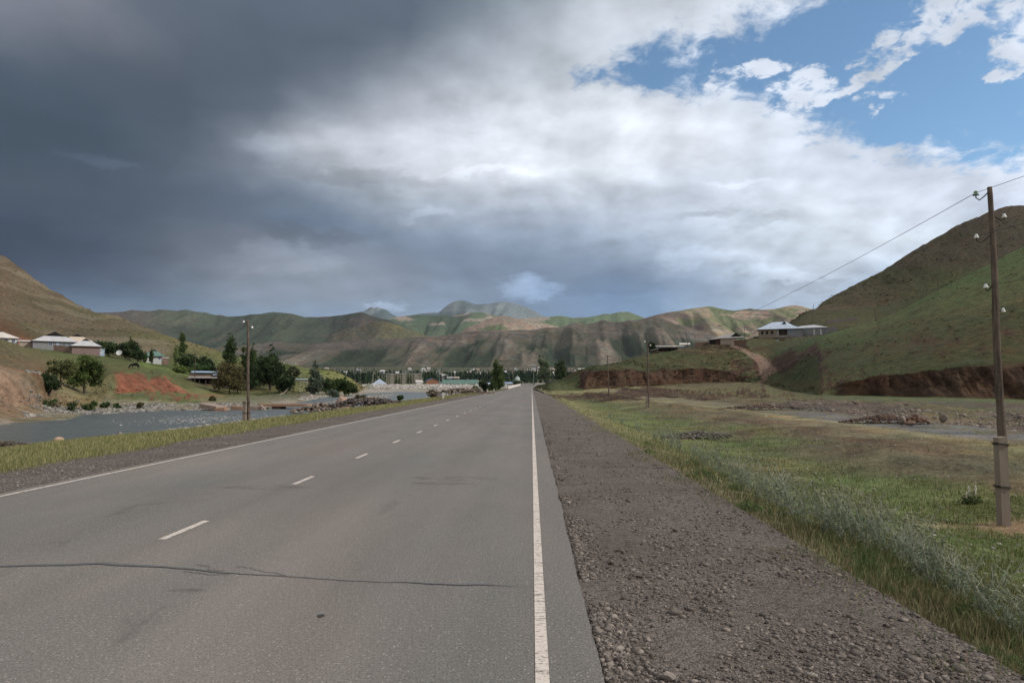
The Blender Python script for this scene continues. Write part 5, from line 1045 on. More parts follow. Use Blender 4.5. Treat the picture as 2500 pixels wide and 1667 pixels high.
# ---------------------------------------------------------------- houses on the right bluff
def gable_shed(label, px, D, w, d, h, rh, rz, wall, roofm, z, name='house', gap=None):
    p = spot(px, D); p.z = z; t = thing(name, label, 'house' if name == 'house' else 'shed', p, rz)
    MB().box(-w/2, w/2, -d/2, d/2, -1, h).build('wall', wall, t); o = .5
    r = MB(); r.add([(-w/2-o, -d/2-o, h), (w/2+o, -d/2-o, h), (w/2+o, d/2+o, h), (-w/2-o, d/2+o, h), (-w/2-o, 0, h+rh), (w/2+o, 0, h+rh)], [(0, 1, 5, 4), (2, 3, 4, 5), (0, 3, 2, 1), (0, 4, 3), (1, 2, 5)]); r.build('roof', roofm, t); return t
def barn():
    z = at(1640, 867, 285).z; t = thing('barn', 'long open-sided brick barn with a rusty pale sheet roof on the bluff', 'barn', spot(1632, 285), yaw_of(1632)+.05); t.location.z = z
    MB().box(-6.6, 4.2, -2.5, 2.5, -1.5, 1.5).build('wall', M_MUDB, t)
    for x in (-4.2, -2.4, -.6, 1.2, 3.0, 4.1): MB().box(x-.1, x+.1, -2.5, -2.3, 1.5, 3.4).build('post', M_WOOD, t)
    MB().box(-4.0, 4.0, 2.2, 2.4, 1.5, 3.3).build('dark_backing', M_DARK, t)  # near-black sheet painted for the shade inside the open barn
    for (a, b, c, e, z0, z1, nm) in ((-5.2, 6.3, -3.3, 3.3, 3.45, 4.0, 'roof'), (-7.4, -3.2, -3.5, -.4, 1.62, 2.6, 'lean_to_roof')):
        r = MB()
        if nm == 'roof': r.add([(a,c,z0),(b,c,z0),(b,e,z1),(a,e,z1),(a,c,z0+.12),(b,c,z0+.12),(b,e,z1+.12),(a,e,z1+.12)], [(0,3,2,1),(4,5,6,7),(0,1,5,4),(1,2,6,5),(2,3,7,6),(3,0,4,7)])
        else: r.add([(a,c,z0),(b,c,z1+.3),(b,e,z1+.6),(a,e,z0+.3),(a,c,z0+.12),(b,c,z1+.42),(b,e,z1+.72),(a,e,z0+.42)], [(0,3,2,1),(4,5,6,7),(0,1,5,4),(1,2,6,5),(2,3,7,6),(3,0,4,7)])
        r.build(nm, M_ROOFW if nm == 'roof' else M_ROOFD, t)
barn()
gable_shed('small building with a bright pale roof at the right end of the barn', 1672, 300, 3.6, 4, 1.6, .9, yaw_of(1672), M_WGREY, M_ROOFW, at(1672, 851, 300).z, name='shed')
brickwall('reddish mud-brick wall standing on the crest of the bluff', 1697, 1731, 292, 2.3, 849, 848, M_MUDB)
def dark_gable():
    D = 288; t = thing('house', 'clay-walled house with old slate roof and black open gable', 'house', spot(1775, D), yaw_of(1775)+.0); t.location.z = at(1775, 842, D).z
    MB().box(-7.0, -2.6, -3, 3, -1, 2.0).build('wing', mat_plain('dark_red_wall', alb(74, 50, 44), .9, .2, 2), t)
    MB().box(-7.05, -4.6, -3.03, -2.9, .1, 1.9).build('window', M_DARK, t); MB().box(-2.597, 2.9, -3, 3, -1, 2.5).build('wall', M_WBEIGE, t); MB().box(2.903, 7.6, -2.4, 3, -1, 1.9).build('annex', M_MUDB, t)
    r = MB(); r.add([(-7.6, -3.6, 2.03), (-2.2, -3.6, 2.6), (6.8, -3.6, 2.7), (6.8, 3.6, 2.7), (-7.6, 3.6, 2.03), (3.6, -2.0, 4.9), (3.6, 3.0, 4.9), (1.3, -2.0, 3.3), (6.0, -2.0, 3.3), (-1.0, 3.0, 4.4)], [(0, 1, 7, 5, 6, 9), (1, 2, 8, 7), (2, 3, 6, 5, 8), (3, 4, 9, 6), (0, 9, 4)])
    ro = r.build('roof', M_ROOFD, t); g = MB(); g.add([(1.3, -1.98, 3.3), (6.0, -1.98, 3.3), (3.6, -1.98, 4.88)], [(0, 1, 2)]); g.build('gable', M_DARK, ro)
dark_gable()
def big_house():
    D = 316; t = thing('house', 'long house under a bright zinc hip roof on the right terrace', 'house', spot(1905, D), yaw_of(1905)+.0); t.location.z = at(1900, 821, D).z
    MB().box(-9.2, -.9, -5, 5, -1, 3.0).build('wall', M_BRICKY, t); MB().box(3.0, 9.4, -5, 5, -1, 3.0).build('wall', M_WGREY, t); MB().box(-.9, 3.0, -2.6, 5, -1, 3.0).build('porch_wall', m_brick('porch_brick', alb(92, 62, 54), alb(80, 56, 48)), t)
    MB().box(-2.4, 3.4, -6.2, -5.02, -1, .1).build('porch_step', M_CONC, t); MB().box(-.97, -.72, -5.1, -4.85, .1, 3.0).build('post', M_FRAME, t)
    for x in (-7.6, -5.6, -3.4): MB().box(x-.5, x+.5, -5.04, -4.9, .8, 2.2).build('window', M_DARK, t)
    window(t, 4.6, .9, 1.6, 1.4, -5)
    r = MB(); r.add([(-10, -6, 3.0), (10.0, -6, 3.0), (10.0, 6, 3.0), (-10, 6, 3.0), (-3.2, 0, 6.6), (3.0, -3.2, 5.3), (.6, -3.2, 5.3), (1.9, -3.2, 6.6), (1.9, 0, 6.6), (5.2, -1.6, 5.2)],
          [(0, 6, 7, 8, 4), (0, 1, 5, 6), (1, 2, 8, 7, 5), (2, 3, 4, 8), (3, 0, 4), (0, 3, 2, 1)]); ro = r.build('roof', M_ROOFB, t)
    g = MB(); g.add([(3.0, -3.22, 5.3), (.6, -3.22, 5.3), (1.9, -3.22, 6.55)], [(0, 1, 2)]); g.build('gable', M_DARK, ro)
big_house()
def flat_house():
    D = 318; t = thing('house', 'grey concrete-block house with a shallow sheet roof, rightmost on the terrace', 'house', spot(1995, D), yaw_of(1995)); t.location.z = at(1995, 817, D).z
    MB().box(-8.6, 2.6, -4, 4, -1.2, 3.0).build('wall', M_WGREY, t); MB().box(2.603, 8.6, -3.2, 4, -1.2, 3.1).build('annex', mat_plain('block_wall', alb(128, 122, 124), .95, .1, 2), t)
    r = MB(); r.add([(-9.2, -4.6, 2.95), (3.4, -4.6, 3.0), (3.4, 4.6, 3.0), (-9.2, 4.6, 2.95), (-7, 1.0, 4.3), (-1.2, 1.0, 4.7), (4.8, 1.0, 3.4)], [(0, 1, 5, 4), (1, 6, 5), (6, 2, 5), (5, 2, 3, 4), (0, 4, 3), (0, 3, 2, 1)]); r.build('roof', M_ROOFG, t)
    for x in (-1.2, 1.6): MB().box(x-.3, x+.3, -4.04, -3.9, -.8, 2.3).build('door', M_WWHITE, t)
    window(t, -.1+3.3, .9, .9, 1.2, -4 if False else -3.2); window(t, -4.5, .9, 1.2, 1.2, -4)
flat_house()
brickwall('long grey stone wall on the slope above the flat house', 2018, 2092, 352, 3.4, 799, 793, mat_plain('grey_stone_wall', alb(92, 84, 84), .95, .25, 1.2), D2=360)
def outhouse():
    t = thing('outhouse', 'small hut with a pale blue door on the red bank', 'outhouse', at(1905, 842, 300), yaw_of(1905)); MB().box(-.4, 1.9, -1, 1, -1.5, 2.4).build('wall', M_MUDB, t); MB().box(-1.4, -.41, -1, 1, -1, 1.9).build('wall', M_WBLUE, t); MB().box(-.6, 2.3, -1.4, 1.4, 2.42, 2.6).build('roof', M_ROOFD, t); MB().box(-1.2, -.6, -1.04, -.95, -.8, 1.6).build('door', M_WBLUE, t)
outhouse()
shed('low pale roof just above the left shoulder of the bluff', 1428, 300, 5.2, 4, .9, 1.3, yaw_of(1428), M_WBEIGE, M_ROOFW, z=at(1428, 907, 300).z)

# ---------------------------------------------------------------- the town on the valley floor
def apartment():
    M_WIN = mat_plain('dim_window', alb(84, 80, 76), .5, .2, 1)
    D = 850; b = at(986, 944, D); t = thing('apartment_block', 'long five-storey grey apartment block in the valley town', 'apartment block', b, .16)
    w, d, h = 44, 12, 16; MB().box(-w/2, w/2, -d/2, d/2, -2, h).build('wall', mat_plain('panel_wall', alb(138, 131, 114), .95, .12, .4), t)
    MB().box(w/2+.003, w/2+.2, -d/2, d/2, -2, h).build('end_wall', mat_plain('end_wall', alb(172, 166, 158), .95, .08, .4), t); MB().box(-w/2-.4, w/2+.5, -d/2-.5, d/2+.5, h+.003, h+.5).build('roof', M_WWHITE, t)
    for x in (-15, 0, 15): MB().box(x-2, x+2, -d/2-.5, -d/2-.003, -2, h-.3).build('stair_bay', mat_plain('stair_bay', alb(146, 140, 126), .95, .1, .5), t)
    for r in range(5):
        for c in range(15):
            x = -w/2+2.2+c*2.83
            if min(abs(x-q) for q in (-15, 0, 15)) < 2.6: continue
            MB().box(x-.6, x+.6, -d/2-.08, -d/2+.05, 1.1+r*3.05, 2.5+r*3.05).build('window', M_WIN, t)
apartment()
house('house with a pale blue pyramid roof left of the apartment block', 926, 700, 12, 10, 2.5, 4.2, .1, M_WGREY, M_ROOFB, k=.98, z=at(926, 943, 700).z, over=1.0, group=None)
gable_shed('small whitewashed hut with a pale pitched roof before the apartment block', 1022, 600, 5.6, 5, 3.4, 1.7, .5, M_WWHITE, M_ROOFW, at(1022, 942, 600).z, name='shed')
def orange():
    D = 650; t = thing('building', 'orange-walled building with a bright blue roof in the town', 'building', at(1060, 943, D), 0.25)
    w, d, h = 11.5, 14, 5.2; M = mat_plain('orange_wall', alb(160, 106, 72), .9, .1, .6); MB().box(-8, 3.4, -d/2, d/2, -2, h).build('wall', M, t)
    g = MB(); g.add([(-8, -d/2-.01, h), (3.4, -d/2-.01, h), (-2.3, -d/2-.01, h+2.2)], [(0, 1, 2)]); g.build('gable', M, t)
    r = MB(); r.add([(-8.5, -7.4, h-.1), (-2.3, -7.4, h+2.35), (3.9, -7.4, h-.1), (-8.5, 7.4, h-.1), (-2.3, 7.4, h+2.35), (3.9, 7.4, h-.1)], [(0, 1, 4, 3), (1, 2, 5, 4)]); r.v += [(x, y, z+.15) for x, y, z in r.v[:6]]; r.f += [(6, 9, 10, 7), (7, 10, 11, 8), (0, 6, 7, 1), (1, 7, 8, 2)]; r.build('roof', M_ROOFBL, t)
    MB().box(3.41, 8.6, -4, 6, -2, 3.6).build('annex', M_WWHITE, t); MB().box(3.42, 9.0, -4.6, 6.6, 3.61, 4.3).build('annex_roof', M_ROOFLB, t)
    MB().box(-7.5, 2, -d/2-1.2, -d/2-.9, -2, 1.2).build('fence_panel', M_ROOFGR, t); MB().box(-1.9, -1.6, -d/2-.05, -d/2+.02, -2, h-.5).build('downpipe', M_WOOD, t)
orange()
def greenhall():
    D = 640; t = thing('hall', 'long low hall under a dull green roof in the town', 'hall', at(1125, 944, D), 0)
    MB().box(-16, 15, -5, 5, -2, 3.0).build('wall', M_DARK, t); r = MB(); r.add([(-17, -6.2, 2.8), (16.5, -6.2, 2.8), (16.5, 0, 6.6), (-17, 0, 6.6), (16.5, 6.2, 2.8), (-17, 6.2, 2.8)], [(0, 1, 2, 3), (3, 2, 4, 5), (1, 4, 2), (0, 3, 5)]); r.build('roof', M_ROOFGR, t)
    for x in (-14.5, -13.4, -12.0, -10.9, -6.0): MB().box(x-.4, x+.4, -5.06, -4.95, .2, 2.2).build('door', M_WWHITE, t)
    for x in (-11, 6): MB().box(x-1.2, x+1.2, -1.2, 1.2, 5.4, 7.2).build('roof_vent', mat_plain('vent', alb(132, 150, 142), .8, .1, 1), t)
greenhall()
for lab, px, yb, D, w, h, m, rm in [('pink square building behind the green hall', 1114, 940, 720, 5.4, 8.6, M_WPINK, M_ROOFC), ('grey square building behind the green hall', 1098, 940, 720, 5.4, 8.6, M_WGREY, M_ROOFG), ('brick house with a cream roof right of the green hall', 1170, 940, 700, 6.0, 4.6, M_BRICK, M_ROOFC), ('low house with a pale blue sheet roof behind the roadside bushes', 1191, 942, 560, 5.0, 2.4, M_WWHITE, M_ROOFB), ('white low building left of the domed shrine', 1243, 943, 520, 8.0, 3.0, M_WWHITE, M_ROOFLB), ('pale blue low house before the shrine', 1222, 943, 560, 4.5, 2.6, M_WBLUE, M_ROOFLB)]:
    shed(lab, px, D, w, 6, h-1, h, 0, m, rm, z=at(px, yb, D).z, wins=[(-w*.25, h*.35, .9, 1.1), (w*.25, h*.35, .9, 1.1)], over=.5, name='house', cat='house', base=-3)
def shrine():
    D = 560; b = at(1263, 938, D); t = thing('mosque', 'small domed shrine with a pale green dome at the end of the road', 'mosque', b, .3)
    MB().box(-2.6, 2.6, -2.6, 2.6, -3, 3.2).build('wall', mat_plain('shrine_wall', alb(92, 100, 92), .9, .15, 1), t); pr = [(2.25*math.cos(a), 3.4+2.9*math.sin(a)) for a in np.linspace(0, 1.5, 10)]
    MB().lathe([(2.3, 3.2)]+pr, n=20).build('dome', mat_plain('dome_sheet', alb(166, 178, 174), .5, .08, 1), t, True); MB().lathe([(.12, 6.2), (.25, 6.8), (.08, 7.1), (.05, 7.8)], n=8).build('finial', M_FRAME, t)
shrine()
def lamp_mast(label, px, yt, yb, D, head):
    b = at(px, yb, D); h = at(px, yt, D).z-b.z; t = thing('lamp_mast', label, 'lamp mast', b); MB().tube([(0, 0, -1), (0, 0, h)], [.2, .12], 8).build('mast', mat_plain('mast_paint', alb(128, 140, 126), .7, .1, 1), t)
    if head: MB().box(-1.0, 1.0, -.2, .2, h-.5, h+.1).build('lamp_head', M_WWHITE, t)
    else: MB().beam((0, 0, h-.1), (-1.2, -.3, h+.1), .14).build('lamp_head', M_WWHITE, t)
lamp_mast('tall pale floodlight mast right of the orange building', 1073, 903, 942, 630, 1); lamp_mast('floodlight mast rising behind the green hall', 1095.5, 906, 940, 680, 1); lamp_mast('slim lamp post at the bend of the road', 1303, 905, 939, 470, 0)
M_PARA = mat_plain('parapet', alb(214, 202, 194), .9, .12, .8)
def parapet(label, pts, h=.8, w=.35):
    m = MB(); V = []
    for i, p in enumerate(pts):
        a = Vector(pts[max(i-1, 0)]); b = Vector(pts[min(i+1, len(pts)-1)]); d = (b-a); nrm = Vector((-d.y, d.x, 0)).normalized()*w/2; p = Vector(p); V += [p-nrm-Vector((0, 0, .5)), p+nrm-Vector((0, 0, .5)), p+nrm+Vector((0, 0, h)), p-nrm+Vector((0, 0, h))]
    n = len(pts); m.add(V, [(i*4+k, i*4+(k+1) % 4, i*4+4+(k+1) % 4, i*4+4+k) for i in range(n-1) for k in range(4)]+[(0, 1, 2, 3), (n*4-1, n*4-2, n*4-3, n*4-4)]); o = m.build('parapet', M_PARA); set_props(o, label, 'parapet', 'concrete parapets at the bend')
parapet('pale concrete parapet left of the road, curving away towards the shrine', [(-8.9+road_c(y), y, road_z(y)) for y in np.linspace(255, 395, 12)], 1.0)
parapet('pale concrete parapet across the end of the road, left of the gap', [(x, 437+(x+6)*.12, road_z(430)) for x in np.linspace(-6.6, .6, 6)], 1.05)
parapet('pale concrete parapet across the end of the road, right of the gap', [(x, 438.6+(x-2)*.12, road_z(430)) for x in np.linspace(2.0, 8.6, 6)], 1.15)
for i, (px, D, lab) in enumerate([(1082, 87, 'nearest white marker post with a black top, left of the road'), (1170, 152, 'second white marker post along the left edge of the road'), (1190, 170, 'third white marker post from the near end, by the bushes'), (1206, 192, 'farthest white marker post left of the road, before the poplar')]):
    u = float(ray(px, 950)[0]); x = u*D; t = thing('marker_post', lab, 'marker post', (x, D, gz(x, D)-.02), 0, 'roadside marker posts'); s = 1.15 if i == 0 else 1
    MB().box(-.11*s, .11*s, -.07, .07, -.3, .72*s).build('post', M_CONCW, t); MB().box(-.14*s, .14*s, -.09, .09, .725*s, .95*s).build('cap', M_DARK, t)
for i, (x, D, lab) in enumerate([(3.0, 214, 'nearest of the white posts at the right edge by the green bluff'), (3.0, 236, 'second of the four white posts on the right'), (3.1, 262, 'third of the four white posts on the right'), (3.2, 292, 'farthest of the four white posts on the right')]):
    x += road_c(D); t = thing('marker_post', lab, 'marker post', (x, D, road_z(D)-.05), 0, 'roadside marker posts'); MB().box(-.12, .12, -.07, .07, -.3, .75).build('post', M_CONCW, t); MB().box(-.13, .13, -.08, .08, .755, .9).build('cap', M_DARK, t)
def railing():
    D = 93; a = at(1066, 974, D); b = at(1080, 973, D); t = thing('railing', 'short run of concrete balusters beside the first marker post', 'railing', (a.x, D, a.z)); L = b.x-a.x
    MB().box(0, L, -.08, .08, .5, .62).build('rail', M_CONC, t)
    for k in range(6): x = L*(k+.5)/6; MB().box(x-.05, x+.05, -.05, .05, -.3, .498).build('baluster', M_CONC, t)
railing()
def walker():
    D = 275; u = float(ray(1219, 945)[0]); x = u*D; z = gz(x, D)
    J = {'pel': (0,0,.92), 'ch': (0,.02,1.28), 'nk': (0,.02,1.46), 'hd': (0,-.01,1.56), 'tp': (0,-.01,1.70), 'sl': (-.19,0,1.40), 'el': (-.25,.04,1.12), 'wl': (-.24,-.06,.88), 'sr': (.19,0,1.40), 'er': (.26,0,1.13), 'wr': (.23,.1,.9), 'hl': (-.09,0,.88), 'kl': (-.10,-.14,.48), 'al': (-.1,-.06,.08), 'tl': (-.1,-.2,.03), 'hr': (.09,0,.88), 'kr': (.1,.06,.47), 'ar': (.1,.22,.1), 'tr': (.1,.1,.03)}
    rad = {'pel':.15,'ch':.17,'nk':.055,'hd':.095,'tp':.07,'sl':.07,'el':.045,'wl':.035,'sr':.07,'er':.045,'wr':.035,'hl':.09,'kl':.06,'al':.04,'tl':.035,'hr':.09,'kr':.06,'ar':.04,'tr':.035}
    E = [('pel','ch'),('ch','nk'),('nk','hd'),('hd','tp'),('ch','sl'),('sl','el'),('el','wl'),('ch','sr'),('sr','er'),('er','wr'),('pel','hl'),('hl','kl'),('kl','al'),('al','tl'),('pel','hr'),('hr','kr'),('kr','ar'),('ar','tr')]
    skin_fig('person', 'person in dark clothes walking along the left edge of the road', 'person', J, rad, E, 'pel', (x, D, z), 0.0, mat_plain('dark_clothes', alb(30, 30, 34), .9, .2, 6))
def skin_fig(name, label, cat, J, rad, E, root, loc, rz, mat):
    ks = list(J); me = bpy.data.meshes.new(name); me.from_pydata([J[k] for k in ks], [(ks.index(a), ks.index(b)) for a, b in E], []); o = bpy.data.objects.new(name, me); COL.objects.link(o)
    sk = o.modifiers.new('skin', 'SKIN'); sk.use_smooth_shade = True
    for i, k in enumerate(ks): me.skin_vertices[0].data[i].radius = (rad[k], rad[k]); me.skin_vertices[0].data[i].use_root = (k == root)
    o.modifiers.new('sub', 'SUBSURF').render_levels = 2; me.materials.append(mat)
    bpy.context.view_layer.update(); dg = bpy.context.evaluated_depsgraph_get(); m2 = bpy.data.meshes.new_from_object(o.evaluated_get(dg)); m2.name = name; o.modifiers.clear(); o.data = m2
    if not m2.materials: m2.materials.append(mat)
    o.location = loc; o.rotation_euler = (0, 0, rz); set_props(o, label, cat); return o
walker()
def horse():
    p = spot(328, 165); z = at(328, 903, 165)
    J = {'rump': (.75,0,1.15), 'back': (.2,0,1.15), 'with': (-.45,0,1.22), 'n1': (-.85,0,1.05), 'n2': (-1.15,0,.62), 'hd': (-1.28,0,.35), 'mz': (-1.42,0,.12),
         'fl': (-.5,.16,.85), 'fk': (-.48,.16,.48), 'ff': (-.5,.16,.04), 'gl': (-.42,-.16,.85), 'gk': (-.36,-.16,.48), 'gf': (-.38,-.16,.04), 'bl': (.8,.17,.8), 'bk': (.95,.17,.48), 'bf': (.88,.17,.04), 'cl': (.72,-.17,.8), 'ck': (.84,-.17,.48), 'cf': (.76,-.17,.04), 't1': (1.02,0,1.05), 't2': (1.12,0,.6)}
    rad = {'rump':.40,'back':.42,'with':.38,'n1':.26,'n2':.18,'hd':.14,'mz':.07,'fl':.11,'fk':.06,'ff':.06,'gl':.11,'gk':.06,'gf':.06,'bl':.15,'bk':.06,'bf':.06,'cl':.15,'ck':.06,'cf':.06,'t1':.06,'t2':.05}
    E = [('rump','back'),('back','with'),('with','n1'),('n1','n2'),('n2','hd'),('hd','mz'),('with','fl'),('fl','fk'),('fk','ff'),('with','gl'),('gl','gk'),('gk','gf'),('rump','bl'),('bl','bk'),('bk','bf'),('rump','cl'),('cl','ck'),('ck','cf'),('rump','t1'),('t1','t2')]
    q = at(328, 903.5, 165); skin_fig('horse', 'dark horse grazing on the slope above the red cliff', 'horse', J, rad, E, 'back', (q.x, 165, gz(q.x, 165)-.03), .2, mat_plain('horse_coat', alb(34, 28, 28), .8, .2, 6))
horse()
# ---------------------------------------------------------------- trees and bushes
DG = ((42, 56, 34), (86, 106, 58)); MG = ((44, 60, 32), (92, 112, 56)); LG = ((66, 84, 42), (122, 138, 72)); OL = ((66, 62, 40), (112, 104, 66)); SV = ((60, 70, 56), (112, 124, 104)); VD = ((32, 44, 29), (68, 86, 50))
def rnd_tree(label, px, D, W, H, cols, seed, n=2600, leaf=None, dead=False, **kw):
    rng = np.random.default_rng(seed); W *= 1.12; bl = [(0, 0, H*.58, W*.40, W*.38, H*.36)]
    for i in range(8):
        a = i*1.05+seed; bl.append((W*.32*math.cos(a), W*.30*math.sin(a), H*rng.uniform(.26, .74), W*.25, W*.25, H*.19))
    return tree(label, px, D, H, bl, cols, n=int(n*1.35), leaf=leaf or D*.0019, seed=seed, clumps=kw.pop('clumps', 75), trunk_r=kw.pop('trunk_r', .03*H), **kw)
rnd_tree('round leafy tree above the bare bank at the far left', 206, 110, 5.0, 6.1, ((40, 56, 26), (106, 126, 60)), 3, n=5200, leaf=.2)
tree('loose olive tree leaning left beside the round tree', 150, 100, 5.0, [(-.9, 0, 3.6, 1.5, 1.2, .9), (.8, 0, 3.4, 1.3, 1.1, .9), (-1.8, 0, 2.7, .9, .8, .8), (1.6, 0, 2.5, .8, .8, .7), (.2, 0, 2.4, 1.3, 1, .7)], ((62, 72, 38), (120, 124, 72)), n=3000, leaf=.17, seed=4, trunk_r=.12, lean=(-.08, 0))
bush('dark ivy-like bush hanging at the foot of the left cliff', 116, 86, 2.3, 3.3, VD, 5, n=2200, leaf=.2)
rnd_tree('dark spreading tree right of the pink-walled house', 264, 238, 6.6, 4.9, DG, 6, n=2000)
rnd_tree('taller dark tree right of the satellite dish', 312, 240, 6.0, 5.6, DG, 7, n=2200); rnd_tree('low dark tree left of the green-roofed house', 336, 236, 4.4, 4.0, VD, 8, n=1500)
poplar('small poplar poking above the dark trees near the dish', 317, 244, 7.8, 1.6, DG, 9, n=700, leaf=.4); poplar('slim young poplar in front of the green-roofed house', 370, 246, 4.6, 1.2, MG, 10, n=500, leaf=.35); poplar('thin young poplar left of the green-roofed house', 354, 244, 4.2, 1.1, MG, 11, n=400, leaf=.35)
poplar('tall slim poplar highest on the left slope', 443, 272, 12.0, 2.7, ((48, 66, 36), (104, 122, 62)), 12, n=2600, leaf=.42); poplar('thin pale poplar beside the tall slim one', 428, 262, 8.5, 1.6, LG, 13, n=700, leaf=.35)
rnd_tree('dark orchard tree under the tall slim poplar', 458, 256, 7, 5.6, DG, 14, n=2000); rnd_tree('dark orchard tree, second from the tall slim poplar', 492, 252, 7.5, 5.6, VD, 15, n=2200); rnd_tree('paler green orchard tree above the farm shed', 500, 226, 7.5, 4.3, ((48, 70, 40), (92, 116, 66)), 16, n=2200)
bush('bright green bush on the slope left of the farm shed', 448, 222, 6.5, 2.2, ((74, 92, 40), (118, 134, 60)), 17, n=1500, leaf=.4)
poplar('broad dark poplar left of the roadside pole', 560, 225, 16.2, 3.6, DG, 18, n=4200, leaf=.42); poplar('clump of poplars rising behind the roadside pole', 605, 232, 13.2, 4.0, MG, 19, n=3000, leaf=.42, multi=3)
rnd_tree('olive-brown tree standing alone on the river meadow', 559, 172, 6.3, 8.8, OL, 20, n=3400, trunk_r=.16, clumps=110); rnd_tree('small olive tree touching the roadside pole on its left', 580, 180, 3.6, 5.2, OL, 28, n=1400)
rnd_tree('dark tree just right of the roadside pole', 612, 190, 6.0, 7.6, VD, 21, n=3200); rnd_tree('very dark round tree, biggest of the river group', 660, 196, 7.2, 9.8, VD, 22, n=4800, clumps=120); rnd_tree('dark tree filling the gap left of the biggest one', 636, 205, 6.2, 8.2, DG, 29, n=2600)
poplar('dark slim poplar spire above the biggest dark tree', 661, 214, 14.6, 1.9, VD, 23, n=1300, leaf=.42); poplar('short dark poplar left of the spire', 637, 218, 11.6, 1.5, VD, 24, n=800, leaf=.42); poplar('short dark poplar right of the spire', 674, 218, 11.2, 1.4, VD, 25, n=800, leaf=.42)
rnd_tree('low dark tree right of the biggest one', 697, 188, 4.6, 5.3, VD, 26, n=2400); rnd_tree('grey-olive bush-like tree behind the low dark one', 712, 236, 4.6, 6.4, ((62, 68, 48), (98, 104, 72)), 27, n=1500)
tree('silvery-green pointed tree right of the yellowish house', 768, 210, 9.9, [(0, 0, 2.2, 2.3, 2.1, 1.6), (.1, 0, 4.2, 2.0, 1.9, 1.5), (-.1, 0, 6.2, 1.4, 1.4, 1.4), (0, 0, 8.0, .8, .8, 1.3), (0, 0, 9.3, .35, .35, .7)], SV, n=3600, leaf=.4, seed=30, clumps=110, trunk_r=.2)
rnd_tree('dark bushy tree right of the silvery tree', 796, 218, 4.8, 5.6, DG, 31, n=2000); rnd_tree('dark green bushy tree in the middle of the riverside row', 825, 222, 5.6, 5.6, ((36, 50, 28), (76, 94, 46)), 32, n=2400); rnd_tree('green bushy tree at the right end of the riverside row', 851, 226, 5.2, 4.8, ((48, 62, 32), (92, 108, 54)), 33, n=2200)
poplar('slim young poplar above the riverside row', 841, 230, 6.6, 1.3, MG, 34, n=600, leaf=.38); bush('pale green bush at the foot of the riverside row', 812, 198, 3.2, 2.4, SV, 35, n=1000, leaf=.34)
poplar('dense poplar at the left roadside before the bend', 1217, 250, 11.9, 4.0, ((48, 66, 36), (104, 122, 62)), 36, n=5200, leaf=.42, multi=2, lean=(-.02, 0)); bush('dark round bush left of the roadside poplar', 1181, 236, 3.4, 3.9, VD, 37, n=2000, leaf=.4); bush('dark bush at the foot of the roadside poplar', 1201, 240, 4.2, 3.4, DG, 38, n=2000, leaf=.4); bush('pale bush on the rubble bank left of the dark bush', 1160, 222, 2.9, 2.1, ((84, 92, 66), (122, 128, 92)), 39, n=1100, leaf=.34)
poplar('pale wind-bent clump of poplars right of the road end', 1328, 435, 20, 4.6, ((84, 98, 72), (140, 152, 116)), 40, n=4200, leaf=.6, multi=3, lean=(-.13, 0), loc=at(1333, 936, 435)); poplar('darker clump of poplars, second right of the road end', 1366, 430, 17.5, 4.8, ((46, 62, 38), (100, 120, 70)), 41, n=4200, leaf=.6, multi=3, lean=(-.07, 0), loc=at(1369, 936, 430)); bush('grey leafless shrub between the two poplar clumps', 1346, 425, 7, 5, ((92, 94, 88), (128, 128, 120)), 42, n=900, leaf=.4)
rnd_tree('dark tree beside the left end of the open barn', 1592, 292, 2.8, 5.8, VD, 43, n=1500); rnd_tree('dark bush-like tree at the foot of the shrine', 1264, 500, 6, 4.6, DG, 44, n=900, leaf=.7)
for i, (px, H) in enumerate([(967, 14), (975, 11), (996, 17), (1003, 13)]):
    poplar(['slim poplar before the left part of the apartment block', 'shorter poplar right beside the slim one at the apartment block', 'tallest poplar before the middle of the apartment block', 'shorter poplar right of the tallest one at the apartment block'][i], px, 828, H, 2.3, ((60, 78, 46), (104, 124, 72)), 50+i, n=420, leaf=.9, loc=at(px, 943, 828))
for i, (px, D, w, h, c, lab) in enumerate([(255, 92, 1.1, 1.0, DG, 'small dark bush by the red earth patch, left one'), (284, 92, 1.0, .8, DG, 'small dark bush by the red earth patch, middle one'), (342, 94, 1.1, 1.0, OL, 'small olive bush at the right end of the red earth patch'), (229, 92, .8, .9, MG, 'little green bush on the far river bank under the round tree'), (892, 118, 1.2, 1.2, VD, 'dark bush in the river bed left of the dark stone heap'), (978, 104, .9, 1.0, VD, 'small dark bush on the left verge beyond the stone heap'), (120, 82, 2.2, 1.2, DG, 'leafy bush among the pale stones at the left water edge'), (175, 82, 1.8, 1.4, DG, 'taller bush among the pale stones at the left water edge'), (215, 86, 1.6, 1.0, MG, 'green bush at the water edge right of the stones'), (515, 120, 1.6, .9, OL, 'low olive scrub on the meadow behind the concrete slabs'), (880, 160, 3, 1.6, OL, 'olive scrub patch beside the upper river channel'), (1060, 130, 3.2, 1.6, OL, 'olive weeds on the bank left of the first marker post')]):
    bush(lab, px, D, w, h, c, 60+i, n=500, leaf=D*.0017)
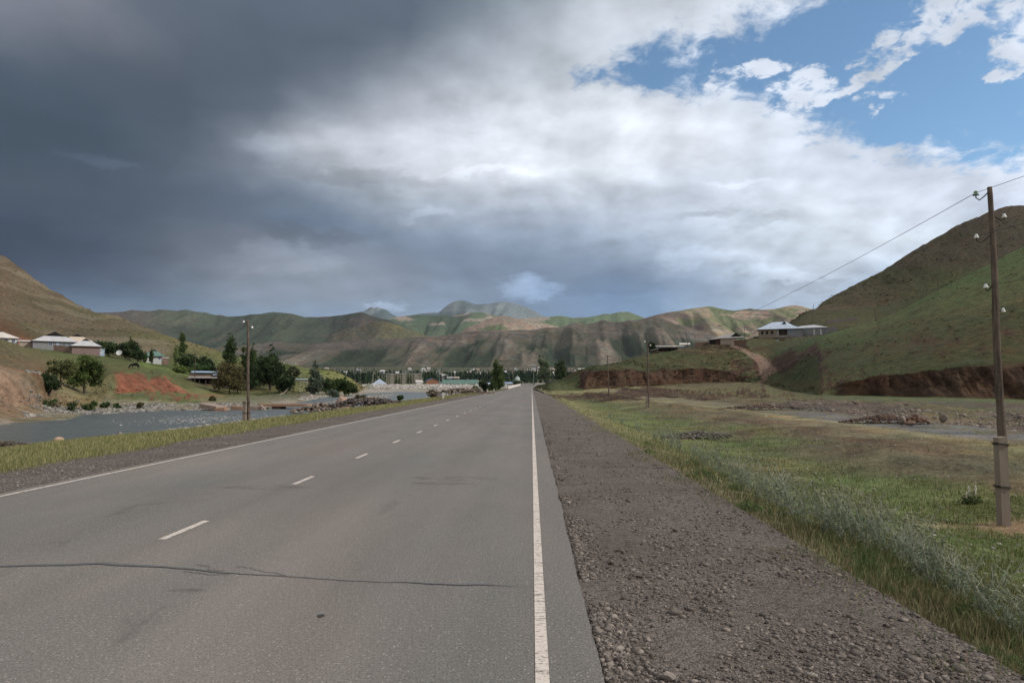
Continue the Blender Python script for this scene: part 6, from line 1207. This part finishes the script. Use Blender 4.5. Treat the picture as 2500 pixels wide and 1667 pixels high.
def white_flowers():
    p = spot(2373, 14.2); t = thing('flowering_plant', 'white-flowered mullein clump near the pole base', 'plant', p); rng = np.random.default_rng(5); m = MB(); V = []
    st = [(-.10, 0, .24), (-.03, .02, .34), (.07, 0, .40), (.10, .03, .30)]
    for x, y, z in st: m.tube([(x*.3, y, 0), (x, y, z)], .006, 5)
    m.build('stem', M_LEAF if False else M_BARK, t); P = np.array([(x+rng.normal()*.012, y+rng.normal()*.012, z-.2*rng.random()) for x, y, z in st for _ in range(40)]); V, F, C = leaf_quads(P, .02, np.array(alb(206, 200, 184))+0*P, rng); mesh_np('flowers', V, F, M_LEAF, C, parent=t)
    P = np.abs(rng.normal(size=(160, 3)))*np.array([0, 0, .05])+rng.normal(size=(160, 3))*np.array([.09, .06, 0]); V, F, C = leaf_quads(P, .05, np.array(alb(70, 84, 44))+0*P, rng); mesh_np('leaves', V, F, M_LEAF, C, parent=t)
white_flowers()
# the wooded town: one mass of poplars with roofs among them
def belt():
    rng = np.random.default_rng(77); Ps = []; Cs = []; Ss = []
    n = 1500
    for i in range(n):
        px = rng.uniform(745, 1500); D = 900*(2.1**rng.random()); u = float(ray(px, 930)[0])
        if rng.random() > np.interp(px, [745, 800, 860, 930, 1040, 1060, 1380, 1500], [.5, .9, 1, .55, .6, 1, 1, .7]): continue
        if D > 1500 and rng.random() < .45: continue
        H = rng.uniform(9, 17)*(1 if D < 1300 else .7); W = H*rng.uniform(.14, .28); q = 46 if D < 1350 else 26; k = rng.random(q)**.9
        r = W*.5*np.sin(np.pi*np.minimum(1, k*.85+.14))**.7; a = rng.random(q)*6.28; rr = r*np.sqrt(rng.random(q))*1.1
        z0 = float(np.interp(D, [398, 420, 900, 1500, 2500, 4200], [-.3, 1, 1.2, 21, 70, 120])); Ps.append(np.stack([u*D+rr*np.cos(a), D+rr*np.sin(a), z0+k*H], -1))
        b = rng.random(); c = np.array(alb(36, 52, 40))*(1-b)+np.array(alb(66, 84, 56))*b; Cs.append(c*(0.7+.6*rng.random((q, 1)))*(0.75+.4*(np.cos(a)[:, None] > 0))); Ss.append(np.full(q, H*.12))  # leaves on the sun side painted lighter, the other side darker
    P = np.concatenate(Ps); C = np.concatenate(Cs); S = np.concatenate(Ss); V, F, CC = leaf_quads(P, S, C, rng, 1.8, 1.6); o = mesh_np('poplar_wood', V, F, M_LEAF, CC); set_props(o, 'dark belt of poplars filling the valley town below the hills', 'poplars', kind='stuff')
belt()
def far_houses():
    rng = np.random.default_rng(78); roofs = [M_ROOFW, M_ROOFG, M_ROOFC, M_WWHITE]
    protos = []
    for k in range(4):
        t = thing('far_house', 'distant village house with ' + ['white walls and a pale slate roof', 'grey walls and a grey sheet roof', 'beige walls and a cream roof', 'white walls and a whitewashed roof'][k] + ' among the far poplars', 'house', (0, 0, 0), 0, 'distant village houses'); MB().box(-4.5, 4.5, -3.5, 3.5, -2, 3.4).build('wall', [M_WWHITE, M_WGREY, M_WBEIGE, M_WWHITE][k], t)
        r = MB(); r.add([(-5.2, -4.2, 3.4), (5.2, -4.2, 3.4), (5.2, 4.2, 3.4), (-5.2, 4.2, 3.4), (-3, 0, 6.2), (3, 0, 6.2)], [(0, 1, 5, 4), (2, 3, 4, 5), (1, 2, 5), (3, 0, 4), (0, 3, 2, 1)]); r.build('roof', roofs[k], t); protos.append(t)
    used = set()
    for i in range(46):
        px = rng.uniform(765, 1500); D = rng.uniform(1350, 2050) if i % 5 else rng.uniform(1000, 1300); u = float(ray(px, 900)[0]); z = float(np.interp(D, [398, 420, 900, 1500, 2500, 4200], [-.3, 1, 1.2, 21, 70, 120])); z += 3.5 if D < 1600 else 1.0
        k = i % 4; loc = (u*D, D, z); rz = rng.uniform(-.6, .6)
        if k not in used: used.add(k); protos[k].location = loc; protos[k].rotation_euler = (0, 0, rz)
        else: copy_tree(protos[k], loc, rz, rng.uniform(.8, 1.3))
    t = thing('house', 'white two-storey house highest among the distant houses, right of the road end', 'house', at(1303, 900, 1700)); MB().box(-6, 5, -4, 4, -4, 8.5).build('wall', M_WWHITE, t); MB().box(-7, 8, -5, 5, 8.503, 9.3).build('roof', M_WWHITE, t); MB().box(-5.4, 4.4, -4.1, -3.98, 3.4, 5.0).build('balcony', M_DARK, t)
far_houses()

# ---------------------------------------------------------------- stones, slabs and rubble
def sample_land(Lnd, pxa, pxb, Da, Db, n, seed, umin=None):
    rng = np.random.default_rng(seed); px = rng.uniform(pxa, pxb, n); u = ray(px, 950.0)[0]; Y = 1/rng.uniform(1/Db, 1/Da, n)
    return u*Y, Y, rng
def land_at(Lnd, X, Y):
    """height of the built land surface and its colour at many points"""
    u = X/Y; j = np.clip(np.searchsorted(Lnd.us, u), 0, len(Lnd.us)-1); GX, GY, GZ = Lnd.grid; z = np.empty(len(X)); c = np.empty((len(X), 3)); Cg = Lnd.cgrid
    for s in range(0, len(X), 20000):
        sl = slice(s, s+20000); yy = GY[:, j[sl]]; i = np.clip((yy < Y[sl]).sum(0), 1, GY.shape[0]-1); y0 = GY[i-1, j[sl]]; y1 = GY[i, j[sl]]; f = np.clip((Y[sl]-y0)/np.maximum(y1-y0, 1e-6), 0, 1)
        z[sl] = GZ[i-1, j[sl]]*(1-f)+GZ[i, j[sl]]*f; c[sl] = Cg[i, j[sl]]
    return z, c
def scatter_px(pa, pb, ya, yb, D_of, n, seed):
    rng = np.random.default_rng(seed); px = rng.uniform(pa, pb, n); py = rng.uniform(ya, yb, n) if np.isscalar(ya) else rng.random(n); return px, py, rng
def shoulder():
    X = []; Y = []; rng = np.random.default_rng(91); n = 34000
    Yr = 1/rng.uniform(1/34, 1/3.2, n); Xr = rng.uniform(.40, 2.75, n); edge = np.abs(rng.normal(0, .10, n//4)); Xr[:n//4] = .41+edge
    keep = fbm(Xr*2.2, Yr*1.1, 4, 92) >.30+.22*rng.random(n); Xr = Xr[keep]; Yr = Yr[keep]; S = np.clip(np.exp(rng.normal(-4.35, .5, len(Xr))), .006, .07)*(1+Yr*.02)
    Zr = -.03+0*Xr; stones('shoulder_stones', Xr, Yr, Zr, S, (66, 58, 54), (140, 128, 118), 93, .6, label='loose stones strewn over the right gravel shoulder')
    n = 7000; Yl = 1/rng.uniform(1/60, 1/9, n); Xl = -rng.uniform(7.92, 10.1, n); S = np.clip(np.exp(rng.normal(-3.9, .4, n)), .01, .07); stones('shoulder_stones', Xl, Yl, -.03+0*Xl, S, (84, 76, 74), (140, 132, 126), 94, .6, label='loose stones along the left gravel shoulder')
shoulder()
def cobbles():
    rng = np.random.default_rng(95)
    def band(name, label, pa, pb, ylo, yhi, zoff, n, smin, smax, c0, c1, seed, Lnd=LL, Dlo=None, Dhi=None):
        r = np.random.default_rng(seed); px = r.uniform(pa, pb, n); D = np.exp(r.uniform(np.log(np.interp(px, *Dlo)), np.log(np.interp(px, *Dhi)))); X = ray(px, 990.0)[0]*D; z, c = land_at(Lnd, X, D); s = smin*(smax/smin)**(r.random(n)**1.6)
        k = (fbm(X*.25, D*.12, 4, seed) > .44); k &= z > -2.0; stones(name, X[k], D[k], z[k]+zoff, s[k], c0, c1, seed, .65, label=label)
    band('river_cobbles', 'band of pale cobbles along the far river bank', 60, 700, 0, 0, 0, 9000, .12, .5, (82, 78, 72), (160, 154, 146), 96, Dlo=([60, 190, 420, 700], [68, 78, 92, 100]), Dhi=([60, 190, 420, 700], [86, 98, 108, 118]))
    band('river_cobbles', 'pale stones on the near shore of the river', 0, 700, 0, 0, 0, 4200, .06, .3, (110, 104, 96), (176, 170, 160), 97, Dlo=([0, 300, 700], [27, 33, 60]), Dhi=([0, 300, 700], [37, 46, 88]))
    r = np.random.default_rng(98); n = 1500; px = r.normal(500, 80, n); py = r.normal(1022, 5.5, n)-(px-500)*.05; D = 3.45*1667/(py-940); X = ray(px, py)[0]*D; k = (py > 1006)*(py < 1042); stones('river_cobbles', X[k], D[k], -1.93+0*X[k], np.clip(r.lognormal(-1.9, .4, k.sum()), .06, .3), (84, 86, 86), (148, 150, 150), 98, .5, label='wet pale stones of the gravel bar in the river')
    r = np.random.default_rng(99); n = 5200; px = r.uniform(884, 1236, n); D = r.uniform(397.5, 408, n); X = ray(px, 944.0)[0]*D; z = np.interp(D, [397.5, 405, 408], [-.5, 1.5, 1.6]); stones('rubble_embankment', X, D, z, r.uniform(.3, 1.3, n), (120, 112, 106), (206, 200, 192), 99, .7, label='long bank of pale rubble stones in front of the town')
    n = 5000; px = r.uniform(730, 1225, n); D = 1/r.uniform(1/390, 1/150, n); X = ray(px, 955.0)[0]*D; z, c = land_at(LL, X, D); k = (X < -27)*(z > -1.95); stones('river_cobbles', X[k], D[k], z[k], r.uniform(.15, .55, k.sum()), (110, 102, 98), (190, 182, 176), 100, .6, label='scattered pale stones of the upper river bed')
def heap(name, label, px, D, L, W, H, n, s0, s1, c0, c1, seed, rz=0.0, zb=None):
    r = np.random.default_rng(seed); a = r.normal(0, .38, n); b = r.normal(0, .36, n); q = np.sqrt(a*a+b*b); k = q < 1; a, b, q = a[k], b[k], q[k]; p = spot(px, D); X = p.x+(a*L*math.cos(rz)-b*W*math.sin(rz)); Y = D+(a*L*math.sin(rz)+b*W*math.cos(rz)); base = (zb if zb is not None else p.z)
    Z = base+H*np.clip(1-(q)**1.3, 0, 1)*(.75+.5*vnoise(a*5+seed, b*5, seed)); o = stones(name, X, Y, Z, s0+(s1-s0)*r.random(len(X))**2, c0, c1, seed, .75, kind=None, label=label); o['category'] = 'stone heap'
def slab(label, a, b, D, h, t, col, tilt=0.0, D2=None, sk=0.0):
    pa = at(a[0], a[1], D); pb = at(b[0], b[1], D2 or D); m = MB(); d = (pb-pa); n = Vector((-d.y, d.x, 0)).normalized()*t; up = Vector((0, sk, -1)).normalized()*h
    V = [pa, pb, pb+n, pa+n, pa+up, pb+up, pb+n+up, pa+n+up]; V = [v+Vector((random.uniform(-.03, .03), random.uniform(-.03, .03), random.uniform(-.03, .03))) for v in V]; m.add(V, [(0, 1, 2, 3), (7, 6, 5, 4), (0, 4, 5, 1), (1, 5, 6, 2), (2, 6, 7, 3), (3, 7, 4, 0)]); o = m.build('concrete_slab', col); 
    bv = o.modifiers.new('b', 'BEVEL'); bv.width = .04; set_props(o, label, 'concrete slab'); return o
M_SLAB = mat_plain('old_concrete', alb(150, 130, 116), .95, .2, 1.8, bump=.5); M_SLABO = mat_plain('rusty_concrete', alb(156, 120, 96), .95, .2, 1.8, bump=.5)
LL.cgrid = None; LR.cgrid = None
def grab(L):
    me = L.obj.data; n = len(me.vertices); a = np.empty(n*4, np.float32); me.color_attributes['Col'].data.foreach_get('color', a); L.cgrid = a.reshape(L.grid[0].shape+(4,))[..., :3]
grab(LL); grab(LR); cobbles()
slab('tilted concrete slab sliding down the far river bank, leftmost', (486, 984), (527, 992), 95, .62, 1.6, M_SLAB, D2=93)
slab('short pinkish concrete slab lying in the water', (524, 997), (549, 994), 92, .45, 1.2, M_SLABO)
slab('orange-stained concrete slab upright behind the roadside pole', (563, 989), (598, 993), 96, .72, .5, M_SLABO)
slab('grey concrete slab right of the roadside pole', (609, 991), (638, 990), 96, .62, .5, M_SLAB); slab('thin slab leaning against the grey one by the bridge', (636, 988), (646, 998), 95.5, .25, .5, M_SLAB)
def bridge():
    D = 100; a = at(632, 986, D); b = at(751, 985.5, D); t = thing('footbridge', 'low flat concrete footbridge over the river channel', 'bridge', (a.x, D, a.z)); L = b.x-a.x
    MB().box(0, L, 0, 2.6, -.38, 0).build('deck', M_SLABO, t); MB().box(L*.26, L*.44, .1, 2.4, -1.2, -.383).build('pier', mat_plain('wet_pier', alb(72, 54, 46), .9, .2, 2), t); MB().box(L*.96, L*1.06, .1, 2.4, -1.2, -.383).build('abutment', M_SLAB, t)
bridge()
boulder('big pale pinkish boulder on the rubble heap by the bridge', at(840, 987, 84), 2.0, 1.7, 2.3, (158, 130, 112), 3); boulder('white slab-like rock in front of the big pinkish boulder', at(842, 986, 81), 1.1, .7, .7, (186, 176, 168), 4, .3, tilt=-.5)
heap('rubble_heap', 'greyish-brown rubble heap left of the big boulder', 790, 84, 4.6, 2.4, 1.0, 700, .12, .55, (92, 78, 68), (158, 142, 126), 110); heap('rubble_heap', 'long heap of dark stones right of the big boulder', 903, 80, 5.6, 2.0, 1.1, 1500, .12, .42, (46, 40, 40), (112, 100, 96), 111)
heap('rubble_heap', 'brown rubble bank with brushwood beyond the first marker post', 1128, 128, 7.0, 2.5, 1.2, 900, .15, .5, (70, 56, 48), (146, 132, 120), 112)
heap('rubble_heap', 'low stone heap at the bridge end', 722+40, 92, 2.4, 1.6, .7, 300, .1, .35, (96, 82, 72), (160, 146, 132), 113)
for lab, px, D, sx, sy, sz, c, s in [('pale rounded boulder on the near river shore', 143, 34.5, .62, .5, .58, (176, 146, 120), 5), ('flat tan boulder at the water edge', 279, 39.5, .95, .6, .35, (168, 140, 120), 6), ('grey boulder beside the flat tan one', 291, 39, .45, .45, .5, (132, 120, 112), 7), ('brown stone at the edge of the left verge', 322, 40, .6, .5, .25, (130, 108, 92), 8)]:
    p = spot(px, D); boulder(lab, (p.x, p.y, p.z+sz*.3), sx, sy, sz, c, s)
def dark_bank():
    heap('rubble_heap', 'dark eroded stone edge at the left side of the photograph', 15, 26.5, 2.3, .8, .35, 900, .05, .22, (40, 34, 30), (104, 92, 80), 114, -.25)
dark_bank()
def brush():
    for i, (lab, px, D, L, rz) in enumerate([('bleached driftwood branch, left one by the river trees', 735, 168, 4.5, -.3), ('bleached forked driftwood, right one by the river trees', 768, 170, 3.8, .5), ('short leaning stick under the river trees', 693, 176, 2.4, .9)]):
        p = spot(px, D); m = MB(); random.seed(i); m.tube([(-L/2, 0, .05), (0, 0, .5), (L/2, 0, .9+.4*i % 2)], [.16, .12, .05], 6); m.tube([(0, 0, .5), (L*.2, .1, 1.2)], [.09, .04], 5); m.tube([(-L*.2, 0, .3), (-L*.4, .2, 1.0)], [.08, .03], 5); o = m.build('driftwood', mat_plain('driftwood', alb(150, 132, 116), .9, .2, 4)); o.location = p; o.rotation_euler = (0, 0, rz); set_props(o, lab, 'driftwood')
brush()
def stick_fence():
    t = thing('stick_fence', 'ragged fence of upright sticks on the river meadow', 'fence', spot(345, 118)); random.seed(4); m = MB()
    for i in range(14): x = -1.6+i*.22; m.tube([(x, 0, -.1), (x+random.uniform(-.06, .06), 0, random.uniform(.45, .95))], .022, 5)
    for x in (-2.1, -1.9, -1.7): m.tube([(x, 0, -.1), (x+.4, 0, .5)], .03, 5)
    for i in range(9): x = -4.3-.24*i; m.tube([(x, 1.5, -.1), (x, 1.5, random.uniform(.25, .5))], .02, 5)
    m.build('stakes', M_WOOD, t)
stick_fence()
# right-hand field
boulder('leaning grey stone slab beside the dirt mound in the right field', at(2203, 1026, 36.5), .30, .5, .55, (128, 112, 100), 9, tilt=.3); boulder('square grey stone block standing alone in the right field', at(2304, 1021, 37), .42, .4, .50, (122, 110, 98), 10); boulder('low reddish-brown rock at the foot of the leaning slab', at(2222, 1032, 35.5), .65, .4, .26, (112, 88, 74), 11)
heap('rubble_heap', 'brown earth mound left of the leaning slab', 2160, 38, 2.6, .9, .38, 1300, .04, .18, (70, 52, 44), (118, 96, 84), 115); heap('rubble_heap', 'reddish clod heap between the slab and the stone block', 2236, 37, .9, .5, .36, 420, .04, .16, (84, 56, 44), (126, 92, 76), 116); heap('rubble_heap', 'dark gravel bank in the middle of the right field', 1700, 31, 2.6, 1.2, .28, 1500, .03, .12, (62, 58, 54), (128, 120, 112), 117, .5); heap('rubble_heap', 'dark earth heap beyond the field, before the big slope', 1870, 58, 4.5, 1.8, .4, 900, .06, .22, (74, 62, 54), (124, 108, 96), 118)
boulder('white stone lying in the grass at the lower right', spot(2323, 7.75)+Vector((0, 0, .02)), .16, .12, .09, (196, 178, 164), 12); boulder('pale cobble at the bottom edge of the gravel shoulder', Vector((float(ray(1632, 1648)[0])*(-1.6/float(ray(1632, 1648)[1])), -1.6/float(ray(1632, 1648)[1]), .0)), .085, .065, .055, (150, 138, 128), 13)
def pebbles_field():
    rng = np.random.default_rng(120); n = 2000; px = rng.uniform(1400, 2560, n); Y = 1/rng.uniform(1/60, 1/6, n); X = ray(px, 1050.0)[0]*Y; k = (X > 3.2); X, Y = X[k], Y[k]; z, c = land_at(LR, X, Y); stones('field_stones', X, Y, z, np.clip(rng.lognormal(-3.7, .5, len(X)), .01, .09)*(1+Y*.010), (104, 94, 84), (186, 174, 162), 121, .6, label='pale pebbles scattered over the right field')
    n = 5200; Y = 1/rng.uniform(1/75, 1/24, n); X = rng.uniform(22.3, 33, n); z, c = land_at(LR, X, Y); k = fbm(X*.2, Y*.1, 4, 122) > .46; stones('field_stones', X[k], Y[k], z[k], np.clip(rng.lognormal(-2.4, .55, k.sum()), .03, .4), (84, 72, 64), (156, 144, 134), 123, .7, label='rubble strewn beyond the gravel track in the right field')
pebbles_field()

# ---------------------------------------------------------------- grass
def blades(name, label, X, Y, Z, H, W, C, seed, lean=.35):
    rng = np.random.default_rng(seed); n = len(X); a = rng.random(n)*6.283; dx, dy = np.cos(a), np.sin(a); b = rng.random(n)*6.283; l = lean*H*(.3+rng.random(n))
    P = np.stack([X, Y, Z], -1); s = np.stack([dx, dy, 0*dx], -1)*(W*.5)[:, None]; m = P+np.stack([np.cos(b)*l*.35, np.sin(b)*l*.35, H*.6], -1); tip = P+np.stack([np.cos(b)*l, np.sin(b)*l, H], -1)
    V = np.stack([P-s, P+s, m+s*.7, m-s*.7, tip, tip+s*.12], 1).reshape(-1, 3); i = np.arange(n)[:, None]*6; F = np.concatenate([i+np.array([0, 1, 2, 3]), i+np.array([3, 2, 5, 4])]); CC = np.repeat(C, 6, 0); o = mesh_np(name, V, F, M_GRASS, CC); set_props(o, label, 'grass', kind='stuff'); return o
M_GRASS = m_leaf('grass_blades', tr=.25)
def grass():
    rng = np.random.default_rng(130)
    def pal(n, w):
        ps = np.array([alb(*c) for c in w[0]]); k = rng.choice(len(ps), n, p=np.array(w[1])/sum(w[1])); return ps[k]*(.7+.6*rng.random((n, 1)))
    # field to the right
    n = 190000; px = rng.uniform(1320, 2620, n); Y = 1/rng.uniform(1/75, 1/3.4, n); X = ray(px, 1050.0)[0]*Y; k = (X > 2.75)*((X < 17.4) | (X > 23)); X, Y = X[k], Y[k]; z, c = land_at(LR, X, Y)
    g = c[:, 1]/(c[:, 0]+1e-6); keep = rng.random(len(X)) < np.clip((g-.84)*5.0, .05, 1)*np.clip((fbm(X*.9, Y*.6, 4, 139)-.30)*4.5, .15, 1); X, Y, z, c = X[keep], Y[keep], z[keep], c[keep]; n = len(X); dry = rng.random((n, 1)) < .22
    C = np.where(dry, pal(n, ([(140, 130, 92), (156, 142, 110)], [1, 1])), c*np.array([1.0, .98, .82])*(.6+.75*rng.random((n, 1)))); blades('grass', 'short green and dry grass covering the right field', X, Y, z-.01, (.035+.06*rng.random(n)**2)*(1+.5*(fbm(X, Y, 3, 131) > .56)), .004+.0007*Y, C, 132)
    # tall verge beside the shoulder
    n = 62000; Y = 1/rng.uniform(1/130, 1/3.0, n); w = rng.random(n)**1.2; X = 2.36+w*1.9+(fbm(Y*.7, Y*0, 4, 133)-.5)*1.2; k = rng.random(n) < np.clip(1.2-w*.8, .2, 1)*np.clip((fbm(X*1.2, Y*.6, 3, 134)-.40)*6, .10, 1); X, Y, w = X[k], Y[k], w[k]; n = len(X); z, c = land_at(LR, np.maximum(X, 2.3), Y); far = sstep(Y, 12, 30)
    Cn = pal(n, ([(92, 106, 60), (116, 118, 74), (150, 138, 100), (136, 108, 80), (78, 96, 50)], [3.5, 3, 2, 1, 3])); Cf = pal(n, ([(150, 146, 98), (134, 134, 84), (116, 124, 72)], [3, 3, 2])); C = Cn*(1-far[:, None])+Cf*far[:, None]
    blades('grass', 'ragged verge of dry and green grass along the right shoulder', X, Y, z-.02, (.03+.17*rng.random(n)**2.4)*np.clip(.35+w*1.8, .3, 1.1), .0045+.0007*Y, C, 135, .5)
    # left verge
    n = 120000; Y = 1/rng.uniform(1/160, 1/11, n); X = -rng.uniform(9.9, 18.5, n)-(fbm(Y*.4, Y*0, 4, 136)-.5)*.8; k = (X < -9.75); X, Y = X[k], Y[k]; z, c = land_at(LL, X, Y); n = len(X); C = pal(n, ([(140, 134, 84), (120, 124, 70), (158, 148, 104), (96, 106, 56)], [3, 3, 2.5, 1.2])); blades('grass', 'yellow-green grass verge between the left shoulder and the river', X, Y, z-.02, .04+.13*rng.random(n)**1.6, .004+.00055*Y, C, 137, .45)
    # straw round the post
    n = 5000; X = 9.2+rng.normal(0, 1.1, n); Y = 12.0+rng.normal(0, .42, n); z, c = land_at(LR, X, Y); blades('straw', 'pale dry straw lying round the concrete stub', X, Y, z+.004, .01+.03*rng.random(n), .006+0*X, pal(n, ([(176, 148, 118), (150, 128, 100)], [1, 1])), 138, 4.0)
    # tufts on the slopes
    for Lnd, name, lab, cond, n in ((LR, 'tussocks', 'grass tussocks and low scrub dotted over the right hill and bluff', lambda X, Y, Z: (Z > 1.2)*(Y > 98), 15000), (LL, 'tussocks', 'tussocks, scrub and weeds dotted over the left slopes', lambda X, Y, Z: (Z > -1.1)*(Y > 60)*(Y < 560), 13000)):
        GX, GY, GZ = Lnd.grid; idx = np.argwhere(cond(GX, GY, GZ)); r = idx[rng.choice(len(idx), n)]; X = GX[r[:, 0], r[:, 1]]+rng.normal(0, .3, n); Y = GY[r[:, 0], r[:, 1]]; Z = GZ[r[:, 0], r[:, 1]]; c = Lnd.cgrid[r[:, 0], r[:, 1]]
        k = fbm(X*.07, Z*.25+Y*.02, 4, 141) > .46; X, Y, Z, c = X[k], Y[k], Z[k], c[k]; n = len(X); S = np.clip(Y*.0022, .12, 1.0)*(.4+rng.random(n)**2*1.2); q = 7; P = np.repeat(np.stack([X, Y, Z], -1), q, 0)+rng.normal(size=(n*q, 3))*np.repeat(S, q)[:, None]*np.array([.55, .4, .10])+np.array([0, 0, .04])
        C = np.repeat(c*(.38+.6*rng.random((n, 1)))*np.array([.95, 1.0, .85]), q, 0)*(.8+.4*rng.random((n*q, 1))); V, F, CC = leaf_quads(P, np.repeat(S, q)*.45, C, rng, 1.3, .5); o = mesh_np(name, V, F, M_LEAF, CC); set_props(o, lab, 'tussocks', kind='stuff')
grass()
# globe thistles and other weeds of the verge
def thistle_parts(seed, H=.75):
    rng = np.random.default_rng(seed); random.seed(seed); t = thing('globe_thistle', 'grey-green globe thistle with round spiky heads on the right verge', 'thistle', (0, 0, 0), 0, 'globe thistles along the right verge'); st = MB(); heads = []; LP = []
    for i in range(rng.integers(6, 9)):
        a = rng.random()*6.28; l = rng.uniform(.12, .38); h = H*rng.uniform(.7, 1.05); e = np.array([math.cos(a)*l, math.sin(a)*l, h]); m = e*np.array([.45, .45, .55]); st.tube([(0, 0, -.02), tuple(m), tuple(e)], [.006, .0045, .003], 5, wob=.2); heads.append((e, rng.uniform(.022, .034)))
        for j in range(rng.integers(2, 4)):
            q = rng.uniform(.5, .8); b = m+(e-m)*(q-.4)*1.4; b2 = b+np.array([rng.normal()*.10, rng.normal()*.10, rng.uniform(.05, .18)]); st.tube([tuple(b), tuple(b2)], [.0035, .0025], 4); heads.append((b2, rng.uniform(.014, .022)))
        for q in np.linspace(.02, .66, 20):
            p = (m*q/.5 if q < .5 else m+(e-m)*(q-.5)/.5); LP.append(p+rng.normal(size=3)*np.array([.05, .05, .03])*(1.3-q))
    stm = NT('thistle_stem'); M_ST = stm.done(alb(146, 148, 128), .8, .2)
    st.build('stem', M_ST, t); LP = np.array(LP); LP = np.repeat(LP, 2, 0)+rng.normal(size=(len(LP)*2, 3))*.03; LP[:, 2] = np.maximum(LP[:, 2], .01); c0, c1 = np.array(alb(86, 100, 76)), np.array(alb(146, 156, 132)); f = rng.random((len(LP), 1)); V, F, C = leaf_quads(LP, .016, c0*(1-f)+c1*f, rng, 4.5, .8); mesh_np('leaves', V, F, M_LEAF, C, parent=t)
    for e, r in heads:
        d = rng.normal(size=(46, 3)); d /= np.linalg.norm(d, axis=1)[:, None]; m = MB(); m.lathe([(r*.35*math.sin(x)+.0004, -r*.62*math.cos(x)) for x in np.linspace(0.1, 3.04, 6)] if False else [(r*.62*math.sin(x), -r*.62*math.cos(x)) for x in np.linspace(.1, 3.04, 6)], tuple(e), 8)
        for q in d: p = e+q*r*.5; s = np.cross(q, [0.3, .2, 1.]); s /= np.linalg.norm(s)+1e-6; s *= r*.11; m.add([tuple(p-s), tuple(p+s), tuple(e+q*r*1.15)], [(0, 1, 2)])
        m.build('flower_head', M_HEAD, t)
    return t
M_HEAD = mat_plain('thistle_head', alb(132, 136, 96), .85, .3, 90)
def _last_root():
    return [o for o in COL.objects if o.parent is None][-1]
def thistles():
    protos = [thistle_parts(s) for s in (201, 202, 203, 204)]; rng = np.random.default_rng(205); used = set(); k = 0
    spots = [(1935, 9.6), (1965, 9.0), (1900, 10.4), (2010, 8.6), (2045, 8.2), (1990, 9.9), (2190, 7.2), (2240, 6.8), (2150, 7.6), (2290, 6.4), (2330, 5.9), (2390, 5.4), (2440, 5.1), (2480, 4.9), (2110, 7.9), (2210, 7.6), (1830, 12.0), (1790, 13.2), (1760, 14.6), (1720, 16.4), (1850, 11.2), (1690, 18), (1640, 21.5), (1600, 25), (1560, 29.5), (1665, 19.5), (1875, 10.9), (2080, 8.5), (1520, 36), (1490, 44), (2260, 6.3), (1812, 12.6), (2350, 6.2), (1742, 15.4), (1620, 23), (2130, 8.3)]
    for px, D in spots:
        u = float(ray(px, 1150)[0]); x = u*D; z = land_at(LR, np.array([x]), np.array([D]))[0][0]; i = k % 4; loc = (x, D, z); s = rng.uniform(.60, .98)*(1.0 if D > 7 else .8); k += 1
        if i not in used: used.add(i); protos[i].location = loc; protos[i].scale = (s*1.15, s*1.15, s)
        else: copy_tree(protos[i], loc, rng.random()*6.28, (s*1.15, s*1.15, s))
        w = 'among the nearest thistles at the lower right corner' if D < 6.5 else 'in the dense clump level with the nearest pole' if D < 9.3 else 'in the row beyond the nearest clump' if D < 16 else 'far along the verge, small in the picture'
        (protos[i] if COL.objects[-1].name.startswith('zz') else ([o for o in (protos[i],) if tuple(round(q, 4) for q in o.location) == tuple(round(float(q), 4) for q in loc)] or [_last_root()])[0])['label'] = 'grey-green globe thistle with round spiky heads, ' + w
thistles()
def weeds():
    rng = np.random.default_rng(210); t = []
    for k in range(2):
        o = thing('weed', 'low leafy green weed growing at the edge of the gravel shoulder', 'weed', (0, 0, 0), 0, 'leafy weeds at the gravel edge'); n = 300; a = rng.random(n)*6.28; r = rng.random(n)**.7*.15; P = np.stack([np.cos(a)*r, np.sin(a)*r, .02+.10*rng.random(n)*(1-r*4)], -1); f = rng.random((n, 1)); C = np.array(alb(62, 82, 44))*(1-f)+np.array(alb(112, 128, 74))*f; V, F, CC = leaf_quads(P, .011, C, rng, 5.0, .6); mesh_np('leaves', V, F, M_LEAF, CC, parent=o); t.append(o)
    for i in range(44):
        D = 1/rng.uniform(1/22, 1/3.3); x = 2.72+abs(rng.normal())*.2+rng.random()*.8; loc = (x, D, (land_at(LR, np.array([max(x, 2.3)]), np.array([D]))[0][0] if x > 2.6 else -.035)); s = rng.uniform(.6, 1.3)*(.8 if D < 6 else 1)
        if i < 2: t[i].location = loc; t[i].scale = (s,)*3
        else: copy_tree(t[i % 2], loc, rng.random()*6.28, s)
weeds()
# ---------------------------------------------------------------- the air of the valley
def haze():
    m = bpy.data.materials.new('haze'); m.use_nodes = True; nt = m.node_tree; nt.nodes.clear(); o = nt.nodes.new('ShaderNodeOutputMaterial'); v = nt.nodes.new('ShaderNodeVolumePrincipled')
    v.inputs['Color'].default_value = (0.72, 0.84, 1.0, 1); v.inputs['Density'].default_value = HAZE; v.inputs['Anisotropy'].default_value = 0.1; nt.links.new(v.outputs[0], o.inputs['Volume'])
    b = MB().box(-9500, 9500, -500, 11500, -60, 1190).build('haze', m); set_props(b, kind='stuff'); b['label'] = 'thin bluish air over the valley'
HAZE = 2.0e-5
haze()
